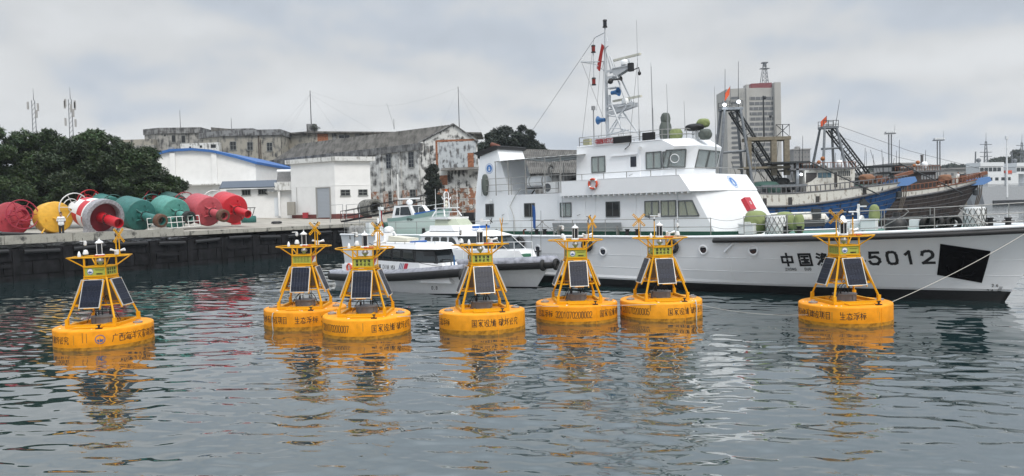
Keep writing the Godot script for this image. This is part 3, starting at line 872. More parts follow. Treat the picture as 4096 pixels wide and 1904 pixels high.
	# windows of the slanting bridge front
	for f in [[Vector3(-13.62, 5.40, 1.8), Vector3(-12.25, 5.40, 1.2), Vector3(-12.76, 6.86, 1.8), 1.42, .30, 1.2], [Vector3(-12.25, 5.40, 1.2), Vector3(-12.25, 5.40, -1.2), Vector3(-11.85, 6.86, 1.2), 2.4, .2, 2.2]]:
		var ux: Vector3 = (f[1] - f[0]).normalized()
		var up: Vector3 = (f[2] - f[0])
		up = (up - ux * up.dot(ux)).normalized()
		var xf := wall_frame(f[0], ux, up)
		if f[3] < 2: cabin_window(bridge, xf, [Vector2(.22, .55), Vector2(1.22, .5), Vector2(1.3, 1.3), Vector2(.42, 1.3)], 1, 0, "dusk")
		else: cabin_window(bridge, xf, rectp(.18, .48, 1.12, 1.28), 1, 0, "dusk"); cabin_window(bridge, xf, rectp(1.28, .48, 2.24, 1.28), 1, 0, "dusk")
		if f[3] < 2:
			var cl := M.new(); var pts := []
			for i in 24: pts.append(Vector3(.78 + cos(TAU * i / 24) * .2, .92 + sin(TAU * i / 24) * .2, .05))
			cl.tube(pts, .02, 5, true)
			put("clear_view_screen", cl, mat("gear_white", Color(.74, .76, .77), .4), bridge, xf)
	# doors
	for d in [[-23.42, 3.66, -22.94, 4.49, 2.3, house], [-18.16, 3.58, -17.62, 4.44, 2.3, house], [-15.3, 5.5, -14.64, 6.58, 1.8, bridge]]:
		var p := rounded(d[0], d[1] - .35, d[2], d[3], .07)
		var door := put("door", M.new().prism(p, Transform3D(Basis(), Vector3(0, 0, d[4])), .03), white, d[5])
		put("handle", M.new().tube([Vector3(d[0] + .06, d[1] + .1, d[4] + .03), Vector3(d[0] + .06, d[1] + .1, d[4] + .09), Vector3(d[0] + .26, d[1] + .16, d[4] + .09)], .014, 5), grey_rail, door)
		if d[4] < 2: put("door_window", M.new().box(Vector3(-15.01, 6.26, 1.835), Vector3(.33, .5, .02)), mat("dark_glass", Color(.015, .02, .03), .06), door)
	put("door_rail", M.new().box(Vector3(-15.55, 6.62, 1.85), Vector3(1.5, .05, .07)), white, bridge)
	for u in [-24.2, -14.6]: put("flood_light", M.new().cone(Vector3(u, 4.62 if u < -20 else 6.95, 2.32 if u < -20 else 1.82), Vector3(u + .1, 4.55 if u < -20 else 6.88, 2.5 if u < -20 else 2.0), .05, .1, 10), mat("gear_white", Color(.74, .76, .77), .4), s)
	put("wall_pipe", M.new().tube([Vector3(-12.36, 2.9, 2.34), Vector3(-12.36, 4.7, 2.34)], .022, 6), white, s)
	put("wall_pipe", M.new().tube([Vector3(-19.1, 2.9, 2.34), Vector3(-19.1, 4.75, 2.34)], .018, 6), white, s)
	put("hose", M.new().tube([Vector3(-21.8, 5.2, 2.5), Vector3(-22.4, 4.75, 2.36), Vector3(-22.75, 4.25, 2.36), Vector3(-22.5, 3.7, 2.36), Vector3(-22.4, 2.9, 2.36)], .022, 5), mat("hose_grey", Color(.45, .45, .43), .6), s)
	# funnel with its black slanting cap
	var fun := M.new()
	var fa := [Vector3(-25.47, 4.87, 2.3), Vector3(-22.78, 4.87, 2.3), Vector3(-23.67, 7.50, 2.3), Vector3(-25.0, 7.22, 2.3)]
	var fb := [Vector3(-25.47, 4.87, -.2), Vector3(-22.78, 4.87, .05), Vector3(-23.67, 7.50, .15), Vector3(-25.0, 7.22, 0)]
	fun.quad(fa[0], fa[1], fa[2], fa[3]); fun.quad(fb[1], fb[0], fb[3], fb[2])
	fun.quad(fa[1], fb[1], fb[2], fa[2]); fun.quad(fb[0], fa[0], fa[3], fb[3]); fun.quad(fa[3], fa[2], fb[2], fb[3])
	var fn := put("funnel", fun, white, s)
	put("funnel_cap", M.new().prism(PackedVector2Array([Vector2(-25.45, 7.36), Vector2(-25.0, 7.16), Vector2(-23.62, 7.46), Vector2(-23.5, 7.5), Vector2(-23.5, 7.64), Vector2(-23.75, 7.68)]), Transform3D(Basis(), Vector3(0, 0, .0)), 2.42), mat("boot_black", Color(.010, .010, .011), .45), fn)
	put("exhaust", M.new().tube([Vector3(-24.5, 7.2, 1.2), Vector3(-24.6, 7.72, 1.2), Vector3(-25.1, 7.86, 1.2)], .16, 10), mat("rust_brown", Color(.13, .045, .028), .8), fn)
	crest(fn, plane_place(Vector3(-24.3, 6.42, 2.302), Vector3.RIGHT, Vector3.UP), .30)
	put("sea_mark", M.new().box(Vector3(-23.5, 5.25, 2.315), Vector3(.28, .3, .01)), white, fn)
	# emblem and red hose box on the sloping house front
	var fu := Vector3(0, 0, -1); var fo := Vector3(-9.08, 2.64, 1.5); var fup := Vector3(-10.25 + 9.08, 2.10, 0).normalized()
	var ff := wall_frame(fo, fu, fup)
	var cf := wall_frame(Vector3(-10.2, 4.72, .55), Vector3(0, 0, -1), Vector3(-.72, 1, 0))
	crest(wing_part, func(x: float, y: float, l: float) -> Vector3: return cf * Vector3(x, y + .46, l), .37)
	var rb := put("hose_box", M.new().box(Vector3(1.0, 1.55, .09), Vector3(.60, .62, .24)), mat("box_red", Color(.45, .02, .035), .4), house, ff)
	var rf := M.new(); disc_on(rf, plane_place(Vector3(1.04, 1.57, .212), Vector3.RIGHT, Vector3.UP), 0, 0, .085, .003, 18, .065)
	write(rf, "F", .085, .1, .016, plane_place(Vector3(1.01, 1.52, .212), Vector3.RIGHT, Vector3.UP))
	put("hose_box_sign", rf, mat("badge_white", Color(.75, .77, .78), .5), rb, Transform3D())
	# hull lettering and bow fittings
	var hp := func(x: float, y: float, l: float) -> Vector3:
		var u := -7.42 + x; var yy := 1.46 + y + .035 * x
		return Vector3(u, yy, half_beam(u, yy) + l)
	var ink := M.new()
	write(ink, "中国渔政", .50, .72, .085, hp, .012)
	var hp2 := func(x: float, y: float, l: float) -> Vector3: return hp.call(x + 2.66, y, l)
	write(ink, "45012", .50, .60, .10, hp2, .012, .92)
	var hp3 := func(x: float, y: float, l: float) -> Vector3: return hp.call(x + .1, y - .22, l)
	write(ink, "ZHONG", .11, .13, .018, hp3, .012, .65)
	var hp4 := func(x: float, y: float, l: float) -> Vector3: return hp.call(x + .86, y - .22, l)
	write(ink, "GUO", .11, .13, .018, hp4, .012, .65)
	var hp5 := func(x: float, y: float, l: float) -> Vector3:
		var u := -.30 + x; var yy := .72 + y
		return Vector3(u, yy, half_beam(u, yy) + l)
	write(ink, "2.6", .10, .1, .016, hp5, .012)
	var hp6 := func(x: float, y: float, l: float) -> Vector3: return hp5.call(x - .16, y - .2, l)
	write(ink, "2.4", .10, .1, .016, hp6, .012)
	for k in 7: ink.quad(hp5.call(.22 - .02 * k, -.02 - .05 * k, .012), hp5.call(.33 - .02 * k, -.02 - .05 * k, .012), hp5.call(.33 - .02 * k, .0 - .05 * k, .012), hp5.call(.22 - .02 * k, .0 - .05 * k, .012))
	put("hull_lettering", ink, mats.ink, hull)
	# anchor pocket: black plate with the anchor on it
	var cs := [Vector2(-1.98, 1.16), Vector2(-.60, .86), Vector2(-.24, 2.10), Vector2(-1.70, 2.40)]
	var ap := func(x: float, y: float, l: float) -> Vector3:
		var q: Vector2 = cs[0].lerp(cs[1], x).lerp(cs[3].lerp(cs[2], x), y)
		return Vector3(q.x, q.y, half_beam(q.x, q.y) + l)
	var pk := M.new(); var rows := []
	for i in 9:
		var row := []
		for j in 9: row.append(ap.call(i / 8.0, j / 8.0, .02))
		rows.append(row)
	pk.loft(rows, true)
	var pocket := put("anchor_plate", pk, mat("plate_black", Color(.007, .007, .008), .9, 0, .1), hull)
	var an := M.new(); var arc := []
	for i in 13: arc.append(ap.call(.5 + .30 * cos(PI + PI * i / 12.0), .34 - .22 * sin(PI * i / 12.0), .08))
	an.tube(arc, .045, 6); an.tube([ap.call(.5, .12, .1), ap.call(.5, .72, .1)], .05, 6); an.tube([ap.call(.3, .62, .1), ap.call(.7, .62, .1)], .04, 6)
	var hd := []
	for i in 13: hd.append(ap.call(.5 + .34 * cos(PI * i / 12.0), .62 + .22 * sin(PI * i / 12.0), .05))
	an.tube(hd, .03, 5)
	put("anchor", an, mats.plate_black, pocket)
	put("bow_strut", M.new().tube([hp.call(-1.75, 1.14, .06), hp.call(-2.35, .62, .06)], .05, 6), white, hull)
	# portholes, tyre fenders
	for p in [[-20.36, 1.97], [-16.19, 1.9], [-10.78, 2.09], [-8.49, 2.10]]:
		var xf := Transform3D(Basis(Vector3.RIGHT, Vector3.BACK, Vector3.DOWN) , Vector3(p[0], p[1], half_beam(p[0], p[1])))
		xf = Transform3D(Basis(Vector3(1, 0, 0), Vector3(0, 0, 1), Vector3(0, -1, 0)), xf.origin)
		var ring := put("porthole", M.new().lathe([Vector2(.20, -.02), Vector2(.22, .05), Vector2(.17, .06), Vector2(.15, .0)], 22, xf), white, hull)
		put("porthole_glass", M.new().lathe([Vector2(.165, .012), Vector2(0, .014)], 22, xf), mat("dark_glass", Color(.015, .02, .03), .06), ring)
	for p in [[-21.5, 2.27], [-17.04, 2.2], [-12.27, 2.2]]:
		tyre("tyre_fender", s, Vector3(p[0], p[1], half_beam(p[0], p[1]) + .14), .33, Basis(Vector3.RIGHT, PI / 2))
		put("fender_rope", M.new().tube([Vector3(p[0], p[1] + .3, 3.15), Vector3(p[0], 2.7, 3.0)], .015, 5), mats.gear_black, s)
	ship_gear(s, white, grey_rail)
	ship_mast(s, white)

func tyre(called: String, parent: Node3D, at: Vector3, r: float, b: Basis) -> MeshInstance3D:
	var me := keep("tyre%.2f" % r, func():
		var p := []
		for i in 11:
			var a := -PI / 2 + TAU * i / 10
			p.append(Vector2(r * .74 + cos(a) * r * .26 * 1.0, sin(a) * r * .36))
		return M.new().lathe(p, 24))
	return put(called, me, mat("tyre_black", Color(.012, .012, .012), .7), parent, Transform3D(b, at))

func ball_cover(parent: Node3D, called: String, at: Vector3, r: Vector3, m: Material, seed_ := 1) -> void:   # a tarpaulin tied over a fitting
	var f := FastNoiseLite.new(); f.seed = seed_; f.frequency = 1.6
	var rows := []
	for i in 13:
		var row := []
		for j in 21:
			var t := PI * i / 12 - PI / 2; var a := TAU * j / 20
			var d := Vector3(pow(maxf(cos(t), 0), .6) * cos(a), sin(t), pow(maxf(cos(t), 0), .6) * sin(a))
			var k := 1.0 + .22 * f.get_noise_3d(d.x * 1.3, d.y, d.z * 1.3) + .05 * sin(a * 5 + seed_) * (1 - absf(d.y))
			row.append(at + Vector3(d.x * r.x * k, d.y * r.y, d.z * r.z * k))
		rows.append(row)
	put(called, M.new().loft(rows, true, true), m, parent)

func air_unit(parent: Node3D, at: Vector3) -> void:
	var o := put("air_conditioner", keep("ac_body", func(): return M.new().box(Vector3(0, .3, 0), Vector3(.78, .58, .3))), mat("gear_white", Color(.74, .76, .77), .4), parent, Transform3D(Basis(), at))
	put("fan_guard", keep("ac_fan", func():
		var m := M.new()
		var xf := Transform3D(Basis(Vector3(1, 0, 0), Vector3(0, 0, 1), Vector3(0, -1, 0)), Vector3(-.12, .3, .15))
		m.lathe([Vector2(.22, .0), Vector2(.22, .025), Vector2(.2, .03), Vector2(.19, .012), Vector2(.06, .012), Vector2(.05, .03), Vector2(0, .03)], 18, xf)
		return m), mat("fan_dark", Color(.10, .11, .12), .5), o)

func bollard_pair(parent: Node3D, u: float, v: float, y: float) -> void:
	var o := put("bollard_base", keep("bollard_base", func(): return M.new().box(Vector3(0, .03, 0), Vector3(.95, .06, .3))), mats.gear_black, parent, Transform3D(Basis(), Vector3(u, y, v)))
	for s in [-1, 1]:
		put("bollard", keep("bollard", func():
			var m := M.new()
			m.lathe([Vector2(.1, .05), Vector2(.09, .32), Vector2(.125, .33), Vector2(.125, .37), Vector2(0, .375)], 14); m.cone(Vector3(-.2, .24, 0), Vector3(.2, .24, 0), .025, .025, 6)
			return m), mats.gear_black, o, Transform3D(Basis(), Vector3(s * .28, 0, 0)))

func ship_gear(s: Node3D, white: Material, steel: Material) -> void:
	var gw: Material = mats.gear_white
	var cov := mat("cover_green", Color(.20, .24, .10), .85); var cov2 := mat("cover_dark", Color(.09, .105, .095), .85)
	# railings
	var p := []
	for u in [-37.6, -34, -30, -26, -22, -18, -14, -10.4]: p.append(Vector3(u, deck_y(u), half_beam(u, 2.9) - .08))
	rail(s, "deck_railing", p, .86, [.84, .46], 1.7, steel)
	p = []
	for u in [-8.86, -7, -5, -3.4, -1.8, -.4, .8, 1.8]: p.append(Vector3(u, deck_y(u), half_beam(u, 2.9) - .08))
	rail(s, "foredeck_railing", p, .88, [.86, .5, .2], 1.4, steel)
	var chain := Node3D.new(); chain.name = "rail_chain"; s.add_child(chain, true)
	for y in [.80, .45]:
		var q := []
		for i in 9: q.append(Vector3(lerpf(-10.4, -8.86, i / 8.0), 2.68 + y - .12 * sin(PI * i / 8.0), half_beam(-9.6, 2.9) - .08))
		put("chain", M.new().tube(q, .01, 5), steel, chain)
	for g in [[-20.0, 1], [-19.95, -1], [-1.05, -1], [-2.6, 1]]:      # swept ends of the gangway gates
		var u: float = g[0]; var d: int = g[1]; var z := half_beam(u, 2.9) - .06; var y := deck_y(u)
		put("rail_sweep", M.new().tube([Vector3(u + d * -.9, y + .2, z), Vector3(u - d * .15, y + .62, z), Vector3(u, y + .78, z), Vector3(u - d * .12, y + .86, z), Vector3(u - d * .8, y + .87, z)], .02, 6), steel, s)
	p = []
	for u in [-37.6, -34, -30, -26, -22, -18, -14, -10.4, -7, -3, 0]: p.append(Vector3(u, deck_y(u), -half_beam(u, 2.9) + .08))
	rail(s, "far_side_railing", p, .86, [.84, .46], 1.9, steel)
	rail(s, "stern_railing", [Vector3(-37.6, 2.62, -2.6), Vector3(-37.6, 2.62, 2.6)], .86, [.84, .46], 1.3, steel)
	rail(s, "upper_deck_railing", [Vector3(-24.75, 4.87, 2.5), Vector3(-19.1, 4.87, 2.5)], .96, [.95, .6, .25], 1.1, steel)
	rail(s, "bridge_wing_railing", [Vector3(-19, 5.47, 2.5), Vector3(-12.3, 5.47, 2.5), Vector3(-10.85, 5.47, 1.42), Vector3(-10.85, 5.47, -1.42)], .30, [.29], 1.25, steel)
	rail(s, "roof_railing", [Vector3(-18.4, 7.22, 1.65), Vector3(-13.5, 7.22, 1.65), Vector3(-12.55, 7.22, 1.0), Vector3(-12.55, 7.22, -1.0)], .5, [.49, .25], 1.3, steel)
	rail(s, "roof_railing", [Vector3(-18.4, 7.22, 1.65), Vector3(-18.4, 7.22, -1.65), Vector3(-13.5, 7.22, -1.65)], .5, [.49, .25], 1.3, steel)
	rail(s, "aft_house_railing", [Vector3(-27.6, 3.6, 2.2), Vector3(-25.7, 3.6, 2.2)], 1.2, [1.15, .7], .9, steel)
	put("aft_cover", M.new().box(Vector3(-26.3, 3.3, 1.5), Vector3(1.3, 1.3, 1.3)), mat("cover_black", Color(.015, .015, .017), .7), s)
	# awning over the upper deck
	var aw := Node3D.new(); aw.name = "awning"; s.add_child(aw, true)
	var sheet := []
	for i in 25:
		var u := lerpf(-23.6, -17.9, i / 24.0)
		sheet.append([Vector3(u, 6.77 + .012 * (i % 2), 2.62), Vector3(u, 6.98 + .012 * (i % 2), .2), Vector3(u, 6.90 + .012 * (i % 2), -2.4)])
	put("awning_sheet", M.new().loft(sheet, false), mat("awning_white", Color(.55, .56, .55), .7), aw)
	for i in 9:
		put("awning_rafter", M.new().tube([Vector3(-23.6 + i * .71, 6.74, 2.62), Vector3(-23.6 + i * .71, 6.95, .2), Vector3(-23.6 + i * .71, 6.87, -2.4)], .022, 5), steel, aw)
	for z in [2.6, -2.35]:
		for u in [-23.55, -22.6, -21.35, -20.0, -18.95]:
			put("awning_post", M.new().cone(Vector3(u, 4.87, z), Vector3(u, 6.76, z), .026, .026, 6), steel, aw)
	for u in [-24.0, -23.25, -20.0]: air_unit(s, Vector3(u, 4.89, 2.1))
	# life raft canister on its rack
	var lr := put("liferaft_canister", M.new().lathe([Vector2(0, -.72), Vector2(.24, -.70), Vector2(.31, -.6), Vector2(.31, -.02), Vector2(.33, -.02), Vector2(.33, .02), Vector2(.31, .02), Vector2(.31, .6), Vector2(.24, .70), Vector2(0, .72)], 18, Transform3D(Basis(Vector3.BACK, PI / 2), Vector3(-21.25, 5.56, 1.6))), gw, s)
	put("raft_rack", M.new().beam(Vector3(-22, 5.2, 1.4), Vector3(-20.5, 5.2, 1.4), .06, .06).beam(Vector3(-22, 5.2, 1.8), Vector3(-20.5, 5.2, 1.8), .06, .06).beam(Vector3(-21.8, 4.88, 1.6), Vector3(-21.5, 5.2, 1.6), .05, .05).beam(Vector3(-20.7, 4.88, 1.6), Vector3(-21.0, 5.2, 1.6), .05, .05), mats.gear_black, lr)
	for u in [-21.7, -20.8]: put("raft_strap", M.new().lathe([Vector2(.318, -.03), Vector2(.318, .03)], 18, Transform3D(Basis(Vector3.BACK, PI / 2), Vector3(u, 5.56, 1.6))), steel, lr)
	put("vent_pipe", M.new().tube([Vector3(-21.1, 4.87, .9), Vector3(-21.1, 6.3, .9), Vector3(-21.0, 6.4, .9), Vector3(-20.85, 6.38, .9), Vector3(-20.8, 6.25, .9)], .05, 8), steel, s)
	ball_cover(s, "tarpaulin_cover", Vector3(-19.4, 5.25, .4), Vector3(.75, .5, .5), mat("cover_black", Color(.015, .015, .017), .7), 3)
	ball_cover(s, "tarpaulin_cover", Vector3(-24.55, 5.5, 2.42), Vector3(.2, .62, .17), cov2, 4)
	# lifebuoy with white bands
	var lb := put("life_ring", M.new().lathe([Vector2(.19, 0), Vector2(.205, -.045), Vector2(.24, -.06), Vector2(.275, -.045), Vector2(.29, 0), Vector2(.275, .045), Vector2(.24, .06), Vector2(.205, .045), Vector2(.19, 0)], 28, Transform3D(Basis(Vector3.RIGHT, PI / 2), Vector3(-16.87, 5.25, 2.67))), mat("life_red", Color(.55, .075, .03), .55), s)
	for k in 4:
		var c := Vector3(-16.87, 5.25, 2.67) + Basis(Vector3.BACK, k * PI / 2 + .7) * Vector3(.24, 0, 0)
		put("ring_band", M.new().lathe([Vector2(.063, -.035), Vector2(.063, .035)], 12, Transform3D(Basis(Vector3.BACK, k * PI / 2 + .7), c)), gw, lb)
	# boards and boxes along the roof edge
	var nb := put("name_board", M.new().box(Vector3(-16.75, 7.40, 1.84), Vector3(1.16, .38, .05)), mat("board_grey", Color(.50, .51, .53), .5), s)
	var t := M.new(); write(t, "中国渔政45012", .23, .15, .028, plane_place(Vector3(-17.27, 7.29, 1.866), Vector3.RIGHT, Vector3.UP), .004, .62)
	put("board_lettering", t, mat("letter_red", Color(.30, .012, .015), .5), nb)
	var sb := put("display_board", M.new().box(Vector3(-15.62, 7.38, 1.84), Vector3(1.0, .30, .12)), mat("board_black", Color(.008, .008, .009), .35), s)
	put("board_edge", M.new().box(Vector3(-15.62, 7.545, 1.84), Vector3(1.06, .03, .14)), steel, sb)
	put("display_board", M.new().box(Vector3(-14.2, 7.42, 1.70), Vector3(.66, .40, .12)), mats.board_black, s)
	put("light_box", M.new().box(Vector3(-18.0, 7.46, 1.5), Vector3(.4, .3, .2)), mat("box_beige", Color(.36, .35, .22), .6), s)
	put("cable", M.new().tube([Vector3(-15.1, 7.3, 1.86), Vector3(-15.2, 7.05, 1.9), Vector3(-15.5, 6.9, 1.83)], .02, 5), mats.gear_black, s)
	ball_cover(s, "tarpaulin_cover", Vector3(-14.1, 7.75, .3), Vector3(.30, .55, .3), cov2, 5)
	ball_cover(s, "tarpaulin_cover", Vector3(-14.08, 8.35, .3), Vector3(.24, .32, .22), cov2, 15)
	ball_cover(s, "tarpaulin_cover", Vector3(-13.4, 7.52, .5), Vector3(.33, .30, .3), cov, 6)
	ball_cover(s, "tarpaulin_cover", Vector3(-12.5, 7.80, .3), Vector3(.5, .17, .35), mat("cover_black", Color(.015, .015, .017), .7), 7)
	ball_cover(s, "tarpaulin_cover", Vector3(-12.15, 7.98, .1), Vector3(.32, .22, .3), cov, 8)
	ball_cover(s, "tarpaulin_cover", Vector3(-11.95, 7.42, .3), Vector3(.32, .26, .3), cov2, 9)
	for k in 3: put("mount_leg", M.new().cone(Vector3(-12.6 + k * .13, 7.22, .3), Vector3(-12.6 + k * .13, 7.7, .3), .04, .04, 8), gw, s)
	# aerials
	for a in [[-17.93, 7.22, 9.15, 1.0, 2], [-15.17, 7.3, 13.3, 1.0, 0], [-14.38, 7.22, 10.9, 1.0, 1], [-13.55, 7.22, 9.95, 1.0, 1], [-12.74, 7.6, 9.05, .8, 0], [-11.06, 5.5, 9.5, 1.0, 1], [-16.3, 7.22, 8.4, .9, 0], [-10.5, 5.5, 6.9, -2.0, 0], [-15.8, 7.22, 11.6, -1.3, 0]]:
		var m := M.new()
		var k: float = .45 if a[4] > 0 else .1
		m.cone(Vector3(a[0], a[1], a[3]), Vector3(a[0], lerpf(a[1], a[2], k), a[3]), .032, .028, 6)
		if a[4] < 2: m.cone(Vector3(a[0], lerpf(a[1], a[2], k), a[3]), Vector3(a[0] - .03, a[2], a[3]), .014, .008, 5)
		else: m.cone(Vector3(a[0], lerpf(a[1], a[2], k), a[3]), Vector3(a[0], a[2], a[3]), .03, .03, 6); m.cone(Vector3(a[0], a[2], a[3]), Vector3(a[0], a[2] + .2, a[3]), .11, .11, 10)
		put("aerial", m, mat("aerial_grey", Color(.22, .23, .24), .5), s)
	# foredeck
	for c in [[-8.85, 3.25, 1.75, .5, .52, .5, 11], [-8.2, 3.2, .2, .45, .48, .45, 12], [-7.3, 3.15, .9, .22, .45, .26, 13]]:
		ball_cover(s, "tarpaulin_cover", Vector3(c[0], c[1], c[2]), Vector3(c[3], c[4], c[5]), cov, c[6])
	var wbx := put("deck_locker", M.new().box(Vector3(-9.0, 2.98, 2.25), Vector3(.66, .4, .4)).box(Vector3(-9.0, 3.2, 2.25), Vector3(.72, .05, .46)), gw, s)
	put("locker_handle", M.new().tube([Vector3(-9.15, 3.22, 2.3), Vector3(-9.15, 3.27, 2.3), Vector3(-8.85, 3.27, 2.3), Vector3(-8.85, 3.22, 2.3)], .015, 5), gw, wbx)
	for f in [[-7.86, 2.0, .42, .86], [-.72, 1.0, .36, .8]]:      # white foam fenders in a rope net
		var y := deck_y(f[0])
		var fo := put("foam_fender", M.new().lathe([Vector2(0, 0), Vector2(f[2] * .9, .01), Vector2(f[2], .08), Vector2(f[2], f[3] - .08), Vector2(f[2] * .9, f[3]), Vector2(0, f[3] + .01)], 20, Transform3D(Basis(), Vector3(f[0], y, f[1]))), mat("foam_white", Color(.66, .68, .68), .7), s)
		var net := M.new()
		for d in [-1, 1]:
			for k in 12:
				var q := []
				for i in 7:
					var a: float = TAU * k / 12 + d * i * .16
					q.append(Vector3(f[0] + cos(a) * (f[2] + .012), y + .05 + (f[3] - .1) * i / 6, f[1] + sin(a) * (f[2] + .012)))
				net.tube(q, .011, 4)
		put("rope_net", net, mat("rope_grey", Color(.12, .12, .11), .8), fo).set_meta("kind", "stuff")
	bollard_pair(s, -7.1, 2.1, deck_y(-7.1)); bollard_pair(s, .05, 1.0, deck_y(0)); bollard_pair(s, -20.3, 2.7, 2.63); bollard_pair(s, -14.6, 2.7, 2.63)
	var wi := put("windlass", M.new().lathe([Vector2(0, -.4), Vector2(.3, -.4), Vector2(.3, -.34), Vector2(.14, -.3), Vector2(.14, .3), Vector2(.3, .34), Vector2(.3, .4), Vector2(0, .4)], 14, Transform3D(Basis(Vector3.BACK, PI / 2), Vector3(-5.1, deck_y(-5) + .4, .9))).box(Vector3(-5.1, deck_y(-5) + .15, .9), Vector3(.9, .3, .5)), gw, s)
	put("windlass_post", M.new().box(Vector3(-4.85, 3.6, .9), Vector3(.08, .7, .08)).box(Vector3(-4.7, 3.85, .9), Vector3(.3, .06, .06)), gw, wi)
	ball_cover(s, "tarpaulin_cover", Vector3(-4.3, 3.5, .7), Vector3(.2, .42, .2), cov, 14)
	put("deck_locker", M.new().box(Vector3(-4.35, 3.1, 1.2), Vector3(.55, .4, .4)).box(Vector3(-4.35, 3.32, 1.2), Vector3(.6, .04, .45)), gw, s)
	put("deck_locker", M.new().box(Vector3(-2.75, 3.12, .9), Vector3(.35, .36, .35)), gw, s)
	put("deck_drum", M.new().lathe([Vector2(0, 0), Vector2(.4, 0), Vector2(.4, .3), Vector2(.3, .5), Vector2(.14, .58), Vector2(.12, .75), Vector2(0, .75)], 18, Transform3D(Basis(), Vector3(-3.4, deck_y(-3.4), 1.0))), mats.gear_black, s)
	for k in 5:
		tyre("deck_tyre", s, Vector3(-2.45 + k * .26, deck_y(-2) + .26 + .03 * (k % 2), .9 + .1 * (k % 3)), .29, Basis(Vector3.UP, .5 * k) * Basis(Vector3.BACK, 1.35))
	var bag := put("deck_bench", M.new().box(Vector3(-17.5, 3.12, 2.45), Vector3(4.3, .40, .05), Basis(Vector3.RIGHT, .25)), worn("bench_grey", Color(.36, .37, .38), .15, 1.5, .7, 9), s)
	put("bench_leg", M.new().box(Vector3(-19.3, 2.9, 2.4), Vector3(.05, .5, .3)), steel, bag); put("bench_leg", M.new().box(Vector3(-15.6, 2.9, 2.4), Vector3(.05, .5, .3)), steel, bag)
	put("gangway_flagstaff", M.new().cone(Vector3(-20.6, 2.0, 3.12), Vector3(-20.5, 4.4, 3.12), .02, .014, 6), steel, s)
	put("blue_flag", flag_mesh(Vector3(-20.49, 4.3, 3.12), Vector3(.03, -1.2, 0), Vector3(.22, -.1, .06), 2.0), mat("flag_blue", Color(.012, .075, .27), .7), s)
	for k in 4: put("mooring_cleat", M.new().tube([Vector3(-23.5 + k * 2.1, 2.65, 2.8), Vector3(-23.5 + k * 2.1, 2.95, 2.8), Vector3(-23.35 + k * 2.1, 2.98, 2.8)], .05, 6), mat("rust_brown", Color(.13, .045, .028), .8) if k == 1 else steel, s)

func flag_mesh(top: Vector3, down: Vector3, out: Vector3, waves: float) -> M:
	var rows := []
	for i in 9:
		var row := []
		for j in 11:
			var a: float = i / 8.0; var b: float = j / 10.0
			row.append(top + down * b + out * a + Vector3(0, 0, .05 * sin(a * 5.0 * waves + b * 3.0)) * a)
		rows.append(row)
	var m := M.new(); m.loft(rows, true)
	var back := []
	for r in rows:
		var q := []
		for p in r: q.append(p + Vector3(.0, 0, -.008))
		back.append(q)
	m.loft(back, true, true)
	return m

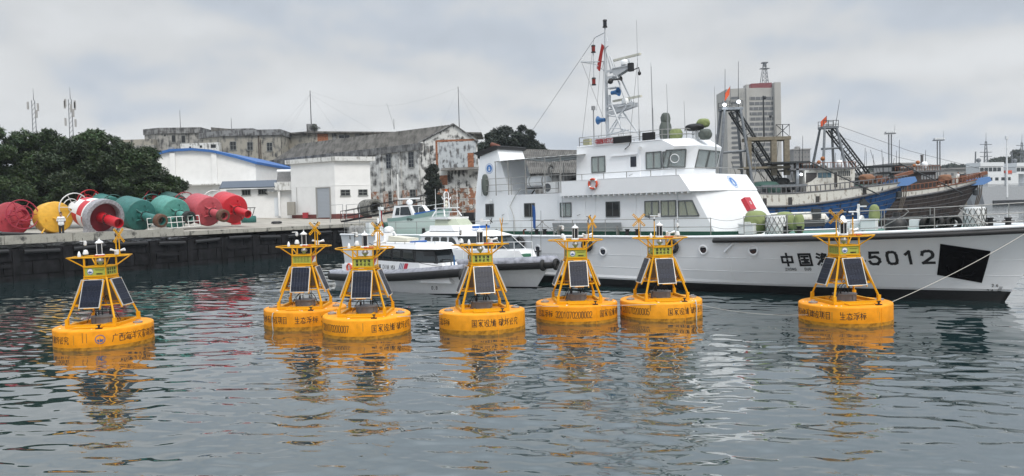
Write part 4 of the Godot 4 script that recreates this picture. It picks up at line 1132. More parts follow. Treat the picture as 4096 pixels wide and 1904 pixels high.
func ship_mast(s: Node3D, white: Material) -> void:
	var gw: Material = mats.gear_white
	var mw := mat("mast_white", Color(.47, .49, .51), .5)
	var ma := Node3D.new(); ma.name = "lattice_mast"; s.add_child(ma, true)
	put("mast_pole", M.new().cone(Vector3(-17.75, 7.2, 0), Vector3(-17.8, 12.6, 0), .10, .075, 10).cone(Vector3(-17.8, 12.6, 0), Vector3(-17.78, 13.55, 0), .05, .04, 8), mw, ma)
	for L in [[-17.5, 12.0, 0, -16.3, 9.3, .35, .06], [-17.5, 12.0, 0, -16.3, 9.3, -.35, .06], [-17.3, 9.5, .3, -15.9, 7.2, .9, .07], [-17.3, 9.5, -.3, -15.9, 7.2, -.9, .07], [-17.7, 7.3, .4, -16.6, 8.8, .4, .06], [-16.3, 9.3, .35, -17.6, 7.9, .3, .05], [-17.7, 9.2, 0, -16.4, 9.3, .35, .05], [-17.7, 9.2, 0, -16.4, 9.3, -.35, .05], [-17.7, 7.9, .05, -15.9, 7.95, .8, .05], [-15.95, 7.9, .85, -15.95, 7.9, -.85, .05], [-17.7, 8.9, 0, -16.2, 8.6, .6, .045], [-17.2, 8.2, .5, -16.1, 8.0, .8, .04], [-17.72, 10.6, 0, -17.1, 10.9, .25, .05], [-17.72, 10.6, 0, -17.1, 10.9, -.25, .05], [-17.8, 12.55, 0, -17.45, 11.2, 0, .045]]:
		put("mast_strut", M.new().cone(Vector3(L[0], L[1], L[2]), Vector3(L[3], L[4], L[5]), L[6] * .72, L[6] * .72, 7), mw, ma)
	# radar brackets: tapering plates with a hole, scanners on top
	for b in [[11.42, 10.82, -16.2, 11.78], [9.42, 9.0, -15.95, 9.66]]:
		var br := M.new()
		for z in [-.16, .16]:
			br.prism(PackedVector2Array([Vector2(-17.65, b[1] - .05), Vector2(-17.3, b[1] - .05), Vector2(b[2], b[0] - .22), Vector2(b[2], b[0]), Vector2(-17.65, b[1] + .42), Vector2(-17.65, b[1] + .3), Vector2(-17.25, b[1] + .35), Vector2(-17.2, b[1] + .12), Vector2(-17.65, b[1] + .1)]), Transform3D(Basis(), Vector3(0, 0, z - .015)), .03)
		br.box(Vector3(-16.7, b[0] - .12, 0), Vector3(1.1, .03, .44))
		put("radar_bracket", br, mw, ma)
		var sc := put("radar_scanner", M.new().box(Vector3(-16.5, b[3], 0), Vector3(2.05, .10, .14), Basis(Vector3.UP, -.22)), mat("radar_cream", Color(.56, .55, .47), .5), ma)
		put("radar_pedestal", M.new().lathe([Vector2(0, b[0]), Vector2(.24, b[0] - .02), Vector2(.25, b[0] + .12), Vector2(.2, b[0] + .24), Vector2(.06, b[0] + .28), Vector2(.05, b[3] - .05)], 16, Transform3D(Basis(), Vector3(-16.55, 0, 0))), gw, sc)
	# yard to the aft side
	var y := M.new()
	y.tube([Vector3(-17.7, 11.75, 0), Vector3(-19.4, 11.98, 0)], .03, 6); y.tube([Vector3(-17.7, 11.15, 0), Vector3(-18.4, 11.7, 0), Vector3(-19.3, 11.95, 0)], .025, 6)
	for k in 5: y.tube([Vector3(-17.9 - k * .3, 11.78 + k * .04, 0), Vector3(-18.05 - k * .28, 11.38 + k * .13, 0)], .015, 5)
	y.tube([Vector3(-17.75, 13.3, 0), Vector3(-18.4, 13.15, 0)], .03, 6)
	put("signal_yard", y, mw, ma)
	for l in [[-17.78, 13.55, 0, 0], [-18.56, 12.35, 0, 1], [-18.58, 10.62, 0, 1], [-17.5, 12.75, .25, 2], [-19.3, 12.05, 0, 2]]:
		var lamp := put("mast_lamp", keep("mast_lamp%d" % l[3], func():
			var k: float = 1.0 if l[3] < 2 else .4
			return M.new().lathe([Vector2(0, 0), Vector2(.13, 0), Vector2(.13, .04), Vector2(.06, .06), Vector2(.06, .32), Vector2(.12, .33), Vector2(.1, .4), Vector2(0, .42)], 12, Transform3D(Basis().scaled(Vector3(k, k, k)), Vector3()))), mats.gear_black if l[3] < 2 else gw, ma, Transform3D(Basis(), Vector3(l[0], l[1], l[2])))
		if l[3] < 2: put("lamp_glass", keep("mast_glass", func(): return M.new().lathe([Vector2(.1, .06), Vector2(.1, .32)], 12)), mat("lamp_red_glass", Color(.20, .02, .015), .15) if l[3] == 1 else mat("lens_dark", Color(.012, .014, .018), .15), lamp)
	put("lamp_rod", M.new().cone(Vector3(-18.57, 10.7, 0), Vector3(-18.57, 12.4, 0), .025, .025, 6).cone(Vector3(-17.8, 12.45, 0), Vector3(-17.4, 12.5, .25), .03, .02, 6), mw, ma)
	for h in [[-17.05, 10.02, .3, 1], [-18.05, 8.70, .1, -1]]:
		put("loudspeaker", M.new().lathe([Vector2(0, -.2), Vector2(.1, -.2), Vector2(.11, 0), Vector2(.14, .12), Vector2(.23, .24), Vector2(.21, .24), Vector2(.08, .05), Vector2(0, .05)], 16, Transform3D(Basis(Vector3.BACK, -PI / 2 * h[3] * .98), Vector3(h[0], h[1], h[2]))), mat("speaker_blue", Color(.015, .10, .26), .45), ma)
	put("air_horn", M.new().lathe([Vector2(0, -.3), Vector2(.1, -.3), Vector2(.1, -.2), Vector2(.04, -.1), Vector2(.05, .3), Vector2(.13, .42), Vector2(.0, .36)], 12, Transform3D(Basis(Vector3.BACK, -PI / 2), Vector3(-17.05, 10.68, .3))).ball(Vector3(-17.3, 10.62, .3), Vector3(.14, .14, .14)), mats.gear_black, ma)
	put("horn_shelf", M.new().box(Vector3(-17.2, 10.28, .2), Vector3(.6, .05, .4)).box(Vector3(-17.45, 9.7, .2), Vector3(.1, .5, .1)), mw, ma)
	put("dome_camera", M.new().tube([Vector3(-16.3, 11.05, 0), Vector3(-15.75, 11.15, 0), Vector3(-15.72, 10.95, 0)], .03, 6).ball(Vector3(-15.72, 10.86, 0), Vector3(.09, .11, .09)), mats.gear_black, ma)
	put("search_light", M.new().box(Vector3(-16.1, 11.2, .2), Vector3(.26, .42, .2)), mats.gear_black, ma)
	put("national_flag", flag_mesh(Vector3(-18.02, 12.75, 0), Vector3(-.36, -1.25, 0), Vector3(.26, -.22, .1), 1.5), mat("flag_red", Color(.36, .018, .014), .7), ma)
	var wires := M.new()
	for w in [[-18.5, 13.15, 0, -18.4, 7.7, 1.4], [-19.35, 11.95, 0, -18.35, 7.7, -1.3], [-18.1, 11.8, 0, -18.15, 9.2, .4], [-15.8, 11.6, 0, -15.8, 7.5, .9], [-17.9, 11.7, 0, -17.85, 7.3, .5]]:
		wires.tube([Vector3(w[0], w[1], w[2]), Vector3(w[3], w[4], w[5])], .009, 4)
	put("signal_halyard", wires, mats.gear_black, ma).set_meta("kind", "stuff")
	# long aerial wire running aft to the shore side
	put("aerial_wire", M.new().tube([Vector3(-18.4, 13.15, 0), Vector3(-30, 9.4, -8), Vector3(-48, 6.0, -22)], .012, 4), mats.gear_black, ma)

# ------------------------------------------------------------------ land, quay, buildings
func nimg(seed_: int, freq: float, w: int, h: int, oct := 4) -> PackedByteArray:   # seamless noise as bytes, stretched to 384 x 384
	var f := FastNoiseLite.new(); f.seed = seed_; f.frequency = freq; f.fractal_octaves = oct
	var im := f.get_seamless_image(w, h)
	im.convert(Image.FORMAT_L8)
	if w != 384 or h != 384: im.resize(384, 384, Image.INTERPOLATE_CUBIC)
	return im.get_data()

func plaster(key: String, seed_: int, clean: Color, grime: Color, dark: Color, brick: Color, brick_share: float, grime_share: float, metres: float) -> StandardMaterial3D:
	# old rendered wall: blotches, runs of black mould down the face, patches where the render has fallen off the bricks
	if mats.has(key): return mats[key]
	var blot := nimg(seed_, .016, 384, 384); var run := nimg(seed_ + 1, .04, 384, 64); var grain := nimg(seed_ + 2, .14, 384, 384, 3); var hole := nimg(seed_ + 3, .016, 384, 384, 5)
	var out := PackedByteArray(); out.resize(384 * 384 * 3)
	var cc := clean.linear_to_srgb(); var gg := grime.linear_to_srgb(); var dd := dark.linear_to_srgb(); var bb := brick.linear_to_srgb()
	for i in 384 * 384:
		var b := blot[i] / 255.0; var r := run[i] / 255.0; var g := grain[i] / 255.0; var h := hole[i] / 255.0
		var k := smoothstep(1.0 - grime_share - .12, 1.0 - grime_share + .12, b * .55 + r * .35 + g * .15)
		var c := cc.lerp(gg, k)
		c = c.lerp(dd, smoothstep(.60, .76, r * .6 + b * .4 + (g - .5) * .2))
		if brick_share > 0:
			var m := smoothstep(1.0 - brick_share - .02, 1.0 - brick_share + .02, h + (g - .5) * .14)
			if m > 0:
				var y := i / 384; var x := i % 384
				var row := y / 4
				var joint := (y % 4 == 0) or ((x + (row % 2) * 5) % 10 == 0)
				var v := .8 + .4 * fposmod(sin(row * 12.9 + ((x + (row % 2) * 5) / 10) * 78.2) * 43758.5, 1.0)
				var bc := (bb * .75).lerp(cc, .25) if joint else Color(bb.r * v, bb.g * v, bb.b * v)
				c = c.lerp(bc, m)
		var s := .93 + .14 * g
		out[i * 3] = clampi(int(c.r * s * 255), 0, 255); out[i * 3 + 1] = clampi(int(c.g * s * 255), 0, 255); out[i * 3 + 2] = clampi(int(c.b * s * 255), 0, 255)
	var m2 := mat(key, Color(1, 1, 1), .85, 0, .3)
	return tex(m2, ImageTexture.create_from_image(Image.create_from_data(384, 384, false, Image.FORMAT_RGB8, out)), Vector3.ONE / metres)

const FLAT := Basis(Vector3.RIGHT, Vector3.FORWARD, Vector3.UP)
func block(fp: Array, y0: float, y1: float) -> M:         # fp: (x, z) corners of the plan
	var p := PackedVector2Array()
	for q in fp: p.append(Vector2(q.x, -q.y))
	return M.new().prism(p, Transform3D(FLAT, Vector3(0, y0, 0)), y1 - y0)

func side(a: Vector2, b: Vector2) -> Transform3D:         # wall frame from plan corner a (seen on the left) to b
	return wall_frame(Vector3(a.x, 0, a.y), Vector3(b.x - a.x, 0, b.y - a.y))

func far_window(parent: Node3D, xf: Transform3D, x0: float, y0: float, x1: float, y1: float, cols: int, rows: int, frame: Material, called := "window") -> void:
	var w := Node3D.new(); w.name = called; parent.add_child(w, true); w.transform = xf
	var m := M.new()
	var t := .07
	m.box(Vector3((x0 + x1) / 2, y0 - t, .05), Vector3(x1 - x0 + .3, t * 1.6, .2)); m.box(Vector3((x0 + x1) / 2, y1 + t * .5, .04), Vector3(x1 - x0 + t * 2, t, .12))
	m.box(Vector3(x0 - t * .5, (y0 + y1) / 2, .04), Vector3(t, y1 - y0, .12)); m.box(Vector3(x1 + t * .5, (y0 + y1) / 2, .04), Vector3(t, y1 - y0, .12))
	put("frame", m, frame, w)
	put("pane", M.new().box(Vector3((x0 + x1) / 2, (y0 + y1) / 2, .0), Vector3(x1 - x0, y1 - y0, .05)), mat("old_glass", Color(.018, .02, .022), .25), w)
	for i in range(1, cols): put("glazing_bar", M.new().box(Vector3(lerpf(x0, x1, float(i) / cols), (y0 + y1) / 2, .035), Vector3(.05, y1 - y0, .03)), frame, w)
	for i in range(1, rows): put("glazing_bar", M.new().box(Vector3((x0 + x1) / 2, lerpf(y0, y1, float(i) / rows), .037), Vector3(x1 - x0, .05, .03)), frame, w)

func land() -> void:
	var e := QUAY_E - QUAY_D * 60
	var c := QUAY_E + QUAY_D * 101
	# ground behind the quay edge, in strips that follow the edge
	var rows := []
	for d in [0.0, 28.0, 45.0, 180.0, 340.0]:
		var row := []
		for i in 9:
			var p: Vector3 = e.lerp(c, i / 8.0) + QUAY_I * d
			row.append(Vector3(p.x, g3(p.x, p.z), p.z))
		rows.append(row)
	var gm := worn("quay_concrete", Color(.33, .31, .27), .35, .07, .9, 41, .3)
	struct("quay_ground", M.new().loft(rows, false, true), gm)
	var far := M.new()
	var poly := PackedVector2Array()
	for q in [c + QUAY_I * .5, Vector3(60, 0, -175), Vector3(120, 0, -335), Vector3(330, 0, -372), Vector3(420, 0, -380), Vector3(420, 0, -640), Vector3(-420, 0, -640), c + QUAY_I * 340]: poly.append(Vector2(q.x, -q.z))
	far.prism(poly, Transform3D(FLAT, Vector3(0, -1.5, 0)), 5.0)
	struct("far_ground", far, worn("far_earth", Color(.16, .15, .12), .4, .01, .95, 42, .2))
	# the quay: wall of dark blocks, concrete kerb, buttresses and rubber fenders
	var q := thing("quay_wall", "long black stained quay wall with pale concrete kerb and rubber fenders", "quay wall", QUAY_E, atan2(-QUAY_D.z, QUAY_D.x))
	# own axes: x along the edge, -z... the water lies on the +z side
	var dark := plaster("quay_dark", 61, Color(.016, .016, .018), Color(.007, .007, .008), Color(.004, .004, .004), Color.BLACK, 0, .5, 6.0)
	var pale := plaster("kerb_concrete", 64, Color(.34, .33, .29), Color(.17, .165, .15), Color(.07, .07, .065), Color.BLACK, 0, .35, 7.0)
	put("wall_face", M.new().box(Vector3(20, .35, -1.0), Vector3(162, 3.7, 2.0)), dark, q)
	for r in 3:
		for i in 44:
			var x0 := -14.0 + i * 1.9 + .9 * (r % 2)
			put("stone_block", keep("quay_stone%d" % ((i * 3 + r * 5) % 4), func():
				var k := (i * 3 + r * 5) % 4
				return M.new().box(Vector3(.93, .46, .02 + .018 * k), Vector3(1.84 - .03 * k, .90 - .02 * k, .09), Basis(Vector3.UP, .012 * (k - 1.5)))), dark, q, Transform3D(Basis(), Vector3(x0, -.55 + r * .95, 0)))
	for i in 26:
		var x := -18.0 + i * 4.6
		var x1 := minf(x + 4.56, 101.0)
		var hi := 3.16 if x < 12 else 2.9
		put("kerb_block", M.new().box(Vector3((x + x1) / 2, (2.55 + hi) / 2, -.27 + .02 * (i % 3)), Vector3(x1 - x, hi - 2.55, .62)), pale, q)
	var rb := mat("rubber_black", Color(.012, .012, .013), .6)
	for i in 34:
		var x := -16.0 + i * 3.4
		put("buttress", M.new().box(Vector3(x, .6, .06), Vector3(.45, 3.1, .3)), dark, q)
		put("rubber_fender", M.new().cone(Vector3(x + .5, 2.05 + .1 * sin(i * 2.0), .22), Vector3(x + 2.9, 2.05 + .1 * sin(i * 2.0 + 1), .22), .16, .16, 8), rb, q)
		if i % 2 == 0: put("timber_waling", M.new().box(Vector3(x + 1.7, 1.2 + .15 * sin(i * 1.3), .1), Vector3(2.7, .25, .16)), dark, q)

func white_store() -> void:
	var wall := worn("white_wall", Color(.72, .725, .72), .06, .12, .75, 71, .3)
	var a := Vector2(-33.5, -114.8); var c := Vector2(-25.7, -110); var d := Vector2(-20.96, -112.5); var k := a + d - c
	var o := thing("white_storehouse", "white flat roofed storehouse with grey roller shutter and red plinth", "building", Vector3.ZERO)
	put("wall", block([a, c, d, k], 2.8, 11.66), wall, o)
	var ctr := (a + d) * .5
	var ov := func(p: Vector2, s: float) -> Vector2: return p + (p - ctr).normalized() * s
	put("roof_slab", block([ov.call(a, .9), ov.call(c, .55), ov.call(d, .9), ov.call(k, .6)], 11.66, 12.3), plaster("cornice_white", 74, Color(.60, .61, .60), Color(.42, .42, .40), Color(.2, .2, .19), Color.BLACK, 0, .4, 8.0), o)
	put("plinth", block([ov.call(a, .06), ov.call(c, .05), ov.call(d, .06), ov.call(k, .05)], 2.8, 3.92), mat("plinth_red", Color(.13, .035, .03), .8), o)
	put("string_course", block([ov.call(a, .05), ov.call(c, .045), ov.call(d, .05), ov.call(k, .05)], 8.06, 8.16), wall, o)
	var L := side(a, c); var R := side(c, d)
	var sh := put("roller_shutter", M.new().box(Vector3(6.8, 5.62, .02), Vector3(2.5, 4.4, .08)), mat("shutter_grey", Color(.34, .37, .41), .5, .2), o, L)
	for i in 22: put("shutter_slat", keep("shutter_slat", func(): return M.new().cone(Vector3(-1.24, 0, 0), Vector3(1.24, 0, 0), .085, .085, 6)), mats.shutter_grey, sh, Transform3D(Basis(), Vector3(6.8, 3.55 + i * .197, .0)))
	put("shutter_frame", M.new().box(Vector3(5.42, 5.6, .06), Vector3(.26, 4.5, .16)).box(Vector3(6.75, 7.85, .06), Vector3(2.9, .16, .16)).box(Vector3(8.16, 5.6, .06), Vector3(.2, 4.5, .16)), mat("frame_grey", Color(.28, .28, .27), .7), o, L)
	for w in [[.84, 6.6, 2.15, 7.4], [3.51, 6.62, 4.78, 7.4]]: far_window(o, R, w[0], w[1], w[2], w[3], 2, 2, mat("window_wood", Color(.22, .23, .22), .7))
	put("conduit", M.new().tube([Vector3(1.2, 8.1, .06), Vector3(1.2, 4.4, .06)], .03, 5), mats.frame_grey, o, L)
	one("red_crate", M.new().box(Vector3(-30.9, 3.82, -112.7), Vector3(.75, .85, .6)), mat("crate_red", Color(.30, .02, .03), .6), "small red box on the ground against the white storehouse plinth", "box")
	# solar water heater on the low roof
	var h := thing("solar_water_heater", "solar water heater with white tank on the low roof beside the storehouse", "water heater", Vector3(-35.0, 9.0, -117))
	put("tank", M.new().cone(Vector3(-1.2, 1.75, 0), Vector3(1.2, 1.75, 0), .28, .28, 14), mat("gear_white"), h)
	for i in 14: put("vacuum_tube", keep("vac_tube", func(): return M.new().cone(Vector3(0, .1, 1.0), Vector3(0, 1.6, .2), .05, .05, 6)), mat("tube_dark", Color(.02, .02, .025), .2), h, Transform3D(Basis(), Vector3(-1.0 + i * .155, 0, 0)))
	put("stand", M.new().beam(Vector3(-1.1, 0, -.3), Vector3(-1.1, 1.5, .1), .05, .05).beam(Vector3(1.1, 0, -.3), Vector3(1.1, 1.5, .1), .05, .05).beam(Vector3(-1.1, .05, .9), Vector3(1.1, 1.2, .3), .04, .04), mat("gear_white"), h)

func low_house() -> void:
	var wall: Material = mats.white_wall
	var o := thing("low_white_house", "low white house with blue grey slate eaves and two small windows", "building", Vector3.ZERO)
	put("wall", block([Vector2(-43.9, -116), Vector2(-33.4, -116), Vector2(-33.4, -124), Vector2(-43.9, -124)], 3.2, 8.1), wall, o)
	var r := M.new()      # tiled canopy roof
	r.prism(PackedVector2Array([Vector2(0, 0), Vector2(1.3, 1.05), Vector2(1.3, .85), Vector2(.1, -.15)]), Transform3D(Basis(Vector3.FORWARD, Vector3.UP, Vector3.RIGHT), Vector3(-44.6, 8.35, -115.1)), 8.5)
	var roof := put("slate_roof", r, mat("slate_blue", Color(.10, .125, .16), .7), o)
	for i in 30: put("roof_tile", keep("roof_tile", func(): return M.new().beam(Vector3(0, .02, 0), Vector3(0, 1.06, -1.3), .05, .05)), mats.slate_blue, roof, Transform3D(Basis(), Vector3(-44.5 + i * .289, 8.36, -115.1)))
	put("porch_slab", block([Vector2(-36.2, -115.2), Vector2(-33.3, -115.2), Vector2(-33.3, -118.2), Vector2(-36.2, -118.2)], 7.75, 8.95), mats.cornice_white, o)
	put("porch_post", M.new().box(Vector3(-35.6, 5.8, -115.5), Vector3(.3, 4.0, .3)), wall, o)
	var f := side(Vector2(-43.9, -116), Vector2(-33.4, -116))
	for w in [[2.48, 7.2, 3.7, 7.95], [5.0, 7.25, 6.25, 7.98]]: far_window(o, f, w[0], w[1], w[2], w[3], 3, 1, mat("window_wood"))
	var d := put("door", M.new().box(Vector3(7.75, 5.25, .03), Vector3(.75, 2.8, .08)), mat("door_white", Color(.60, .64, .68), .5), o, f)
	put("door_panel", M.new().box(Vector3(7.75, 4.6, .08), Vector3(.5, 1.1, .02)).box(Vector3(7.75, 5.9, .08), Vector3(.5, 1.1, .02)), mats.door_white, d)
	put("window_canopy", M.new().box(Vector3(7.3, 7.55, .35), Vector3(2.0, .1, .7)), mats.cornice_white, o, f)
	var cb := thing("meter_cabinet", "grey metal cabinet standing between the low house and the storehouse", "cabinet", Vector3(-33.25, 3.9, -113.6))
	put("body", M.new().box(Vector3(0, 1.0, 0), Vector3(1.1, 2.0, .7)), mat("cabinet_grey", Color(.27, .26, .23), .7), cb)
	put("door", M.new().box(Vector3(-.26, 1.0, .36), Vector3(.5, 1.8, .03)), mats.cabinet_grey, cb); put("door", M.new().box(Vector3(.27, 1.0, .36), Vector3(.5, 1.8, .03)), mats.cabinet_grey, cb)

func blue_warehouse() -> void:
	var wall: Material = mats.white_wall
	var o := thing("arched_warehouse", "white warehouse with curved bright blue roof edge", "building", Vector3.ZERO)
	var pr := [Vector2(-64, 12.6), Vector2(-60.64, 14.0), Vector2(-56.2, 14.9), Vector2(-52.6, 15.0), Vector2(-49.4, 14.65), Vector2(-45.2, 13.5), Vector2(-41.9, 12.45)]
	var p := PackedVector2Array([Vector2(-64, 3), Vector2(-42.27, 3)])
	for i in range(pr.size() - 1, -1, -1): p.append(Vector2(maxf(pr[i].x, -64), pr[i].y) if i < pr.size() - 1 else Vector2(-42.27, 12.5))
	put("wall", M.new().prism(p, Transform3D(Basis(), Vector3(0, 0, -150)), 25), wall, o)
	var r := M.new()
	for i in pr.size() - 1:
		var a: Vector2 = pr[i]; var b: Vector2 = pr[i + 1]
		r.prism(PackedVector2Array([a, b, b + Vector2(0, .42), a + Vector2(0, .42)]), Transform3D(Basis(), Vector3(0, 0, -150.3)), 25.8)
	put("blue_roof", r, mat("roof_blue", Color(.025, .11, .33), .5), o)
	for x in [-55.9, -49.0]: put("pilaster", M.new().box(Vector3(x, 9, -124.9), Vector3(.85, 11.4 if x < -50 else 11.0, .4)), wall, o)
	put("canopy", M.new().box(Vector3(-52.5, 9.3, -124.3), Vector3(9.0, .2, 1.5)), mats.cornice_white, o)
	for x in [-61.0, -57.0]: put("roof_vent", M.new().cone(Vector3(x, 14.2 if x < -60 else 15.0, -127), Vector3(x, 15.2 if x < -60 else 15.8, -127), .5, .5, 12), mat("bare_metal"), o)

func corrugated(a: Vector3, b: Vector3, c: Vector3, d: Vector3, n: int, depth: float) -> M:   # roof slope: a-b eaves, d-c ridge, ribs run up the slope
	var up := (b - a).cross(d - a).normalized()
	if up.y < 0: up = -up
	var rows := []
	for i in n * 4 + 1:
		var t := float(i) / (n * 4)
		var k: float = [0.0, 1.0, 1.0, 0.0][i % 4] * depth
		rows.append([a.lerp(b, t) + up * k, d.lerp(c, t) + up * k])
	return M.new().loft(rows, false)

func old_warehouse() -> void:
	var up_m := plaster("old_render", 81, Color(.58, .585, .57), Color(.17, .17, .165), Color(.045, .046, .047), Color(.24, .105, .06), .04, .42, 11.0)
	var low_m := plaster("old_brick_render", 91, Color(.52, .51, .48), Color(.24, .22, .20), Color(.06, .06, .06), Color(.29, .125, .07), .52, .30, 8.0)
	var band := plaster("old_band", 95, Color(.22, .225, .225), Color(.10, .10, .10), Color(.05, .05, .05), Color.BLACK, 0, .5, 9.0)
	var roof_m := plaster("old_roof", 97, Color(.16, .155, .145), Color(.10, .097, .09), Color(.05, .05, .048), Color.BLACK, 0, .5, 12.0)
	var fl := Vector2(-49, -155); var cn := Vector2(-14.96, -125); var rt := Vector2(-5.3, -124)
	var bk := fl + rt - cn
	var o := thing("old_warehouse", "mouldy old warehouse with ribbed grey gable roof and peeling brick walls", "building", Vector3.ZERO)
	put("wall", block([fl, cn, rt, bk], 7.6, 14.9), up_m, o)
	put("lower_wall", block([fl, cn, rt, bk], 3.0, 7.6), low_m, o)
	var g := side(cn, rt)
	put("gable", M.new().prism(PackedVector2Array([Vector2(0, 14.9), Vector2(9.71, 14.9), Vector2(9.71, 15.2), Vector2(5.8, 18.0), Vector2(.2, 15.3), Vector2(0, 15.3)]), Transform3D(Basis(), Vector3(0, 0, -.6)), .6), up_m, o, g)
	var l3 := Vector3(fl.x, 0, fl.y); var c3 := Vector3(cn.x, 0, cn.y); var r3 := Vector3(rt.x, 0, rt.y); var b3 := Vector3(bk.x, 0, bk.y)
	var ap := c3.lerp(r3, .6) + Vector3.UP * 18.1; var af := l3.lerp(b3, .6) + Vector3.UP * 18.3
	put("roof", corrugated(l3 + Vector3.UP * 15.1, c3 + Vector3.UP * 15.1, ap, af, 62, .10), roof_m, o).set_meta("kind", "stuff")
	put("roof", corrugated(r3 + Vector3.UP * 15.2, b3 + Vector3.UP * 15.2, af, ap, 30, .10), roof_m, o)
	var f := side(fl, cn)
	put("parapet", M.new().box(Vector3(23, 14.65, .15), Vector3(46.2, 1.1, .5)), band, o, f)
	put("gable_cornice", M.new().beam(Vector3(-.1, 15.35, .1), Vector3(5.8, 18.2, .1), .4, .22).beam(Vector3(9.9, 15.2, .1), Vector3(5.8, 18.2, .1), .4, .22), band, o, g)
	put("corner_pier", M.new().box(Vector3(.9, 9.3, .1), Vector3(1.6, 12.4, .25)), up_m, o, g)
	for x in [2.0, 12.0, 22.0, 31.5, 35.2, 40.3, 45.0]: put("pilaster", M.new().box(Vector3(x, 8.6, .1), Vector3(.7, 11.0, .22)), up_m, o, f)
	var fr := mat("window_wood")
	for w in [[36.73, 11.5, 37.96, 13.95], [42.6, 11.4, 43.9, 13.9], [30.75, 13.4, 32.0, 14.0], [1.9, 12.96, 3.07, 14.2], [12, 11.6, 13.2, 13.9], [20, 11.6, 21.2, 13.9]]: far_window(o, f, w[0], w[1], w[2], w[3], 2, 4, fr)
	for w in [[37.1, 5.4, 38.2, 7.5], [42.7, 5.4, 44.1, 7.6]]: far_window(o, f, w[0], w[1], w[2], w[3], 2, 4, fr)
	var bm := plaster("bare_brick", 99, Color(.30, .14, .08), Color(.26, .12, .07), Color(.17, .09, .06), Color(.29, .125, .07), 1.2, .3, 9.0)
	put("bricked_opening", M.new().box(Vector3(8.54, 12.1, .0), Vector3(1.0, 2.5, .06)), bm, o, g)
	put("brick_strip", M.new().box(Vector3(2.88, 13.3, .0), Vector3(.34, 4.6, .06)), bm, o, g)
	put("brick_strip", M.new().box(Vector3(6.2, 15.5, .0), Vector3(6.6, .32, .06)), bm, o, g)
	put("painted_panel", M.new().box(Vector3(6.3, 13.0, -.01), Vector3(6.3, 4.5, .04)), plaster("panel_blue", 101, Color(.44, .47, .49), Color(.27, .29, .31), Color(.12, .12, .12), Color.BLACK, 0, .4, 8.0), o, g)
	put("lean_to_roof", M.new().box(Vector3(7.0, 10.75, .9), Vector3(6.4, .1, 2.0), Basis(Vector3.RIGHT, .25)), roof_m, o, g)
	put("brick_patch", M.new().box(Vector3(3.9, 9.0, .0), Vector3(1.3, 1.6, .06)), bm, o, g)
	put("drain_pipe", M.new().tube([Vector3(38.2, 11.3, .2), Vector3(38.2, 5.6, .2)], .06, 6), mat("pipe_white", Color(.62, .63, .62), .5), o, f)
	# iron gate and its fence beside the gable
	var ga := thing("iron_gate", "rusty iron bar gate below the peeling gable wall", "gate", Vector3(-9.2, 3.6, -121))
	for i in 22: put("bar", keep("gate_bar", func(): return M.new().cone(Vector3.ZERO, Vector3(0, 3.9, 0), .035, .035, 5)), mat("iron_brown", Color(.06, .04, .03), .8), ga, Transform3D(Basis(), Vector3(-2.2 + i * .21, 0, 0)))
	put("rail", M.new().box(Vector3(0, .3, 0), Vector3(4.6, .08, .06)), mats.iron_brown, ga); put("rail", M.new().box(Vector3(0, 3.2, 0), Vector3(4.6, .08, .06)), mats.iron_brown, ga)
	one("white_post", M.new().tube([Vector3(-15.0, 3.4, -100), Vector3(-15.0, 9.0, -100)], .11, 8), mats.pipe_white, "tall white pole standing before the brick wall of the old warehouse", "pole")
	# behind the ship: the second tiled roof seen under the awning
	var t := thing("tiled_shed", "long shed with ribbed grey roof, seen behind the ship's awning", "building", Vector3.ZERO)
	put("wall", block([Vector2(-3, -127), Vector2(13.5, -127), Vector2(13.5, -141), Vector2(-3, -141)], 3, 9.9), mats.old_band, t)
	put("roof", corrugated(Vector3(-3.5, 9.8, -126), Vector3(14, 9.6, -126), Vector3(14, 14.3, -140), Vector3(-3.5, 15.0, -140), 52, .12), roof_m, t).set_meta("kind", "stuff")
	put("roof_end", M.new().tube([Vector3(-3.5, 15.0, -140), Vector3(14, 14.3, -140)], .2, 6), roof_m, t)

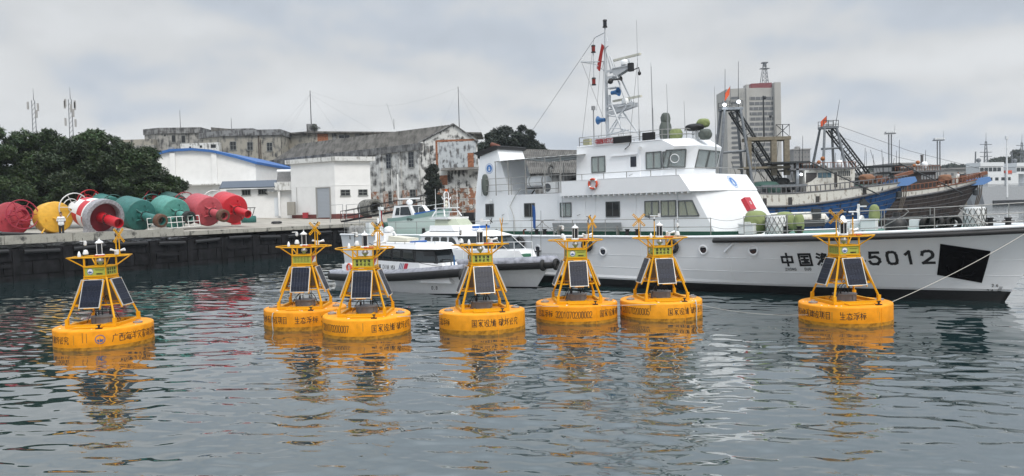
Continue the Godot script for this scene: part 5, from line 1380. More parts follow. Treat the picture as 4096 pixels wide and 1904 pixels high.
func old_blocks() -> void:
	var a_m := plaster("old_stucco", 111, Color(.30, .295, .275), Color(.16, .16, .155), Color(.06, .06, .06), Color.BLACK, 0, .45, 11.0)
	var b_m := plaster("old_yellow", 115, Color(.30, .285, .245), Color(.17, .165, .15), Color(.07, .07, .068), Color.BLACK, 0, .42, 12.0)
	var fr := mat("window_wood")
	var o := thing("old_block", "weathered grey block with parapet, half hidden behind the broad dark tree", "building", Vector3.ZERO)
	put("wall", block([Vector2(-83.2, -172), Vector2(-79, -170), Vector2(-69.9, -171), Vector2(-69.9, -185), Vector2(-83.2, -185)], 3, 22.9), a_m, o)
	put("parapet", block([Vector2(-83.5, -172), Vector2(-79, -169.7), Vector2(-69.8, -170.7), Vector2(-69.8, -185), Vector2(-83.5, -185)], 22.9, 24.2), mats.old_band, o)
	put("side_wing", block([Vector2(-88, -168.5), Vector2(-79.6, -168.5), Vector2(-79.6, -172), Vector2(-88, -172)], 3, 21.6), b_m, o)
	put("balcony", block([Vector2(-86, -167.8), Vector2(-79.2, -167.8), Vector2(-79.2, -169), Vector2(-86, -169)], 19.0, 20.2), a_m, o)
	var f := side(Vector2(-79, -170), Vector2(-69.9, -171))
	for w in [[2.8, 21.0, 3.6, 22.5], [4.9, 20.8, 5.7, 22.4], [2.8, 17.2, 3.6, 18.7], [4.9, 17.2, 5.7, 18.7]]: far_window(o, f, w[0], w[1], w[2], w[3], 1, 1, fr)
	put("small_opening", M.new().box(Vector3(1.3, 22.5, .02), Vector3(.4, .4, .05)), mat("old_glass"), o, f)
	var o2 := thing("old_block", "weathered ochre block with three tall windows above the blue roof edge", "building", Vector3.ZERO)
	put("wall", block([Vector2(-67.2, -164), Vector2(-60.9, -160), Vector2(-48.7, -160.5), Vector2(-48.7, -176), Vector2(-67.2, -176)], 3, 20.9), b_m, o2)
	put("parapet", block([Vector2(-67.6, -164), Vector2(-60.9, -159.6), Vector2(-48.5, -160.1), Vector2(-48.5, -176), Vector2(-67.6, -176)], 20.9, 22.1), mats.old_band, o2)
	put("roof_house", block([Vector2(-60.3, -164), Vector2(-55.7, -164), Vector2(-55.7, -170), Vector2(-60.3, -170)], 22.1, 22.9), mats.old_band, o2)
	put("stair_roof", M.new().prism(PackedVector2Array([Vector2(-66, 22.1), Vector2(-57.5, 22.1), Vector2(-59, 22.9), Vector2(-66, 23.7)]), Transform3D(Basis(), Vector3(0, 0, -172)), 5), mats.old_roof, o2)
	put("white_annexe", block([Vector2(-69.5, -159.2), Vector2(-61.2, -158.6), Vector2(-61.2, -163), Vector2(-69.5, -163)], 3, 19.5), mats.cornice_white, o2)
	var f2 := side(Vector2(-60.9, -160), Vector2(-48.7, -160.5))
	for w in [[1.6, 18.0, 2.8, 19.7], [5.2, 17.9, 6.3, 19.5], [9.3, 17.6, 10.4, 19.3], [1.6, 13.8, 2.8, 15.6], [5.2, 13.8, 6.3, 15.6]]: far_window(o2, f2, w[0], w[1], w[2], w[3], 2, 2, fr)
	put("drain_pipe", M.new().tube([Vector3(7.6, 20.8, .15), Vector3(7.6, 13, .15)], .12, 6), mats.iron_brown, o2, f2)
	put("drain_pipe", M.new().tube([Vector3(8.0, 20.0, .15), Vector3(8.0, 13, .15)], .08, 6), mats.iron_brown, o2, f2)
	var fa := side(Vector2(-69.5, -159.2), Vector2(-61.2, -158.6))
	for w in [[1.9, 18.4, 2.3, 18.85], [4.2, 18.5, 4.7, 19.0], [6.6, 18.4, 7.7, 19.1]]: put("small_opening", M.new().box(Vector3((w[0] + w[2]) / 2, (w[1] + w[3]) / 2, .02), Vector3(w[2] - w[0], w[3] - w[1], .05)), mat("old_glass"), o2, fa)
	var o3 := thing("old_block", "long ochre block with thin flat roof and bricked up window, behind the ribbed roof", "building", Vector3.ZERO)
	put("wall", block([Vector2(-51, -168), Vector2(-43.6, -165), Vector2(-8, -177), Vector2(-8, -190), Vector2(-51, -190)], 3, 21.6), b_m, o3)
	put("roof_slab", block([Vector2(-51.6, -167.6), Vector2(-43.6, -164.2), Vector2(-6.5, -176.3), Vector2(-6.5, -191), Vector2(-51.6, -191)], 21.6, 21.95), mats.old_roof, o3)
	put("chimney", M.new().box(Vector3(-43.4, 22.8, -166), Vector3(1.9, 1.7, 1.6)), mats.old_band, o3)
	var f3 := side(Vector2(-43.6, -165), Vector2(-8, -177))
	put("bricked_opening", M.new().box(Vector3(2.7, 20.5, .0), Vector3(2.3, 2.0, .08)), mats.bare_brick, o3, f3)
	for w in [[6.2, 19.8, 8.5, 21.2], [11, 20.0, 13.2, 20.8], [16.0, 20.0, 18.2, 20.8]]: far_window(o3, f3, w[0], w[1], w[2], w[3], 2, 2, mat("frame_pale", Color(.33, .34, .34), .7))
	for x in [5.2, 10.2, 15.0]: put("mould_pier", M.new().box(Vector3(x, 17, .03), Vector3(1.0, 9, .1)), mats.old_band, o3, f3)
	far_window(o3, f3, 34.2, 17.6, 36.2, 18.6, 3, 1, mats.frame_pale)
	# aerial masts on the roofs and the wires between them
	var ms := mat("mast_dark", Color(.05, .052, .055), .6)
	var guy := func(o_: Node3D, top: Vector3, feet: Array) -> void:
		for q in feet: put("guy_wire", M.new().tube([top, q], .009, 4), ms, o_)
	var m1 := thing("aerial_mast", "tall thin aerial mast with guy wires on the brick chimney block", "mast", Vector3(-43.5, 23.6, -166))
	put("pole", M.new().cone(Vector3.ZERO, Vector3(0, 7.4, 0), .11, .07, 6), ms, m1)
	guy.call(m1, Vector3(0, 6.6, 0), [Vector3(-8, -2, 1), Vector3(-5, -2, 3), Vector3(6, -2, 2), Vector3(14, -2, 3), Vector3(-3, -2, 6)])
	var m2 := thing("aerial_mast", "thin aerial mast rising behind the gable peak of the old warehouse", "mast", Vector3(-9.9, 18.0, -150))
	put("pole", M.new().cone(Vector3.ZERO, Vector3(0, 10.4, 0), .10, .06, 6), ms, m2)
	guy.call(m2, Vector3(0, 9.8, 0), [Vector3(-5, 2.6, -8), Vector3(7.6, 1, -2), Vector3(5, 0, -4)])
	var wire := thing("aerial_wire", "long sagging aerial wire strung between the two roof masts", "wire", Vector3.ZERO)
	var w1 := []
	for i in 13: w1.append(Vector3(-43.5, 30.8, -166).lerp(Vector3(-9.9, 28.2, -150), i / 12.0) - Vector3.UP * 3.4 * sin(PI * i / 12.0))
	put("span", M.new().tube(w1, .008, 4), ms, wire)
	put("down_lead", M.new().tube([Vector3(-25.3, 26.5, -157), Vector3(-24.8, 22.0, -163)], .02, 4), ms, wire)
	for p in [[-74.9, 24.1, -172, 4.2, "lone thin rod mast on the parapet of the grey block"], [-61.8, 22.6, -168, 3.2, "short thin rod mast on the ochre block's roof"], [-25.0, 21.9, -164, 2.2, "small rod mast on a stand on the long flat roof"]]:
		one("rod_mast", M.new().cone(Vector3(p[0], p[1], p[2]), Vector3(p[0], p[1] + p[3], p[2]), .07, .04, 5), ms, p[4], "mast")

# ------------------------------------------------------------------ trees
func leaf_clump() -> Mesh:
	return keep("leaf_clump", func():
		var m := M.new()
		var r := RandomNumberGenerator.new(); r.seed = 12
		for i in 9:
			var b := Basis.from_euler(Vector3(r.randf_range(-1.1, 1.1), r.randf() * TAU, r.randf_range(-.9, .9)))
			var c := Vector3(r.randf_range(-.22, .22), r.randf_range(-.16, .16), r.randf_range(-.22, .22))
			var w := .055; var l := .17
			m.tri(c + b * Vector3(-l, 0, 0), c + b * Vector3(0, .02, w), c + b * Vector3(l, 0, 0))
			m.tri(c + b * Vector3(-l, 0, 0), c + b * Vector3(l, 0, 0), c + b * Vector3(0, .02, -w))
		return m)

func tree(called: String, label: String, category: String, at: Vector3, puffs: Array, per: float, size: float, tone: Color, trunk: float, seed_: int, group := "") -> Node3D:
	# puffs: (centre, radii) relative to the foot; leaves sit in the outer part of every puff
	var o := thing(called, label, category, at, 0, group)
	var r := RandomNumberGenerator.new(); r.seed = seed_
	var xf := []; var col := []
	var lm := mat("leaf_" + called, Color(1, 1, 1), .45, 0, .42)
	lm.vertex_color_use_as_albedo = true
	lm.backlight_enabled = true; lm.backlight = Color(.10, .13, .05)
	for p in puffs:
		var n := int(per * pow(p[1].x * p[1].y * p[1].z, .6667))
		var tint := r.randf_range(.55, 1.5)
		for i in n:
			var d := Vector3(r.randfn(), r.randfn(), r.randfn()).normalized()
			var k := pow(r.randf_range(.25, 1.0), .5) * r.randf_range(.9, 1.08)
			var q: Vector3 = p[0] + d * p[1] * k
			var s := size * r.randf_range(.7, 1.35)
			xf.append(Transform3D(Basis.from_euler(Vector3(r.randf_range(-.6, .6), r.randf() * TAU, r.randf_range(-.6, .6))).scaled(Vector3.ONE * s), q))
			var v := tint * r.randf_range(.75, 1.3)
			col.append(Color(tone.r * v * r.randf_range(.85, 1.2), tone.g * v, tone.b * v))
	var mm := MultiMesh.new()
	mm.transform_format = MultiMesh.TRANSFORM_3D; mm.use_colors = true
	mm.mesh = leaf_clump()
	mm.instance_count = xf.size()
	for i in xf.size():
		mm.set_instance_transform(i, xf[i]); mm.set_instance_color(i, col[i])
	var mi := MultiMeshInstance3D.new()
	mi.set_meta("kind", "stuff")
	mi.name = "crown"; mi.multimesh = mm; mi.material_override = lm
	o.add_child(mi)
	var bark := worn("bark", Color(.075, .065, .055), .4, .6, .9, 51, .2)
	var t := M.new()
	var lim := M.new()
	var h := 0.0
	for p in puffs: h = maxf(h, p[0].y)
	t.cone(Vector3.ZERO, Vector3(.1, h * .42, 0), trunk, trunk * .6, 10); t.cone(Vector3(.1, h * .42, 0), Vector3(-.1, h * .8, .2), trunk * .6, trunk * .2, 8)
	put("trunk", t, bark, o)
	for i in mini(puffs.size(), 26):
		var c: Vector3 = puffs[i][0]
		var a := Vector3(.05, h * r.randf_range(.22, .5), 0)
		var mid := a.lerp(c, .5) + Vector3(0, r.randf_range(-.3, .5), 0)
		put("limb", M.new().tube([a, mid, c], trunk * .16, 5), bark, o)
	return o

func crown_of(env: Array, n: int, rmin: float, rmax: float, seed_: int) -> Array:      # n puffs inside a few ellipsoids
	var r := RandomNumberGenerator.new(); r.seed = seed_
	var out := []
	for i in n:
		var e: Array = env[i % env.size()]
		var d := Vector3(r.randfn(), r.randfn(), r.randfn()).normalized() * pow(r.randf_range(.08, 1.0), .4)
		var s := r.randf_range(rmin, rmax)
		out.append([e[0] + d * e[1], Vector3(s * 1.25, s * .8, s * 1.1)])
	return out

func trees() -> void:
	var tone := Color(.029, .052, .017)
	# the broad mass on the left: three banyans side by side
	tree("banyan_tree", "broad dark banyan spreading behind the red and yellow buoys at the end of the quay", "tree", Vector3(-52, 3.6, -80), crown_of([[Vector3(0, 6.6, 0), Vector3(6.5, 3.6, 4)], [Vector3(-4, 4.4, 1), Vector3(5, 3.0, 3)], [Vector3(3, 3.4, 2), Vector3(4.5, 2.2, 3)]], 150, .55, 1.25, 1), 150, 1.0, tone, .5, 1, "banyans on the quay")
	tree("banyan_tree", "dark banyan in the middle of the clump, behind the striped buoy", "tree", Vector3(-45.7, 3.6, -82), crown_of([[Vector3(-.6, 6.6, 0), Vector3(5.8, 2.9, 4)], [Vector3(0, 3.6, 1.5), Vector3(5, 2.4, 3)]], 120, .55, 1.2, 2), 150, 1.0, tone * 1.08, .45, 2, "banyans on the quay")
	tree("banyan_tree", "lower banyan whose branches reach over the white warehouse wall", "tree", Vector3(-39.2, 3.6, -80), crown_of([[Vector3(-.8, 5.6, 0), Vector3(2.6, 2.6, 3)], [Vector3(1.3, 3.4, .5), Vector3(3.2, 1.9, 2.5)]], 80, .45, 1.0, 3), 160, .95, tone, .4, 3, "banyans on the quay")
	tree("ficus_tree", "round dark ficus rising behind the ship's funnel and the tiled roof", "tree", Vector3(.5, 3.5, -152), crown_of([[Vector3(0, 13.6, 0), Vector3(5.2, 3.4, 4)], [Vector3(4.6, 11, 0), Vector3(2.2, 2.0, 3)], [Vector3(-4.0, 12.6, 0), Vector3(2.5, 2.6, 3)]], 120, .5, 1.15, 4), 120, 1.6, Color(.026, .037, .026), .6, 4)
	tree("casuarina_tree", "narrow feathery dark tree against the brick corner of the old warehouse", "tree", Vector3(-12.4, 3.4, -119), crown_of([[Vector3(0, 5.8, 0), Vector3(.5, 2.0, .5)], [Vector3(0, 3.2, 0), Vector3(.9, 2.4, .9)], [Vector3(.2, 1.4, 0), Vector3(1.0, 1.4, 1)]], 40, .5, .85, 5), 300, .8, Color(.022, .03, .022), .2, 5)
	for s in [[-48.5, -64.5, 1.0, "low bright green bush at the foot of the banyan, behind the red buoy"], [-42.8, 24.0, .45, ""]]:
		if s[3] == "": continue
		tree("green_bush", s[3], "bush", Vector3(s[0], 3.2, s[1]), crown_of([[Vector3(0, 1.0, 0), Vector3(1.6, .7, 1)]], 12, .5, .8, 6), 200, .9, Color(.10, .19, .05), .08, 6)
	tree("roof_sapling", "wispy sapling growing out of the roof beside the brick chimney", "sapling", Vector3(-42.3, 21.9, -165), crown_of([[Vector3(0, 1.0, 0), Vector3(.9, .7, .6)]], 9, .25, .4, 7), 60, .6, Color(.05, .06, .04), .04, 7)
	var k := 0
	for t in [[200, -420, 6.0, "rounded grey green tree on the far shore behind the mooring mast"], [206, -425, 7.0, "bushy tree on the far shore between mast and flat house"], [243, -420, 7, "low broad tree on the far shore behind the brown boat's wheelhouse"], [251, -425, 8, "far shore tree beside the low pale wall"], [262, -430, 8, "far shore tree with uneven top behind the white cutter's mast"], [274, -420, 11, "tall far shore tree behind the white cutter"], [281, -418, 13, "tallest dark tree on the far shore hill"], [290, -422, 12, "dark tree closing the far shore beside the frame edge"], [300, -425, 12, "dense tree on the far shore hill past the white cutters"], [225, -430, 6, "small dark tree beyond the chimney on the far shore"], [187, -430, 8, "far shore tree behind the black boom ladder"], [178, -432, 9, "far shore tree standing behind the wheelhouse roof"]]:
		k += 1
		var hh: float = t[2]
		tree("shore_tree", t[3], "tree", Vector3(t[0], 12.5, t[1]), crown_of([[Vector3(0, hh * .75, 0), Vector3(hh * .5, hh * .35, 3)]], 16, hh * .14, hh * .24, 20 + k), 26, 3.2, Color(.05, .062, .048), .5, 20 + k, "trees on the far shore")

# ------------------------------------------------------------------ sea marks laid down on the quay
func sea_mark(at: Vector3, turn: float, pitch: float, R: float, L: float, body: Material, tail_len: float, tail: Material, tip: Material, cage: Material, label: String, style := 0, cage_front := false) -> void:
	# own axes: +z the end that faces the water; at = middle of that end
	var o := thing("sea_mark", label, "navigation buoy", at, 0, "sea marks stored on the quay")
	o.basis = Basis(Vector3.UP, turn) * Basis(Vector3.RIGHT, pitch)
	var ax := Transform3D(Basis(Vector3.RIGHT, Vector3.BACK, Vector3.DOWN), Vector3.ZERO)      # lathe axis (y) along +z
	var prof := [Vector2(0, -L), Vector2(R * .8, -L), Vector2(R * .93, -L + .06), Vector2(R, -L + .18), Vector2(R, -.12), Vector2(R * .97, -.03), Vector2(R * .93, 0), Vector2(0, .01)]
	if style == 1:      # red and white sectors in three courses
		for c in 3:
			for k in 6:
				var y0 := lerpf(-L, 0, c / 3.0); var y1 := lerpf(-L, 0, (c + 1) / 3.0)
				var r0 := R * (.82 + .06 * c); var r1 := R * (.82 + .06 * (c + 1))
				put("painted_field", M.new().lathe([Vector2(r0, y0), Vector2(r1, y1)], 8, ax, TAU * k / 6, TAU * (k + 1) / 6), body if (c + k) % 2 == 0 else mat("mark_white", Color(.66, .66, .64), .55), o)
		put("end_plate", M.new().lathe([Vector2(R * .97, -.35), Vector2(0, -.34)], 32, ax), mat("deep_red", Color(.16, .008, .016), .55), o)
		put("collar", M.new().lathe([Vector2(R, -.55), Vector2(R * 1.02, -.5), Vector2(R * 1.06, .22), Vector2(R * 1.02, .24), Vector2(R * .86, .24), Vector2(R * .80, .1), Vector2(R * .8, -.34)], 36, ax), worn("collar_zinc", Color(.30, .30, .32), .5, .9, .6, 33), o)
		put("foot_plate", M.new().box(Vector3(-R * .82, -R * .72, -.1), Vector3(.3, R * .7, .7)), worn("collar_zinc"  , Color.WHITE, 0, 1), o)
	else:
		put("float_body", M.new().lathe(prof, 36, ax), body, o)
		put("weld_band", M.new().lathe([Vector2(R * 1.0, -L * .5 - .03), Vector2(R * 1.012, -L * .5), Vector2(R * 1.0, -L * .5 + .03)], 36, ax), body, o)
	var rust := worn("rust_ring", Color(.11, .055, .035), .5, 1.6, .85, 35)
	if tail_len > 0:
		var z0 := -.34 if style == 1 else 0.0
		var rr := R * .27
		put("tail_tube", M.new().lathe([Vector2(rr * 1.15, z0), Vector2(rr, z0 + .3), Vector2(rr, tail_len), Vector2(rr * .86, tail_len), Vector2(rr * .84, tail_len - .5), Vector2(0, tail_len - .55)], 20, ax), tail, o)
		if tip != null:
			put("ballast_ring", M.new().lathe([Vector2(rr, tail_len - .55), Vector2(rr * 1.5, tail_len - .5), Vector2(rr * 1.55, tail_len - .28), Vector2(rr * 1.5, tail_len - .25), Vector2(rr * 1.55, tail_len - .02), Vector2(rr * 1.4, tail_len + .03), Vector2(rr * .95, tail_len + .03), Vector2(rr * .9, tail_len - .4), Vector2(0, tail_len - .42)], 22, ax), tip, o)
		for k in 4:
			if style == 1: break
			var a := PI / 4 + k * PI / 2
			put("fin", M.new().prism(PackedVector2Array([Vector2(rr * .9, .0), Vector2(rr * 2.1, .0), Vector2(rr * .95, .55)]), Transform3D(Basis(Vector3(cos(a), sin(a), 0), Vector3.BACK, Vector3(sin(a), -cos(a), 0)), Vector3(sin(a), -cos(a), 0) * -.02), .04), tail, o)
		var ch := M.new()
		for i in 26:
			var t := i / 25.0
			var a := TAU * t * .9 + .5
			var p := Vector3(cos(a) * rr * 1.12, sin(a) * rr * 1.12, .62 + .08 * sin(a * 2))
			if i > 16: p = Vector3(lerpf(rr * .6, R * .5, (i - 16) / 9.0), lerpf(rr * 1.0, -R * .75, (i - 16) / 9.0), .5 - .3 * (i - 16) / 9.0)
			ch.lathe([Vector2(.045, -.025), Vector2(.08, 0), Vector2(.045, .025), Vector2(.04, 0)], 7, Transform3D(Basis.from_euler(Vector3(i * 1.57, a, .4)), p))
		put("chain", ch, mat("chain_black", Color(.018, .016, .015), .7), o).set_meta("kind", "stuff")
	if style != 1:
		for k in 3: put("lifting_eye", M.new().lathe([Vector2(.07, -.03), Vector2(.12, 0), Vector2(.07, .03), Vector2(.05, 0)], 10, Transform3D(Basis(Vector3.FORWARD, PI / 2), Vector3(cos(k * 2.1 + 1.3) * R * .62, sin(k * 2.1 + 1.3) * R * .62, .08))), body, o)
	if cage != null:      # lattice top with its guard ring
		var s := 1.0 if cage_front else -1.0
		var z0: float = 0.0 if cage_front else -L
		var tw := Node3D.new(); tw.name = "top_tower"; o.add_child(tw, true)
		for k in 6:
			var a := TAU * k / 6
			put("tower_leg", M.new().cone(Vector3(cos(a) * .55, sin(a) * .55, z0), Vector3(cos(a) * .45, sin(a) * .45, z0 + s * 1.9), .04, .035, 6), cage, tw)
			put("spoke", M.new().cone(Vector3(cos(a) * .4, sin(a) * .4, z0 + s * 1.9), Vector3(cos(a) * 1.2, sin(a) * 1.2, z0 + s * 1.95), .03, .03, 5), cage, tw)
		for g in [[1.2, 1.95, .05], [.45, 1.9, .04], [.52, .9, .03], [.62, 2.4, .04]]:
			var q := []
			for i in 26: q.append(Vector3(cos(TAU * i / 26) * g[0], sin(TAU * i / 26) * g[0], z0 + s * g[1]))
			put("guard_ring", M.new().tube(q, g[2], 6, true), cage, tw)
		for k in 3:
			var a := k * 2.1 + .6
			put("solar_plate", M.new().box(Vector3(cos(a) * .66, sin(a) * .66, z0 + s * 1.1), Vector3(.06, .5, .6), Basis(Vector3.BACK, a)), cage, tw)

func stored() -> void:
	var red := worn("mark_red", Color(.30, .022, .035), .28, .5, .5, 23)
	var rose := worn("mark_rose", Color(.40, .060, .075), .22, .5, .55, 24)
	var bright := worn("mark_bright_red", Color(.46, .012, .022), .15, .5, .42, 25)
	var yel := worn("mark_yellow", Color(.66, .36, .03), .22, .5, .5, 26)
	var grn := worn("mark_green", Color(.022, .13, .115), .3, .5, .5, 27)
	var pale := worn("mark_pale_green", Color(.07, .25, .21), .3, .5, .55, 28)
	var dk := worn("mark_dark_green", Color(.020, .075, .065), .4, .5, .6, 29)
	var rust := worn("rust_ring", Color(.11, .055, .035), .5, 1.6, .85, 35)
	var tyre_m := mat("tyre_black", Color(.012, .012, .012), .7)
	sea_mark(Vector3(-41.4, 4.36, -62.3), .95, -.16, 1.42, 2.1, red, 0, red, null, worn("mark_crimson", Color(.30, .012, .035), .2, .5, .5, 30), "crimson buoy lying on its side with its lattice tower towards the water", 0, true)
	sea_mark(Vector3(-37.95, 4.40, -62.6), .80, -.04, 1.30, 2.1, yel, 0, yel, null, null, "yellow drum buoy on its side behind the standing man")
	put("pipe_stub", M.new().cone(Vector3(-38.4, 4.2, -62.55), Vector3(-38.75, 2.95, -61.7), .07, .07, 8).cone(Vector3(-38.35, 4.35, -62.6), Vector3(-37.4, 4.2, -62.0), .07, .07, 8), yel, get_node("sea_mark_001"), (get_node("sea_mark_001") as Node3D).transform.affine_inverse())
	sea_mark(Vector3(-36.6, 4.45, -66.5), .5, .0, 1.35, 2.2, dk, 0, dk, null, mat("mark_white", Color(.66, .66, .64), .55), "dark green buoy almost hidden between the yellow drum and the striped buoy")
	sea_mark(Vector3(-33.2, 4.2, -61.2), 1.02, .22, 1.5, 2.6, bright, 2.1, bright, null, mat("mark_white"), "large red and white chequered buoy with grey collar and open red tail tube", 1)
	sea_mark(Vector3(-32.9, 4.35, -66.8), 1.02, .18, 1.42, 2.5, grn, 3.0, grn, rust, dk, "deep green buoy whose tail ends in a rust brown ring")
	sea_mark(Vector3(-30.8, 4.42, -69.0), .92, .17, 1.40, 2.5, pale, 2.4, pale, tyre_m, grn, "pale sea green buoy whose tail ends in a black ring")
	sea_mark(Vector3(-28.6, 4.55, -71.2), .92, .18, 1.42, 2.5, rose, 2.5, rose, rust, red, "faded rose red buoy with rusty ring behind the white rail frame")
	sea_mark(Vector3(-27.8, 4.72, -75.5), .85, .20, 1.46, 2.5, bright, 2.6, bright, null, mat("mark_white"), "bright red buoy with long open tube, last in the row next to the low house")
	sea_mark(Vector3(-39.0, 5.1, -73.2), 1.0, .2, 1.2, 2.0, grn, 0, grn, null, bright, "green buoy of the second row with a red ring cage above the striped buoy")
	sea_mark(Vector3(-34.2, 5.2, -77), 1.0, .2, 1.25, 2.0, dk, 0, dk, null, red, "dark buoy of the second row whose red ring shows above the pale green one")
	# small green float with a wire basket
	var s := thing("basket_float", "small dark green float with an open wire basket, standing alone past the red buoys", "navigation buoy", Vector3(-32.9, 3.12, -94))
	put("float_body", M.new().lathe([Vector2(0, 0), Vector2(.8, 0), Vector2(.9, .1), Vector2(.9, .75), Vector2(.82, .88), Vector2(0, .9)], 26), grn, s)
	for k in 7: put("basket_wire", M.new().cone(Vector3(cos(k * .9) * .5, .88, sin(k * .9) * .5), Vector3(cos(k * .9) * .85, 1.9, sin(k * .9) * .85), .03, .025, 5), mats.gear_black, s)
	var q := []
	for i in 22: q.append(Vector3(cos(TAU * i / 22) * .85, 1.9, sin(TAU * i / 22) * .85))
	put("basket_rim", M.new().tube(q, .045, 6, true), mats.gear_black, s)
	var b2 := thing("drum_barrel", "red barrel peeping out between the bright red buoy and the small green float", "barrel", Vector3(-30.3, 3.1, -82.5))
	put("barrel_body", M.new().lathe([Vector2(0, 0), Vector2(.5, 0), Vector2(.52, .1), Vector2(.5, .6), Vector2(.52, .65), Vector2(.5, 1.25), Vector2(.42, 1.3), Vector2(0, 1.3)], 18), bright, b2)
	# white rail frame leaning on the row
	var rk := thing("rail_frame", "white lattice rail frame lying along the quay edge in front of the rusty tail rings", "frame", Vector3(-29.9, 3.15, -66.6), atan2(5.0, 4.2))
	rk.rotation = Vector3(-.15, .72, .04)
	for i in 10: put("upright", M.new().cone(Vector3(-2.2 + i * .49, 0, 0), Vector3(-2.2 + i * .49, 1.0, 0), .03, .03, 6), mats.mark_white, rk)
	for y in [0.02, .5, 1.0]: put("bar", M.new().cone(Vector3(-2.22, y, 0), Vector3(2.23, y, 0), .035, .035, 6), mats.mark_white, rk)
	# gear on the ground at the left
	var sl := thing("steel_slab", "grey steel beam with dark machine parts on the quay edge left of the man", "beam", Vector3(-40.2, 3.0, -55.5), .3)
	put("slab", M.new().box(Vector3(-.6, .2, 0), Vector3(5.2, .4, .9)), worn("collar_zinc", Color.WHITE, 0, 1), sl)
	put("machine_parts", M.new().box(Vector3(1.9, .15, .5), Vector3(.7, .35, .5)).cone(Vector3(2.2, .22, .4), Vector3(5.0, .12, .5), .16, .06, 8).ball(Vector3(.9, .3, .7), Vector3(.4, .3, .3)), mats.gear_black, sl)
	# concrete pipe lying beside the storehouse
	var pp := thing("concrete_pipe", "wide ribbed concrete pipe lying with its open end towards the water by the storehouse", "pipe", Vector3(-18.05, 4.62, -100), .55)
	var ax := Transform3D(Basis(Vector3.RIGHT, Vector3.BACK, Vector3.DOWN), Vector3.ZERO)
	put("pipe_wall", M.new().lathe([Vector2(.72, -4), Vector2(1.12, -4), Vector2(1.12, -.25), Vector2(1.22, -.22), Vector2(1.22, .0), Vector2(.95, .02), Vector2(.90, -.1), Vector2(.76, -.12), Vector2(.72, -4)], 30, ax), plaster("pipe_concrete", 121, Color(.22, .22, .205), Color(.13, .13, .12), Color(.05, .05, .05), Color.BLACK, 0, .5, 3.0), pp)
	for i in 6: put("rib", M.new().lathe([Vector2(1.1, -.8 - i * .55), Vector2(1.19, -.75 - i * .55), Vector2(1.19, -.6 - i * .55), Vector2(1.1, -.55 - i * .55)], 30, ax), mats.pipe_concrete, pp)
	one("coil", M.new().lathe([Vector2(.35, 0), Vector2(.6, .05), Vector2(.55, .25), Vector2(.35, .3), Vector2(.3, .1)], 16, Transform3D(Basis(), Vector3(-26.3, 3.05, -84))), mats.gear_black, "dark coil of rope lying alone on the quay before the storehouse", "rope coil")
	# gate stanchions and dark clutter at the ship's gangway
	var gs := thing("gangway_stanchions", "pair of grey tube frames on the quay before the red plinth", "barrier", Vector3(-19.8, 3.05, -82))
	for x in [0.0, 1.8]: put("tube_frame", M.new().tube([Vector3(x, 0, 0), Vector3(x, 1.9, 0), Vector3(x + 1.4, 1.95, 0), Vector3(x + 1.4, 0, 0)], .05, 6), mats.bare_metal, gs)
	var gw := thing("gangway", "steel gangway with railings rising from the quay to the ship's after deck", "gangway", Vector3(-13.4, 3.2, -76), -.25)
	put("walkway", M.new().beam(Vector3(-4, 0, 0), Vector3(5, 1.4, 0), 1.0, .15), mats.gear_black, gw)
	for z in [-.5, .5]:
		for y in [.5, 1.05]: put("gangway_rail", M.new().cone(Vector3(-4, y, z), Vector3(5, 1.4 + y, z), .035, .035, 6), mats.gear_black, gw)
		for i in 7: put("gangway_post", M.new().cone(Vector3(-4 + i * 1.5, i * .233, z), Vector3(-4 + i * 1.5, i * .233 + 1.05, z), .03, .03, 5), mats.gear_black, gw)

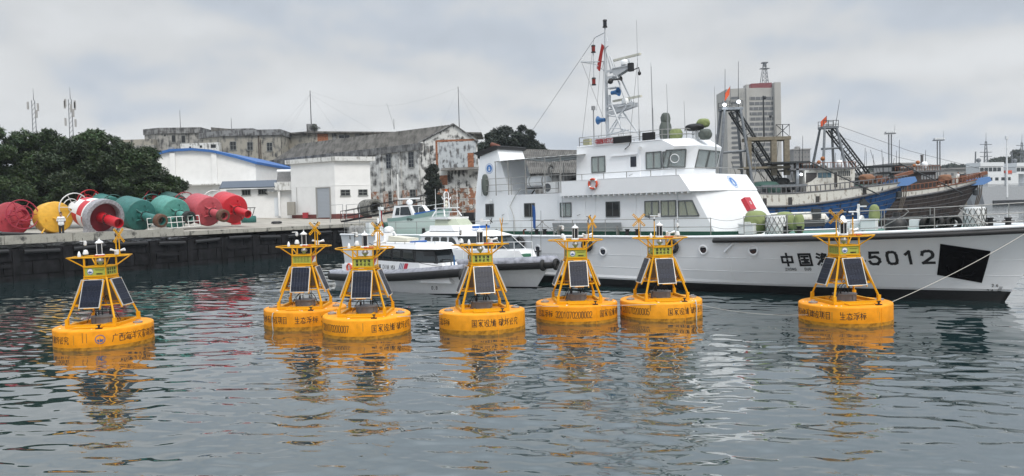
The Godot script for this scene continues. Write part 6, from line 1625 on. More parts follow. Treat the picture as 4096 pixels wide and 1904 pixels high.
# ------------------------------------------------------------------ people: a field of tapered capsules, meshed as surface nets
func blob(bones: Array, cell: float, k: float) -> M:       # bones: (a, b, ra, rb)
	var lo := Vector3.INF; var hi := -Vector3.INF
	for b in bones:
		var r := Vector3.ONE * (maxf(b[2], b[3]) + cell * 2)
		lo = lo.min((b[0] as Vector3).min(b[1]) - r); hi = hi.max((b[0] as Vector3).max(b[1]) + r)
	var n := Vector3i(((hi - lo) / cell).ceil()) + Vector3i.ONE
	var f := PackedFloat32Array(); f.resize(n.x * n.y * n.z)
	for z in n.z:
		for y in n.y:
			for x in n.x:
				var p := lo + Vector3(x, y, z) * cell
				var d := 1.0
				for b in bones:
					var ab: Vector3 = b[1] - b[0]
					var t := clampf((p - b[0]).dot(ab) / maxf(ab.length_squared(), 1e-6), 0, 1)
					var e: float = p.distance_to(b[0] + ab * t) - lerpf(b[2], b[3], t)
					var h := maxf(k - absf(d - e), 0.0) / k
					d = minf(d, e) - h * h * k * .25
				f[(z * n.y + y) * n.x + x] = d
	var at := {}
	var m := M.new()
	var off := [Vector3i(0, 0, 0), Vector3i(1, 0, 0), Vector3i(0, 1, 0), Vector3i(1, 1, 0), Vector3i(0, 0, 1), Vector3i(1, 0, 1), Vector3i(0, 1, 1), Vector3i(1, 1, 1)]
	var ed := [[0, 1], [2, 3], [4, 5], [6, 7], [0, 2], [1, 3], [4, 6], [5, 7], [0, 4], [1, 5], [2, 6], [3, 7]]
	for z in n.z - 1:
		for y in n.y - 1:
			for x in n.x - 1:
				var v := []
				var mn := 1.0; var mx := -1.0
				for o in off:
					var q: float = f[((z + o.z) * n.y + y + o.y) * n.x + x + o.x]
					v.append(q); mn = minf(mn, q); mx = maxf(mx, q)
				if mn > 0 or mx <= 0: continue
				var s := Vector3.ZERO; var c := 0
				for e in ed:
					if (v[e[0]] > 0) != (v[e[1]] > 0):
						s += Vector3(off[e[0]]).lerp(Vector3(off[e[1]]), v[e[0]] / (v[e[0]] - v[e[1]])); c += 1
				var g := Vector3(v[1] + v[3] + v[5] + v[7] - v[0] - v[2] - v[4] - v[6], v[2] + v[3] + v[6] + v[7] - v[0] - v[1] - v[4] - v[5], v[4] + v[5] + v[6] + v[7] - v[0] - v[1] - v[2] - v[3])
				at[Vector3i(x, y, z)] = [lo + (Vector3(x, y, z) + s / c) * cell, g.normalized()]
	for key in at:
		var p: Vector3i = key
		for ax in 3:
			var e := Vector3i(1 if ax == 0 else 0, 1 if ax == 1 else 0, 1 if ax == 2 else 0)
			var q := p + e
			if q.x >= n.x or q.y >= n.y or q.z >= n.z: continue
			if (f[(p.z * n.y + p.y) * n.x + p.x] > 0) == (f[(q.z * n.y + q.y) * n.x + q.x] > 0): continue
			var u := Vector3i(e.z, e.x, e.y); var w := Vector3i(e.y, e.z, e.x)
			if not (at.has(p - u) and at.has(p - w) and at.has(p - u - w)): continue
			var A: Array = at[p]; var B: Array = at[p - u]; var C: Array = at[p - u - w]; var D: Array = at[p - w]
			m.tri_n(A[0], B[0], C[0], A[1], B[1], C[1]); m.tri_n(A[0], C[0], D[0], A[1], C[1], D[1])
	return m

func person(at: Vector3, turn: float, label: String, shirt: Material, trousers: Material, stripes: bool, scale_ := 1.0) -> void:
	var o := thing("person", label, "person", at, turn)
	o.scale = Vector3.ONE * scale_
	var skin := mat("skin", Color(.36, .20, .13), .6)
	# skin: head, neck and arms that go behind the back, hands clasped there
	var bones := [[Vector3(0, 1.44, 0), Vector3(0, 1.52, .01), .055, .052], [Vector3(0, 1.60, .015), Vector3(0, 1.66, .0), .078, .092], [Vector3(0, 1.555, .045), Vector3(0, 1.58, .05), .045, .05], [Vector3(0, 1.60, .10), Vector3(0, 1.585, .108), .012, .017],
		[Vector3(-.088, 1.60, 0), Vector3(-.088, 1.63, 0), .018, .02], [Vector3(.088, 1.60, 0), Vector3(.088, 1.63, 0), .018, .02], [Vector3(-.12, 1.3, -.01), Vector3(.12, 1.3, -.01), .07, .07], [Vector3(0, 1.4, 0), Vector3(0, .95, 0), .09, .1]]
	for s in [-1, 1]:
		bones.append([Vector3(s * .185, 1.37, -.01), Vector3(s * .245, 1.10, -.05), .05, .043])
		bones.append([Vector3(s * .245, 1.10, -.05), Vector3(s * .09, .93, -.165), .041, .03])
		bones.append([Vector3(s * .09, .93, -.165), Vector3(s * .02, .90, -.185), .032, .028])
		for i in 4: bones.append([Vector3(s * (.03 - .0), .915 - i * .019, -.185), Vector3(-s * .045, .905 - i * .019, -.195 - .004 * i), .0095, .008])
		bones.append([Vector3(s * .05, .93, -.18), Vector3(s * .0, .95, -.195), .011, .009])
	put("body", blob(bones, .014, .035), skin, o)
	# face: eyes, brows, mouth
	var fc := M.new()
	for s in [-1, 1]:
		fc.ball(Vector3(s * .034, 1.625, .083), Vector3(.013, .007, .006), 8, 5)
		fc.box(Vector3(s * .036, 1.643, .084), Vector3(.034, .006, .01))
	fc.box(Vector3(0, 1.552, .092), Vector3(.042, .006, .008))
	put("face", fc, mat("hair_black", Color(.010, .009, .009), .6), o)
	put("hair", blob([[Vector3(0, 1.675, -.03), Vector3(0, 1.70, .015), .088, .08], [Vector3(0, 1.62, -.045), Vector3(0, 1.66, -.04), .07, .08]], .014, .03), mats.hair_black, o)
	# clothes
	var sb := [[Vector3(-.10, 1.33, 0), Vector3(.10, 1.33, 0), .105, .105], [Vector3(-.09, 1.15, .01), Vector3(.09, 1.15, .01), .115, .115], [Vector3(-.075, .98, .015), Vector3(.075, .98, .015), .118, .118], [Vector3(-.07, .90, .01), Vector3(.07, .90, .01), .112, .112], [Vector3(0, 1.40, 0), Vector3(0, 1.45, 0), .085, .066]]
	for s in [-1, 1]: sb.append([Vector3(s * .165, 1.375, -.01), Vector3(s * .225, 1.18, -.035), .072, .064])
	var sh := put("shirt", blob(sb, .016, .05), shirt, o)
	if stripes:
		for i in 7:
			var y := .93 + i * .065
			put("stripe", M.new().lathe([Vector2(1, -.006), Vector2(1, .006)], 26, Transform3D(Basis().scaled_local(Vector3(.205 + .006 * i, 1, .123)), Vector3(0, y, .012))), mat("stripe_navy", Color(.03, .035, .06), .8), sh)
	var tb := [[Vector3(-.07, .90, 0), Vector3(.07, .90, 0), .105, .105]]
	for s in [-1, 1]: tb.append([Vector3(s * .085, .86, 0), Vector3(s * .095, .48, .01), .093, .07]); tb.append([Vector3(s * .095, .48, .01), Vector3(s * .10, .07, -.01), .07, .056])
	put("trousers", blob(tb, .016, .02), trousers, o)
	for s in [-1, 1]: put("shoe", M.new().ball(Vector3(s * .105, .042, .045), Vector3(.048, .045, .13), 10, 6), mats.gear_black, o)

func people() -> void:
	person(Vector3(-33.0, 2.885, -55.0), .45, "man in white striped polo and dark trousers standing on the quay, hands behind his back", mat("polo_white", Color(.72, .73, .74), .8), mat("trousers_dark", Color(.012, .013, .018), .8), true, 1.04)

# ------------------------------------------------------------------ the two patrol launches and the tender
func launch_hull(L: float, B: float, H0: float, H1: float, side_: int, levels: Array, rake: float) -> Array:
	# rows from stern to bow; own x forward from the stern; levels are shares of the height (0 keel .. 1 gunwale)
	var rows := []
	for i in 33:
		var t := i / 32.0
		var row := []
		for l in levels:
			var y: float = lerpf(-.9, lerpf(H0, H1, pow(t, 1.6)), l)
			var u: float = (L - rake * (1 - l)) * t
			var w: float = B * .5 * lerpf(.55, 1.0, pow(l, .6)) * (1.0 - pow(maxf((t - .45) / .55, 0), lerpf(1.7, 2.4, l)))
			row.append(Vector3(u, y, side_ * w))
		rows.append(row)
	return rows

func wedge_cabin(pl: Array, y0: float, y1: float, tops: Array) -> M:    # plan pl (x, half width) at y0, tops likewise at y1
	var m := M.new()
	var n := pl.size()
	for s in [-1, 1]:
		for i in n - 1:
			var a := Vector3(pl[i].x, y0, pl[i].y * s); var b := Vector3(pl[i + 1].x, y0, pl[i + 1].y * s)
			var c := Vector3(tops[i + 1].x, y1, tops[i + 1].y * s); var d := Vector3(tops[i].x, y1, tops[i].y * s)
			if s > 0: m.quad(a, b, c, d)
			else: m.quad(b, a, d, c)
	for e in [0, n - 1]:
		var a := Vector3(pl[e].x, y0, pl[e].y); var b := Vector3(pl[e].x, y0, -pl[e].y); var c := Vector3(tops[e].x, y1, -tops[e].y); var d := Vector3(tops[e].x, y1, tops[e].y)
		if e == 0: m.quad(b, a, d, c)
		else: m.quad(a, b, c, d)
	for i in n - 1:
		m.quad(Vector3(tops[i].x, y1, tops[i].y), Vector3(tops[i + 1].x, y1, tops[i + 1].y), Vector3(tops[i + 1].x, y1, -tops[i + 1].y), Vector3(tops[i].x, y1, -tops[i].y))
	return m

func tilted_frame(a: Vector3, b: Vector3, d: Vector3) -> Transform3D:      # wall frame with a as origin, towards b, up towards d
	var ux := (b - a).normalized()
	var up := (d - a); up = (up - ux * up.dot(ux)).normalized()
	return wall_frame(a, ux, up)

func dark_pane(parent: Node3D, xf: Transform3D, poly: Array, m: Material, called := "window") -> void:
	var g := put(called, M.new().prism(PackedVector2Array(poly), Transform3D(Basis(), Vector3(0, 0, -.01)), .022), m, parent, xf)
	var q := []
	for p in poly: q.append(Vector3(p.x, p.y, .012))
	put("seal", M.new().tube(q, .014, 4, true), mats.gear_black, g)

func launches() -> void:
	var white := worn("launch_white", Color(.76, .77, .78), .05, .6, .38, 52)
	var glass := mat("tint_glass", Color(.016, .024, .028), .04, 0, .6)
	var black := mat("rubber_black", Color(.012, .012, .013), .6)
	var foam := worn("collar_grey", Color(.27, .28, .32), .55, .55, .6, 53)
	var steel: Material = mats.bare_metal
	# ---- A: the smaller launch with black collar, stripes and lettering
	var o := thing("patrol_launch", "white launch with black rubber collar, red and blue slanting stripes and orange life ring", "boat", Vector3(-9.4, .16, -43.6), -.835)
	o.scale = Vector3.ONE * .91
	var L := 11.7
	var hull := M.new()
	for s in [-1, 1]: hull.loft(launch_hull(L, 2.7, .55, 1.25, s, [0, .25, .5, .75, 1.0], 1.1), true, s < 0)
	var e := launch_hull(L, 2.7, .55, 1.25, 1, [0, .5, 1.0], 1.1)
	for i in 2: hull.quad(e[0][i] * Vector3(1, 1, -1), e[0][i], e[0][i + 1], e[0][i + 1] * Vector3(1, 1, -1))
	var hb := put("hull", hull, white, o)
	var bt0 := M.new()
	for s in [-1, 1]: bt0.loft(launch_hull(L + .02, 2.73, .55, 1.25, s, [0, .2, .38], 1.1), true, s < 0)
	put("boot_top", bt0, mat("boot_black", Color(.010, .010, .011), .45), hb)
	var col := []; var strap := []
	for s in [-1, 1]:
		var p := []
		for r in launch_hull(L, 2.7, .55, 1.25, s, [1.0], 1.1): p.append(r[0] + Vector3(0, -.02, s * .10))
		if s < 0: p.reverse(); 
		col.append_array(p)
	put("rubber_collar", M.new().tube(col, .29, 12), foam, o)
	var low := []
	for p in col: low.append(p + Vector3(0, -.085, 0) + Vector3(0, 0, signf(p.z) * .07))
	put("collar_band", M.new().tube(low, .275, 12), black, o)
	for p in col: low.append(p)
	var sc := M.new()
	for i in range(4, 28):
		var a: Vector3 = col[i]; var b: Vector3 = col[i + 1]
		sc.tube([a + Vector3(0, .16, .13), a.lerp(b, .5) + Vector3(0, .07, .20), b + Vector3(0, .16, .13)], .018, 4)
	put("grab_line", sc, black, o).set_meta("kind", "stuff")
	var deck := M.new()
	var g1 := launch_hull(L, 2.7, .58, 1.30, 1, [1.0], 1.1)
	for i in 32: deck.quad(g1[i][0], g1[i + 1][0], g1[i + 1][0] * Vector3(1, 1, -1), g1[i][0] * Vector3(1, 1, -1))
	put("deck", deck, white, o)
	# side bulwark rising to the cabin, with stripes and lettering
	var sd := wedge_cabin([Vector2(3.6, 1.12), Vector2(9.2, 1.10), Vector2(11.0, .45)], .5, 1.55, [Vector2(4.0, 1.06), Vector2(9.0, 1.04), Vector2(10.3, .5)])
	put("cabin_side", sd, white, o)
	var ca := wedge_cabin([Vector2(4.1, 1.04), Vector2(8.6, 1.04), Vector2(10.1, .62)], 1.53, 2.30, [Vector2(4.4, .98), Vector2(8.3, .98), Vector2(9.75, .6)])
	put("cabin_glazing", ca, mat("cabin_black", Color(.012, .013, .015), .25), o)
	put("cabin_roof", wedge_cabin([Vector2(4.2, 1.14), Vector2(8.9, 1.14), Vector2(10.3, .74)], 2.29, 2.60, [Vector2(4.6, .98), Vector2(8.6, .98), Vector2(9.8, .58)]), white, o)
	var cf := tilted_frame(Vector3(4.1, 1.53, 1.04), Vector3(8.6, 1.53, 1.04), Vector3(4.1, 2.30, .98))
	for w in [[.4, 1.1], [1.3, 2.1], [2.3, 3.1]]: dark_pane(o, cf, [Vector2(w[0], .12), Vector2(w[1], .12), Vector2(w[1], .66), Vector2(w[0], .66)], glass)
	dark_pane(o, cf, [Vector2(3.3, .08), Vector2(4.45, .08), Vector2(4.25, .68), Vector2(3.3, .68)], glass)
	var cg := tilted_frame(Vector3(8.6, 1.53, 1.04), Vector3(10.1, 1.53, .62), Vector3(8.3, 2.30, .98))
	dark_pane(o, cg, [Vector2(.08, .08), Vector2(1.45, .08), Vector2(1.2, .68), Vector2(-.05, .68)], glass)
	var cw := tilted_frame(Vector3(10.1, 1.53, .62), Vector3(10.1, 1.53, -.62), Vector3(9.75, 2.30, .6))
	dark_pane(o, cw, [Vector2(.06, .06), Vector2(1.18, .06), Vector2(1.14, .7), Vector2(.08, .7)], glass)
	var sf := tilted_frame(Vector3(3.6, .5, 1.12), Vector3(9.2, .5, 1.10), Vector3(4.0, 1.55, 1.06))
	var place := func(x: float, y: float, l: float) -> Vector3: return sf * Vector3(x, y, l)
	var t := M.new()
	write(t, "海事", .26, .36, .028, func(x: float, y: float, l: float) -> Vector3: return sf * Vector3(x + 1.0, y + .58, l))
	write(t, "CHINA MSA", .25, .25, .026, func(x: float, y: float, l: float) -> Vector3: return sf * Vector3(x + 1.78, y + .58, l), .004, .52)
	put("lettering", t, mats.ink, o)
	for k in 4:
		var x: float = 3.34 + k * .15
		var c: float = .04 if k < 3 else .36
		var m := M.new()
		m.quad(place.call(x, .40, .006), place.call(x + c * .9 + .03, .40, .006), place.call(x + c * .9 + .27, .98, .006), place.call(x + .24, .98, .006))
		put("stripe", m, mat("stripe_blue", Color(.02, .045, .16), .5) if k < 3 else mat("stripe_red", Color(.48, .02, .05), .5), o)
	put("life_ring", M.new().lathe([Vector2(.19, 0), Vector2(.22, -.05), Vector2(.27, -.05), Vector2(.30, 0), Vector2(.27, .05), Vector2(.22, .05), Vector2(.19, 0)], 24, Transform3D(Basis(Vector3.RIGHT, PI / 2), Vector3(1.66, .98, 1.12))), mats.life_red, o)
	put("stern_locker", M.new().box(Vector3(1.5, .82, 0), Vector3(1.8, .7, 2.0)).box(Vector3(3.2, .75, 0), Vector3(1.2, .5, 2.1)), white, o)
	put("roof_box", M.new().box(Vector3(6.0, 2.70, 0), Vector3(1.9, .36, .8), Basis(Vector3.BACK, -.06)), mat("box_cream", Color(.58, .56, .46), .5), o)
	put("light_bar", M.new().box(Vector3(7.5, 2.62, 0), Vector3(.24, .12, 1.0)), mat("lamp_blue", Color(.02, .12, .42), .3), o)
	put("light_bar", M.new().box(Vector3(8.1, 2.60, .2), Vector3(.9, .07, .07)), mats.gear_white, o)
	rail(o, "roof_rail", [Vector3(4.7, 2.54, 1.0), Vector3(8.6, 2.54, 1.0), Vector3(9.9, 2.54, .6)], .14, [.14], 1.0, mats.gear_black, .014)
	for s in [-1, 1]: put("bow_frame", M.new().tube([Vector3(9.6 + s * .5, 1.15, .32), Vector3(9.6 + s * .5, 1.72, .32), Vector3(10.35 + s * .5, 1.76, .3), Vector3(10.4 + s * .5, 1.2, .3)], .035, 6), mats.gear_black, o)
	put("bow_post", M.new().cone(Vector3(10.75, 1.2, 0), Vector3(10.75, 1.95, 0), .06, .03, 6), mat("speaker_blue"), o)
	tyre("bow_tyre", o, Vector3(L + .12, .95, .25), .37, Basis(Vector3.UP, .35) * Basis(Vector3.BACK, PI / 2))
	var rp := M.new()
	for i in 4: rp.lathe([Vector2(.3 - i * .04, 0), Vector2(.34 - i * .04, .03), Vector2(.3 - i * .04, .06), Vector2(.27 - i * .04, .03)], 14, Transform3D(Basis.from_euler(Vector3(.2 * i, 0, .15 * i)), Vector3(9.3, 1.34 + i * .05, .3)))
	put("rope_coil", rp, mat("rope_white", Color(.45, .43, .38), .85), o).set_meta("kind", "stuff")
	var dm := M.new()
	write(dm, "0.8", .18, .2, .028, func(x: float, y: float, l: float) -> Vector3: return Vector3(9.6 + x, .12 + y, .62 - .38 * x + l + .1), .004)
	put("draught_mark", dm, mats.ink, o)
	var arch := M.new()
	arch.tube([Vector3(4.4, 2.4, .8), Vector3(4.1, 3.1, .6), Vector3(4.1, 3.1, -.6), Vector3(4.4, 2.4, -.8)], .1, 8)
	arch.cone(Vector3(3.8, 3.0, .2), Vector3(3.65, 4.0, .2), .12, .06, 8); arch.box(Vector3(4.4, 2.85, .3), Vector3(1.0, .5, .6)); arch.ball(Vector3(4.5, 3.3, 0), Vector3(.36, .2, .32)); arch.box(Vector3(3.2, 1.6, .4), Vector3(1.0, 1.3, 1.2))
	put("radar_arch", arch, white, o)
	# ---- B: the larger launch with white cabin
	var b := thing("patrol_launch", "larger white launch with rounded windows, raked windscreen and grey inflatable collar", "boat", Vector3(-7.5, .16, -46.9), -.77)
	b.scale = Vector3.ONE * .91
	var LB := 14.6
	var h2 := M.new()
	for s in [-1, 1]: h2.loft(launch_hull(LB, 3.5, 1.0, 1.45, s, [0, .25, .5, .75, 1.0], 1.9), true, s < 0)
	var e2 := launch_hull(LB, 3.5, 1.0, 1.45, 1, [0, .5, 1.0], 1.9)
	for i in 2: h2.quad(e2[0][i] * Vector3(1, 1, -1), e2[0][i], e2[0][i + 1], e2[0][i + 1] * Vector3(1, 1, -1))
	var hb2 := put("hull", h2, white, b)
	var bt1 := M.new()
	for s in [-1, 1]: bt1.loft(launch_hull(LB + .02, 3.53, 1.0, 1.45, s, [0, .2, .34], 1.9), true, s < 0)
	put("boot_top", bt1, mats.boot_black, hb2)
	var c2 := []
	for s in [1, -1]:
		var p := []
		for r in launch_hull(LB, 3.5, 1.0, 1.45, s, [1.0], 1.9): p.append(r[0] + Vector3(0, -.05, s * .12))
		if s < 0: p.reverse()
		c2.append_array(p)
	put("inflatable_collar", M.new().tube(c2, .31, 14), foam, b)
	var l2 := []
	for p in c2: l2.append(p + Vector3(0, -.13, signf(p.z) * .07))
	put("collar_band", M.new().tube(l2, .275, 12), black, b)
	var d2 := M.new(); var g2 := launch_hull(LB, 3.5, 1.12, 1.62, 1, [1.0], 1.9)
	for i in 32: d2.quad(g2[i][0], g2[i + 1][0], g2[i + 1][0] * Vector3(1, 1, -1), g2[i][0] * Vector3(1, 1, -1))
	put("deck", d2, mat("deck_pale_green", Color(.15, .30, .22), .7), b)
	put("cabin", wedge_cabin([Vector2(3.4, 1.4), Vector2(10.2, 1.4), Vector2(13.2, .5)], 1.05, 1.97, [Vector2(3.6, 1.34), Vector2(9.8, 1.34), Vector2(12.6, .6)]), white, b)
	put("wheelhouse", wedge_cabin([Vector2(4.3, 1.30), Vector2(8.35, 1.30), Vector2(11.9, .8)], 1.96, 2.80, [Vector2(4.7, 1.2), Vector2(7.75, 1.2), Vector2(10.6, .8)]), white, b)
	put("roof", wedge_cabin([Vector2(4.5, 1.27), Vector2(7.9, 1.27), Vector2(10.8, .86)], 2.79, 3.08, [Vector2(5.0, .9), Vector2(7.4, .9), Vector2(9.6, .6)]), white, b)
	var wf := tilted_frame(Vector3(4.3, 1.96, 1.30), Vector3(8.35, 1.96, 1.30), Vector3(4.3, 2.80, 1.2))
	for w in [[.75, 1.3, .08], [1.5, 2.1, .08], [2.3, 2.85, .08]]:
		dark_pane(b, wf, Array(rounded(w[0], .10, w[1], .74, w[2])), glass)
	dark_pane(b, wf, [Vector2(3.05, .10), Vector2(3.9, .10), Vector2(3.6, .55), Vector2(3.3, .74), Vector2(3.05, .74)], glass)
	var w1 := tilted_frame(Vector3(8.35, 1.96, 1.30), Vector3(11.9, 1.96, .8), Vector3(7.75, 2.80, 1.2))
	dark_pane(b, w1, [Vector2(.15, .12), Vector2(1.75, .12), Vector2(1.25, .84), Vector2(-.30, .84)], glass)
	dark_pane(b, w1, [Vector2(1.95, .12), Vector2(3.45, .12), Vector2(2.35, .84), Vector2(1.45, .84)], glass)
	var w2 := tilted_frame(Vector3(11.9, 1.96, .8), Vector3(11.9, 1.96, -.8), Vector3(10.6, 2.80, .8))
	dark_pane(b, w2, [Vector2(.08, .1), Vector2(1.5, .1), Vector2(1.5, 1.4), Vector2(.08, 1.4)], glass)
	var bf := tilted_frame(Vector3(3.4, 1.05, 1.4), Vector3(10.2, 1.05, 1.4), Vector3(3.4, 1.97, 1.34))
	var bt := M.new()
	write(bt, "海事", .32, .52, .038, func(x: float, y: float, l: float) -> Vector3: return bf * Vector3(x + 2.9, y + .42, l))
	put("lettering", bt, mats.ink, b)
	put("deck_vent", M.new().box(Vector3(9.4, 1.55, 1.38), Vector3(.4, .26, .12)), mats.gear_black, b)
	# flying bridge and mast
	put("flying_bridge", wedge_cabin([Vector2(5.2, 1.0), Vector2(7.6, 1.0), Vector2(8.8, .6)], 3.07, 3.42, [Vector2(5.2, .9), Vector2(7.2, .9), Vector2(8.1, .6)]), white, b)
	put("spray_screen", wedge_cabin([Vector2(5.5, .8), Vector2(6.9, .8), Vector2(7.6, .55)], 3.41, 3.80, [Vector2(5.5, .72), Vector2(6.6, .72), Vector2(7.2, .5)]), mat("screen_green", Color(.42, .46, .36), .35), b)
	put("bridge_top", M.new().box(Vector3(6.0, 3.86, 0), Vector3(1.8, .12, 1.7)), white, b)
	var ms := Node3D.new(); ms.name = "signal_mast"; b.add_child(ms, true)
	for s in [-1, 1]:
		put("mast_leg", M.new().cone(Vector3(5.2, 3.98, s * .7), Vector3(5.5, 4.5, s * .5), .045, .04, 7), white, ms); put("mast_leg", M.new().cone(Vector3(6.4, 3.98, s * .7), Vector3(6.1, 4.5, s * .5), .045, .04, 7), white, ms)
		put("mast_loop", M.new().tube([Vector3(5.8, 4.5, s * .18), Vector3(5.8, 5.4, s * .18), Vector3(5.8, 5.5, s * .1), Vector3(5.8, 5.52, 0)], .04, 7), white, ms)
		put("mast_arm", M.new().tube([Vector3(5.8, 5.15, 0), Vector3(5.8, 5.05, s * .3), Vector3(5.8, 5.2, s * .38)], .03, 6), white, ms)
		put("whip_aerial", M.new().cone(Vector3(5.8, 3.98, s * .9), Vector3(5.8, 5.7, s * .9), .022, .012, 5), mats.gear_white, ms)
	for y in [4.25, 4.5]: put("mast_shelf", M.new().box(Vector3(5.8, y, 0), Vector3(1.1 if y > 4.3 else .8, .05, 1.2)), white, ms)
	put("mast_light", M.new().cone(Vector3(5.8, 5.53, 0), Vector3(5.8, 5.68, 0), .07, .07, 10), mat("lamp_orange"), ms)
	put("lamp_stack", M.new().ball(Vector3(5.9, 4.85, .1), Vector3(.1, .13, .1)).ball(Vector3(5.9, 4.63, .12), Vector3(.1, .12, .1)), mat("radar_cream"), ms)
	put("light_bar", M.new().box(Vector3(8.9, 3.30, 0), Vector3(.3, .14, 1.2)), mat("lamp_blue"), b)
	for p in [[LB - .3, 1.2, .5], [LB + .25, 1.23, .05]]: tyre("bow_tyre", b, Vector3(p[0], p[1], p[2]), .33, Basis(Vector3.UP, .3) * Basis(Vector3.BACK, PI / 2))
	rail(b, "foredeck_rail", [Vector3(9.0, 1.5, 1.6), Vector3(11.5, 1.6, 1.3), Vector3(13.6, 1.65, .6)], .85, [.85, .45], 1.3, mats.gear_white, .02)
	put("deck_hatch", M.new().lathe([Vector2(0, 0), Vector2(.4, 0), Vector2(.4, .15), Vector2(0, .18)], 16, Transform3D(Basis(), Vector3(12.6, 1.62, .2))), mat("hatch_green", Color(.05, .16, .1), .6), b)
	put("bow_bitt", M.new().box(Vector3(13.5, 1.8, 0), Vector3(.1, .4, .1)).box(Vector3(13.5, 1.92, 0), Vector3(.08, .08, .5)), mats.gear_black, b)
	put("jack_staff", M.new().cone(Vector3(13.7, 1.6, 0), Vector3(13.78, 4.2, 0), .025, .015, 5), mats.bare_metal, b)
	# ---- tender stowed on the ship's after deck
	var tn := thing("ship_tender", "small pale green and white launch with radar, stowed on the ship's after deck", "boat", SHIP_AT + Basis(Vector3.UP, SHIP_TURN) * Vector3(-36.6, 2.83, .3), SHIP_TURN + .10)
	tn.scale = Vector3.ONE * 1.0
	var th := M.new(); var tt := M.new()
	for s in [-1, 1]:
		th.loft(launch_hull(5.2, 1.7, .55, 1.15, s, [0, .3, .6, .9], .8), true, s < 0)
		tt.loft(launch_hull(5.25, 1.72, .55, 1.15, s, [.9, 1.06], .8), true, s < 0)
	tn.position.y += .35
	put("hull", th, mat("tender_green", Color(.72, .77, .75), .45), tn)
	put("gunwale", tt, mat("tender_rim", Color(.30, .42, .40), .5), tn)
	put("blue_edge", M.new().box(Vector3(3.4, 1.0, .66), Vector3(1.6, .1, .05), Basis(Vector3.UP, .25) * Basis(Vector3.BACK, .12)), mats.lamp_blue, tn)
	put("cabin", wedge_cabin([Vector2(.3, .75), Vector2(2.6, .75), Vector2(3.6, .4)], .5, 1.5, [Vector2(.5, .62), Vector2(2.0, .62), Vector2(2.5, .4)]), white, tn)
	var tf := tilted_frame(Vector3(.3, .5, .75), Vector3(2.6, .5, .75), Vector3(.3, 1.5, .62))
	dark_pane(tn, tf, [Vector2(.35, .35), Vector2(.75, .35), Vector2(.75, .85), Vector2(.45, .85)], glass)
	dark_pane(tn, tf, [Vector2(.85, .35), Vector2(1.9, .35), Vector2(1.6, .9), Vector2(.85, .9)], glass)
	var tg := tilted_frame(Vector3(2.6, .5, .75), Vector3(3.6, .5, .4), Vector3(2.0, 1.5, .62))
	dark_pane(tn, tg, [Vector2(.1, .3), Vector2(.95, .3), Vector2(.4, 1.0), Vector2(-.3, 1.0)], glass)
	put("radar_bar", M.new().box(Vector3(1.4, 1.98, 0), Vector3(1.6, .1, .12), Basis(Vector3.UP, .3)), mats.gear_white, tn)
	put("radar_dome", M.new().ball(Vector3(1.4, 1.72, 0), Vector3(.24, .2, .24)).cone(Vector3(1.4, 1.5, 0), Vector3(1.4, 1.95, 0), .07, .05, 8), mats.gear_white, tn)
	rail(tn, "bow_rail", [Vector3(2.8, 1.0, .6), Vector3(4.2, 1.15, .45), Vector3(5.1, 1.25, 0)], .35, [.35], .8, mats.gear_white, .016)
	var tl := M.new()
	write(tl, "中国渔政", .24, .28, .03, func(x: float, y: float, l: float) -> Vector3: return Vector3(1.9 + x, .42 + y + x * .14, .84 - pow(maxf(x, 0), 2) * .12 + l), .02)
	write(tl, "45013", .22, .22, .03, func(x: float, y: float, l: float) -> Vector3: return Vector3(3.15 + x * .9, .62 + y + x * .16, .70 - x * .35 + l), .02)
	put("lettering", tl, mats.ink, tn)
	for x in [.8, 3.2]: put("cradle", M.new().box(Vector3(x, -.3, 0), Vector3(.2, .4, 1.3)), mats.gear_black, tn)
	# clutter on the ship's after deck
	var st := get_node("patrol_ship") as Node3D
	var m1 := mat("machine_green", Color(.03, .09, .07), .6)
	put("deck_winch", M.new().box(Vector3(-36.3, 2.95, .5), Vector3(.8, .6, 1.2)).cone(Vector3(-35.7, 3.1, -.3), Vector3(-35.7, 3.1, 1.0), .3, .3, 12), m1, st)
	put("deck_locker", M.new().box(Vector3(-36.0, 3.05, 1.9), Vector3(.4, .8, .4)), mats.gear_white, st)
	ball_cover(st, "tarpaulin_cover", Vector3(-34.9, 3.2, -1.2), Vector3(.8, .55, .6), mat("cover_black"), 31)
	put("crane_post", M.new().cone(Vector3(-35.0, 2.6, 1.7), Vector3(-35.05, 4.3, 1.7), .14, .10, 8).box(Vector3(-35.0, 4.35, 1.7), Vector3(.3, .2, .25)), mats.gear_white, st)
	put("stern_flag", flag_mesh(Vector3(-34.4, 4.3, 2.2), Vector3(.05, -1.0, 0), Vector3(.22, -.2, .05), 1.5), mats.flag_red, st)
	put("stern_staff", M.new().cone(Vector3(-34.4, 2.65, 2.2), Vector3(-34.42, 4.5, 2.2), .02, .015, 5), mats.gear_white, st)
	for k in 3: ball_cover(st, "net_bundle", Vector3(-36.9 + k * .55, 2.75, 2.7), Vector3(.28, .5, .25), mat("net_grey", Color(.28, .28, .27), .9), 40 + k)

# ------------------------------------------------------------------ fishing boats, tower block and the far shore
func boat_rows(x0: float, x1: float, sheer: Callable, beam: float, side_: int, levels: Array) -> Array:
	var rows := []
	for i in 41:
		var t := i / 40.0
		var row := []
		for l in levels:
			var yt: float = sheer.call(t)
			var y: float = lerpf(-.6, yt, l)
			var x: float = lerpf(x0, x1 - (1.0 - l) * 5.2, t)
			var w: float = beam * .5 * lerpf(.6, 1.0, pow(l, .5)) * (1.0 - pow(maxf((t - .5) / .5, 0), lerpf(1.8, 2.6, l))) * (1.0 - .25 * pow(maxf((.15 - t) / .15, 0), 2))
			row.append(Vector3(x, y, side_ * w))
		rows.append(row)
	return rows

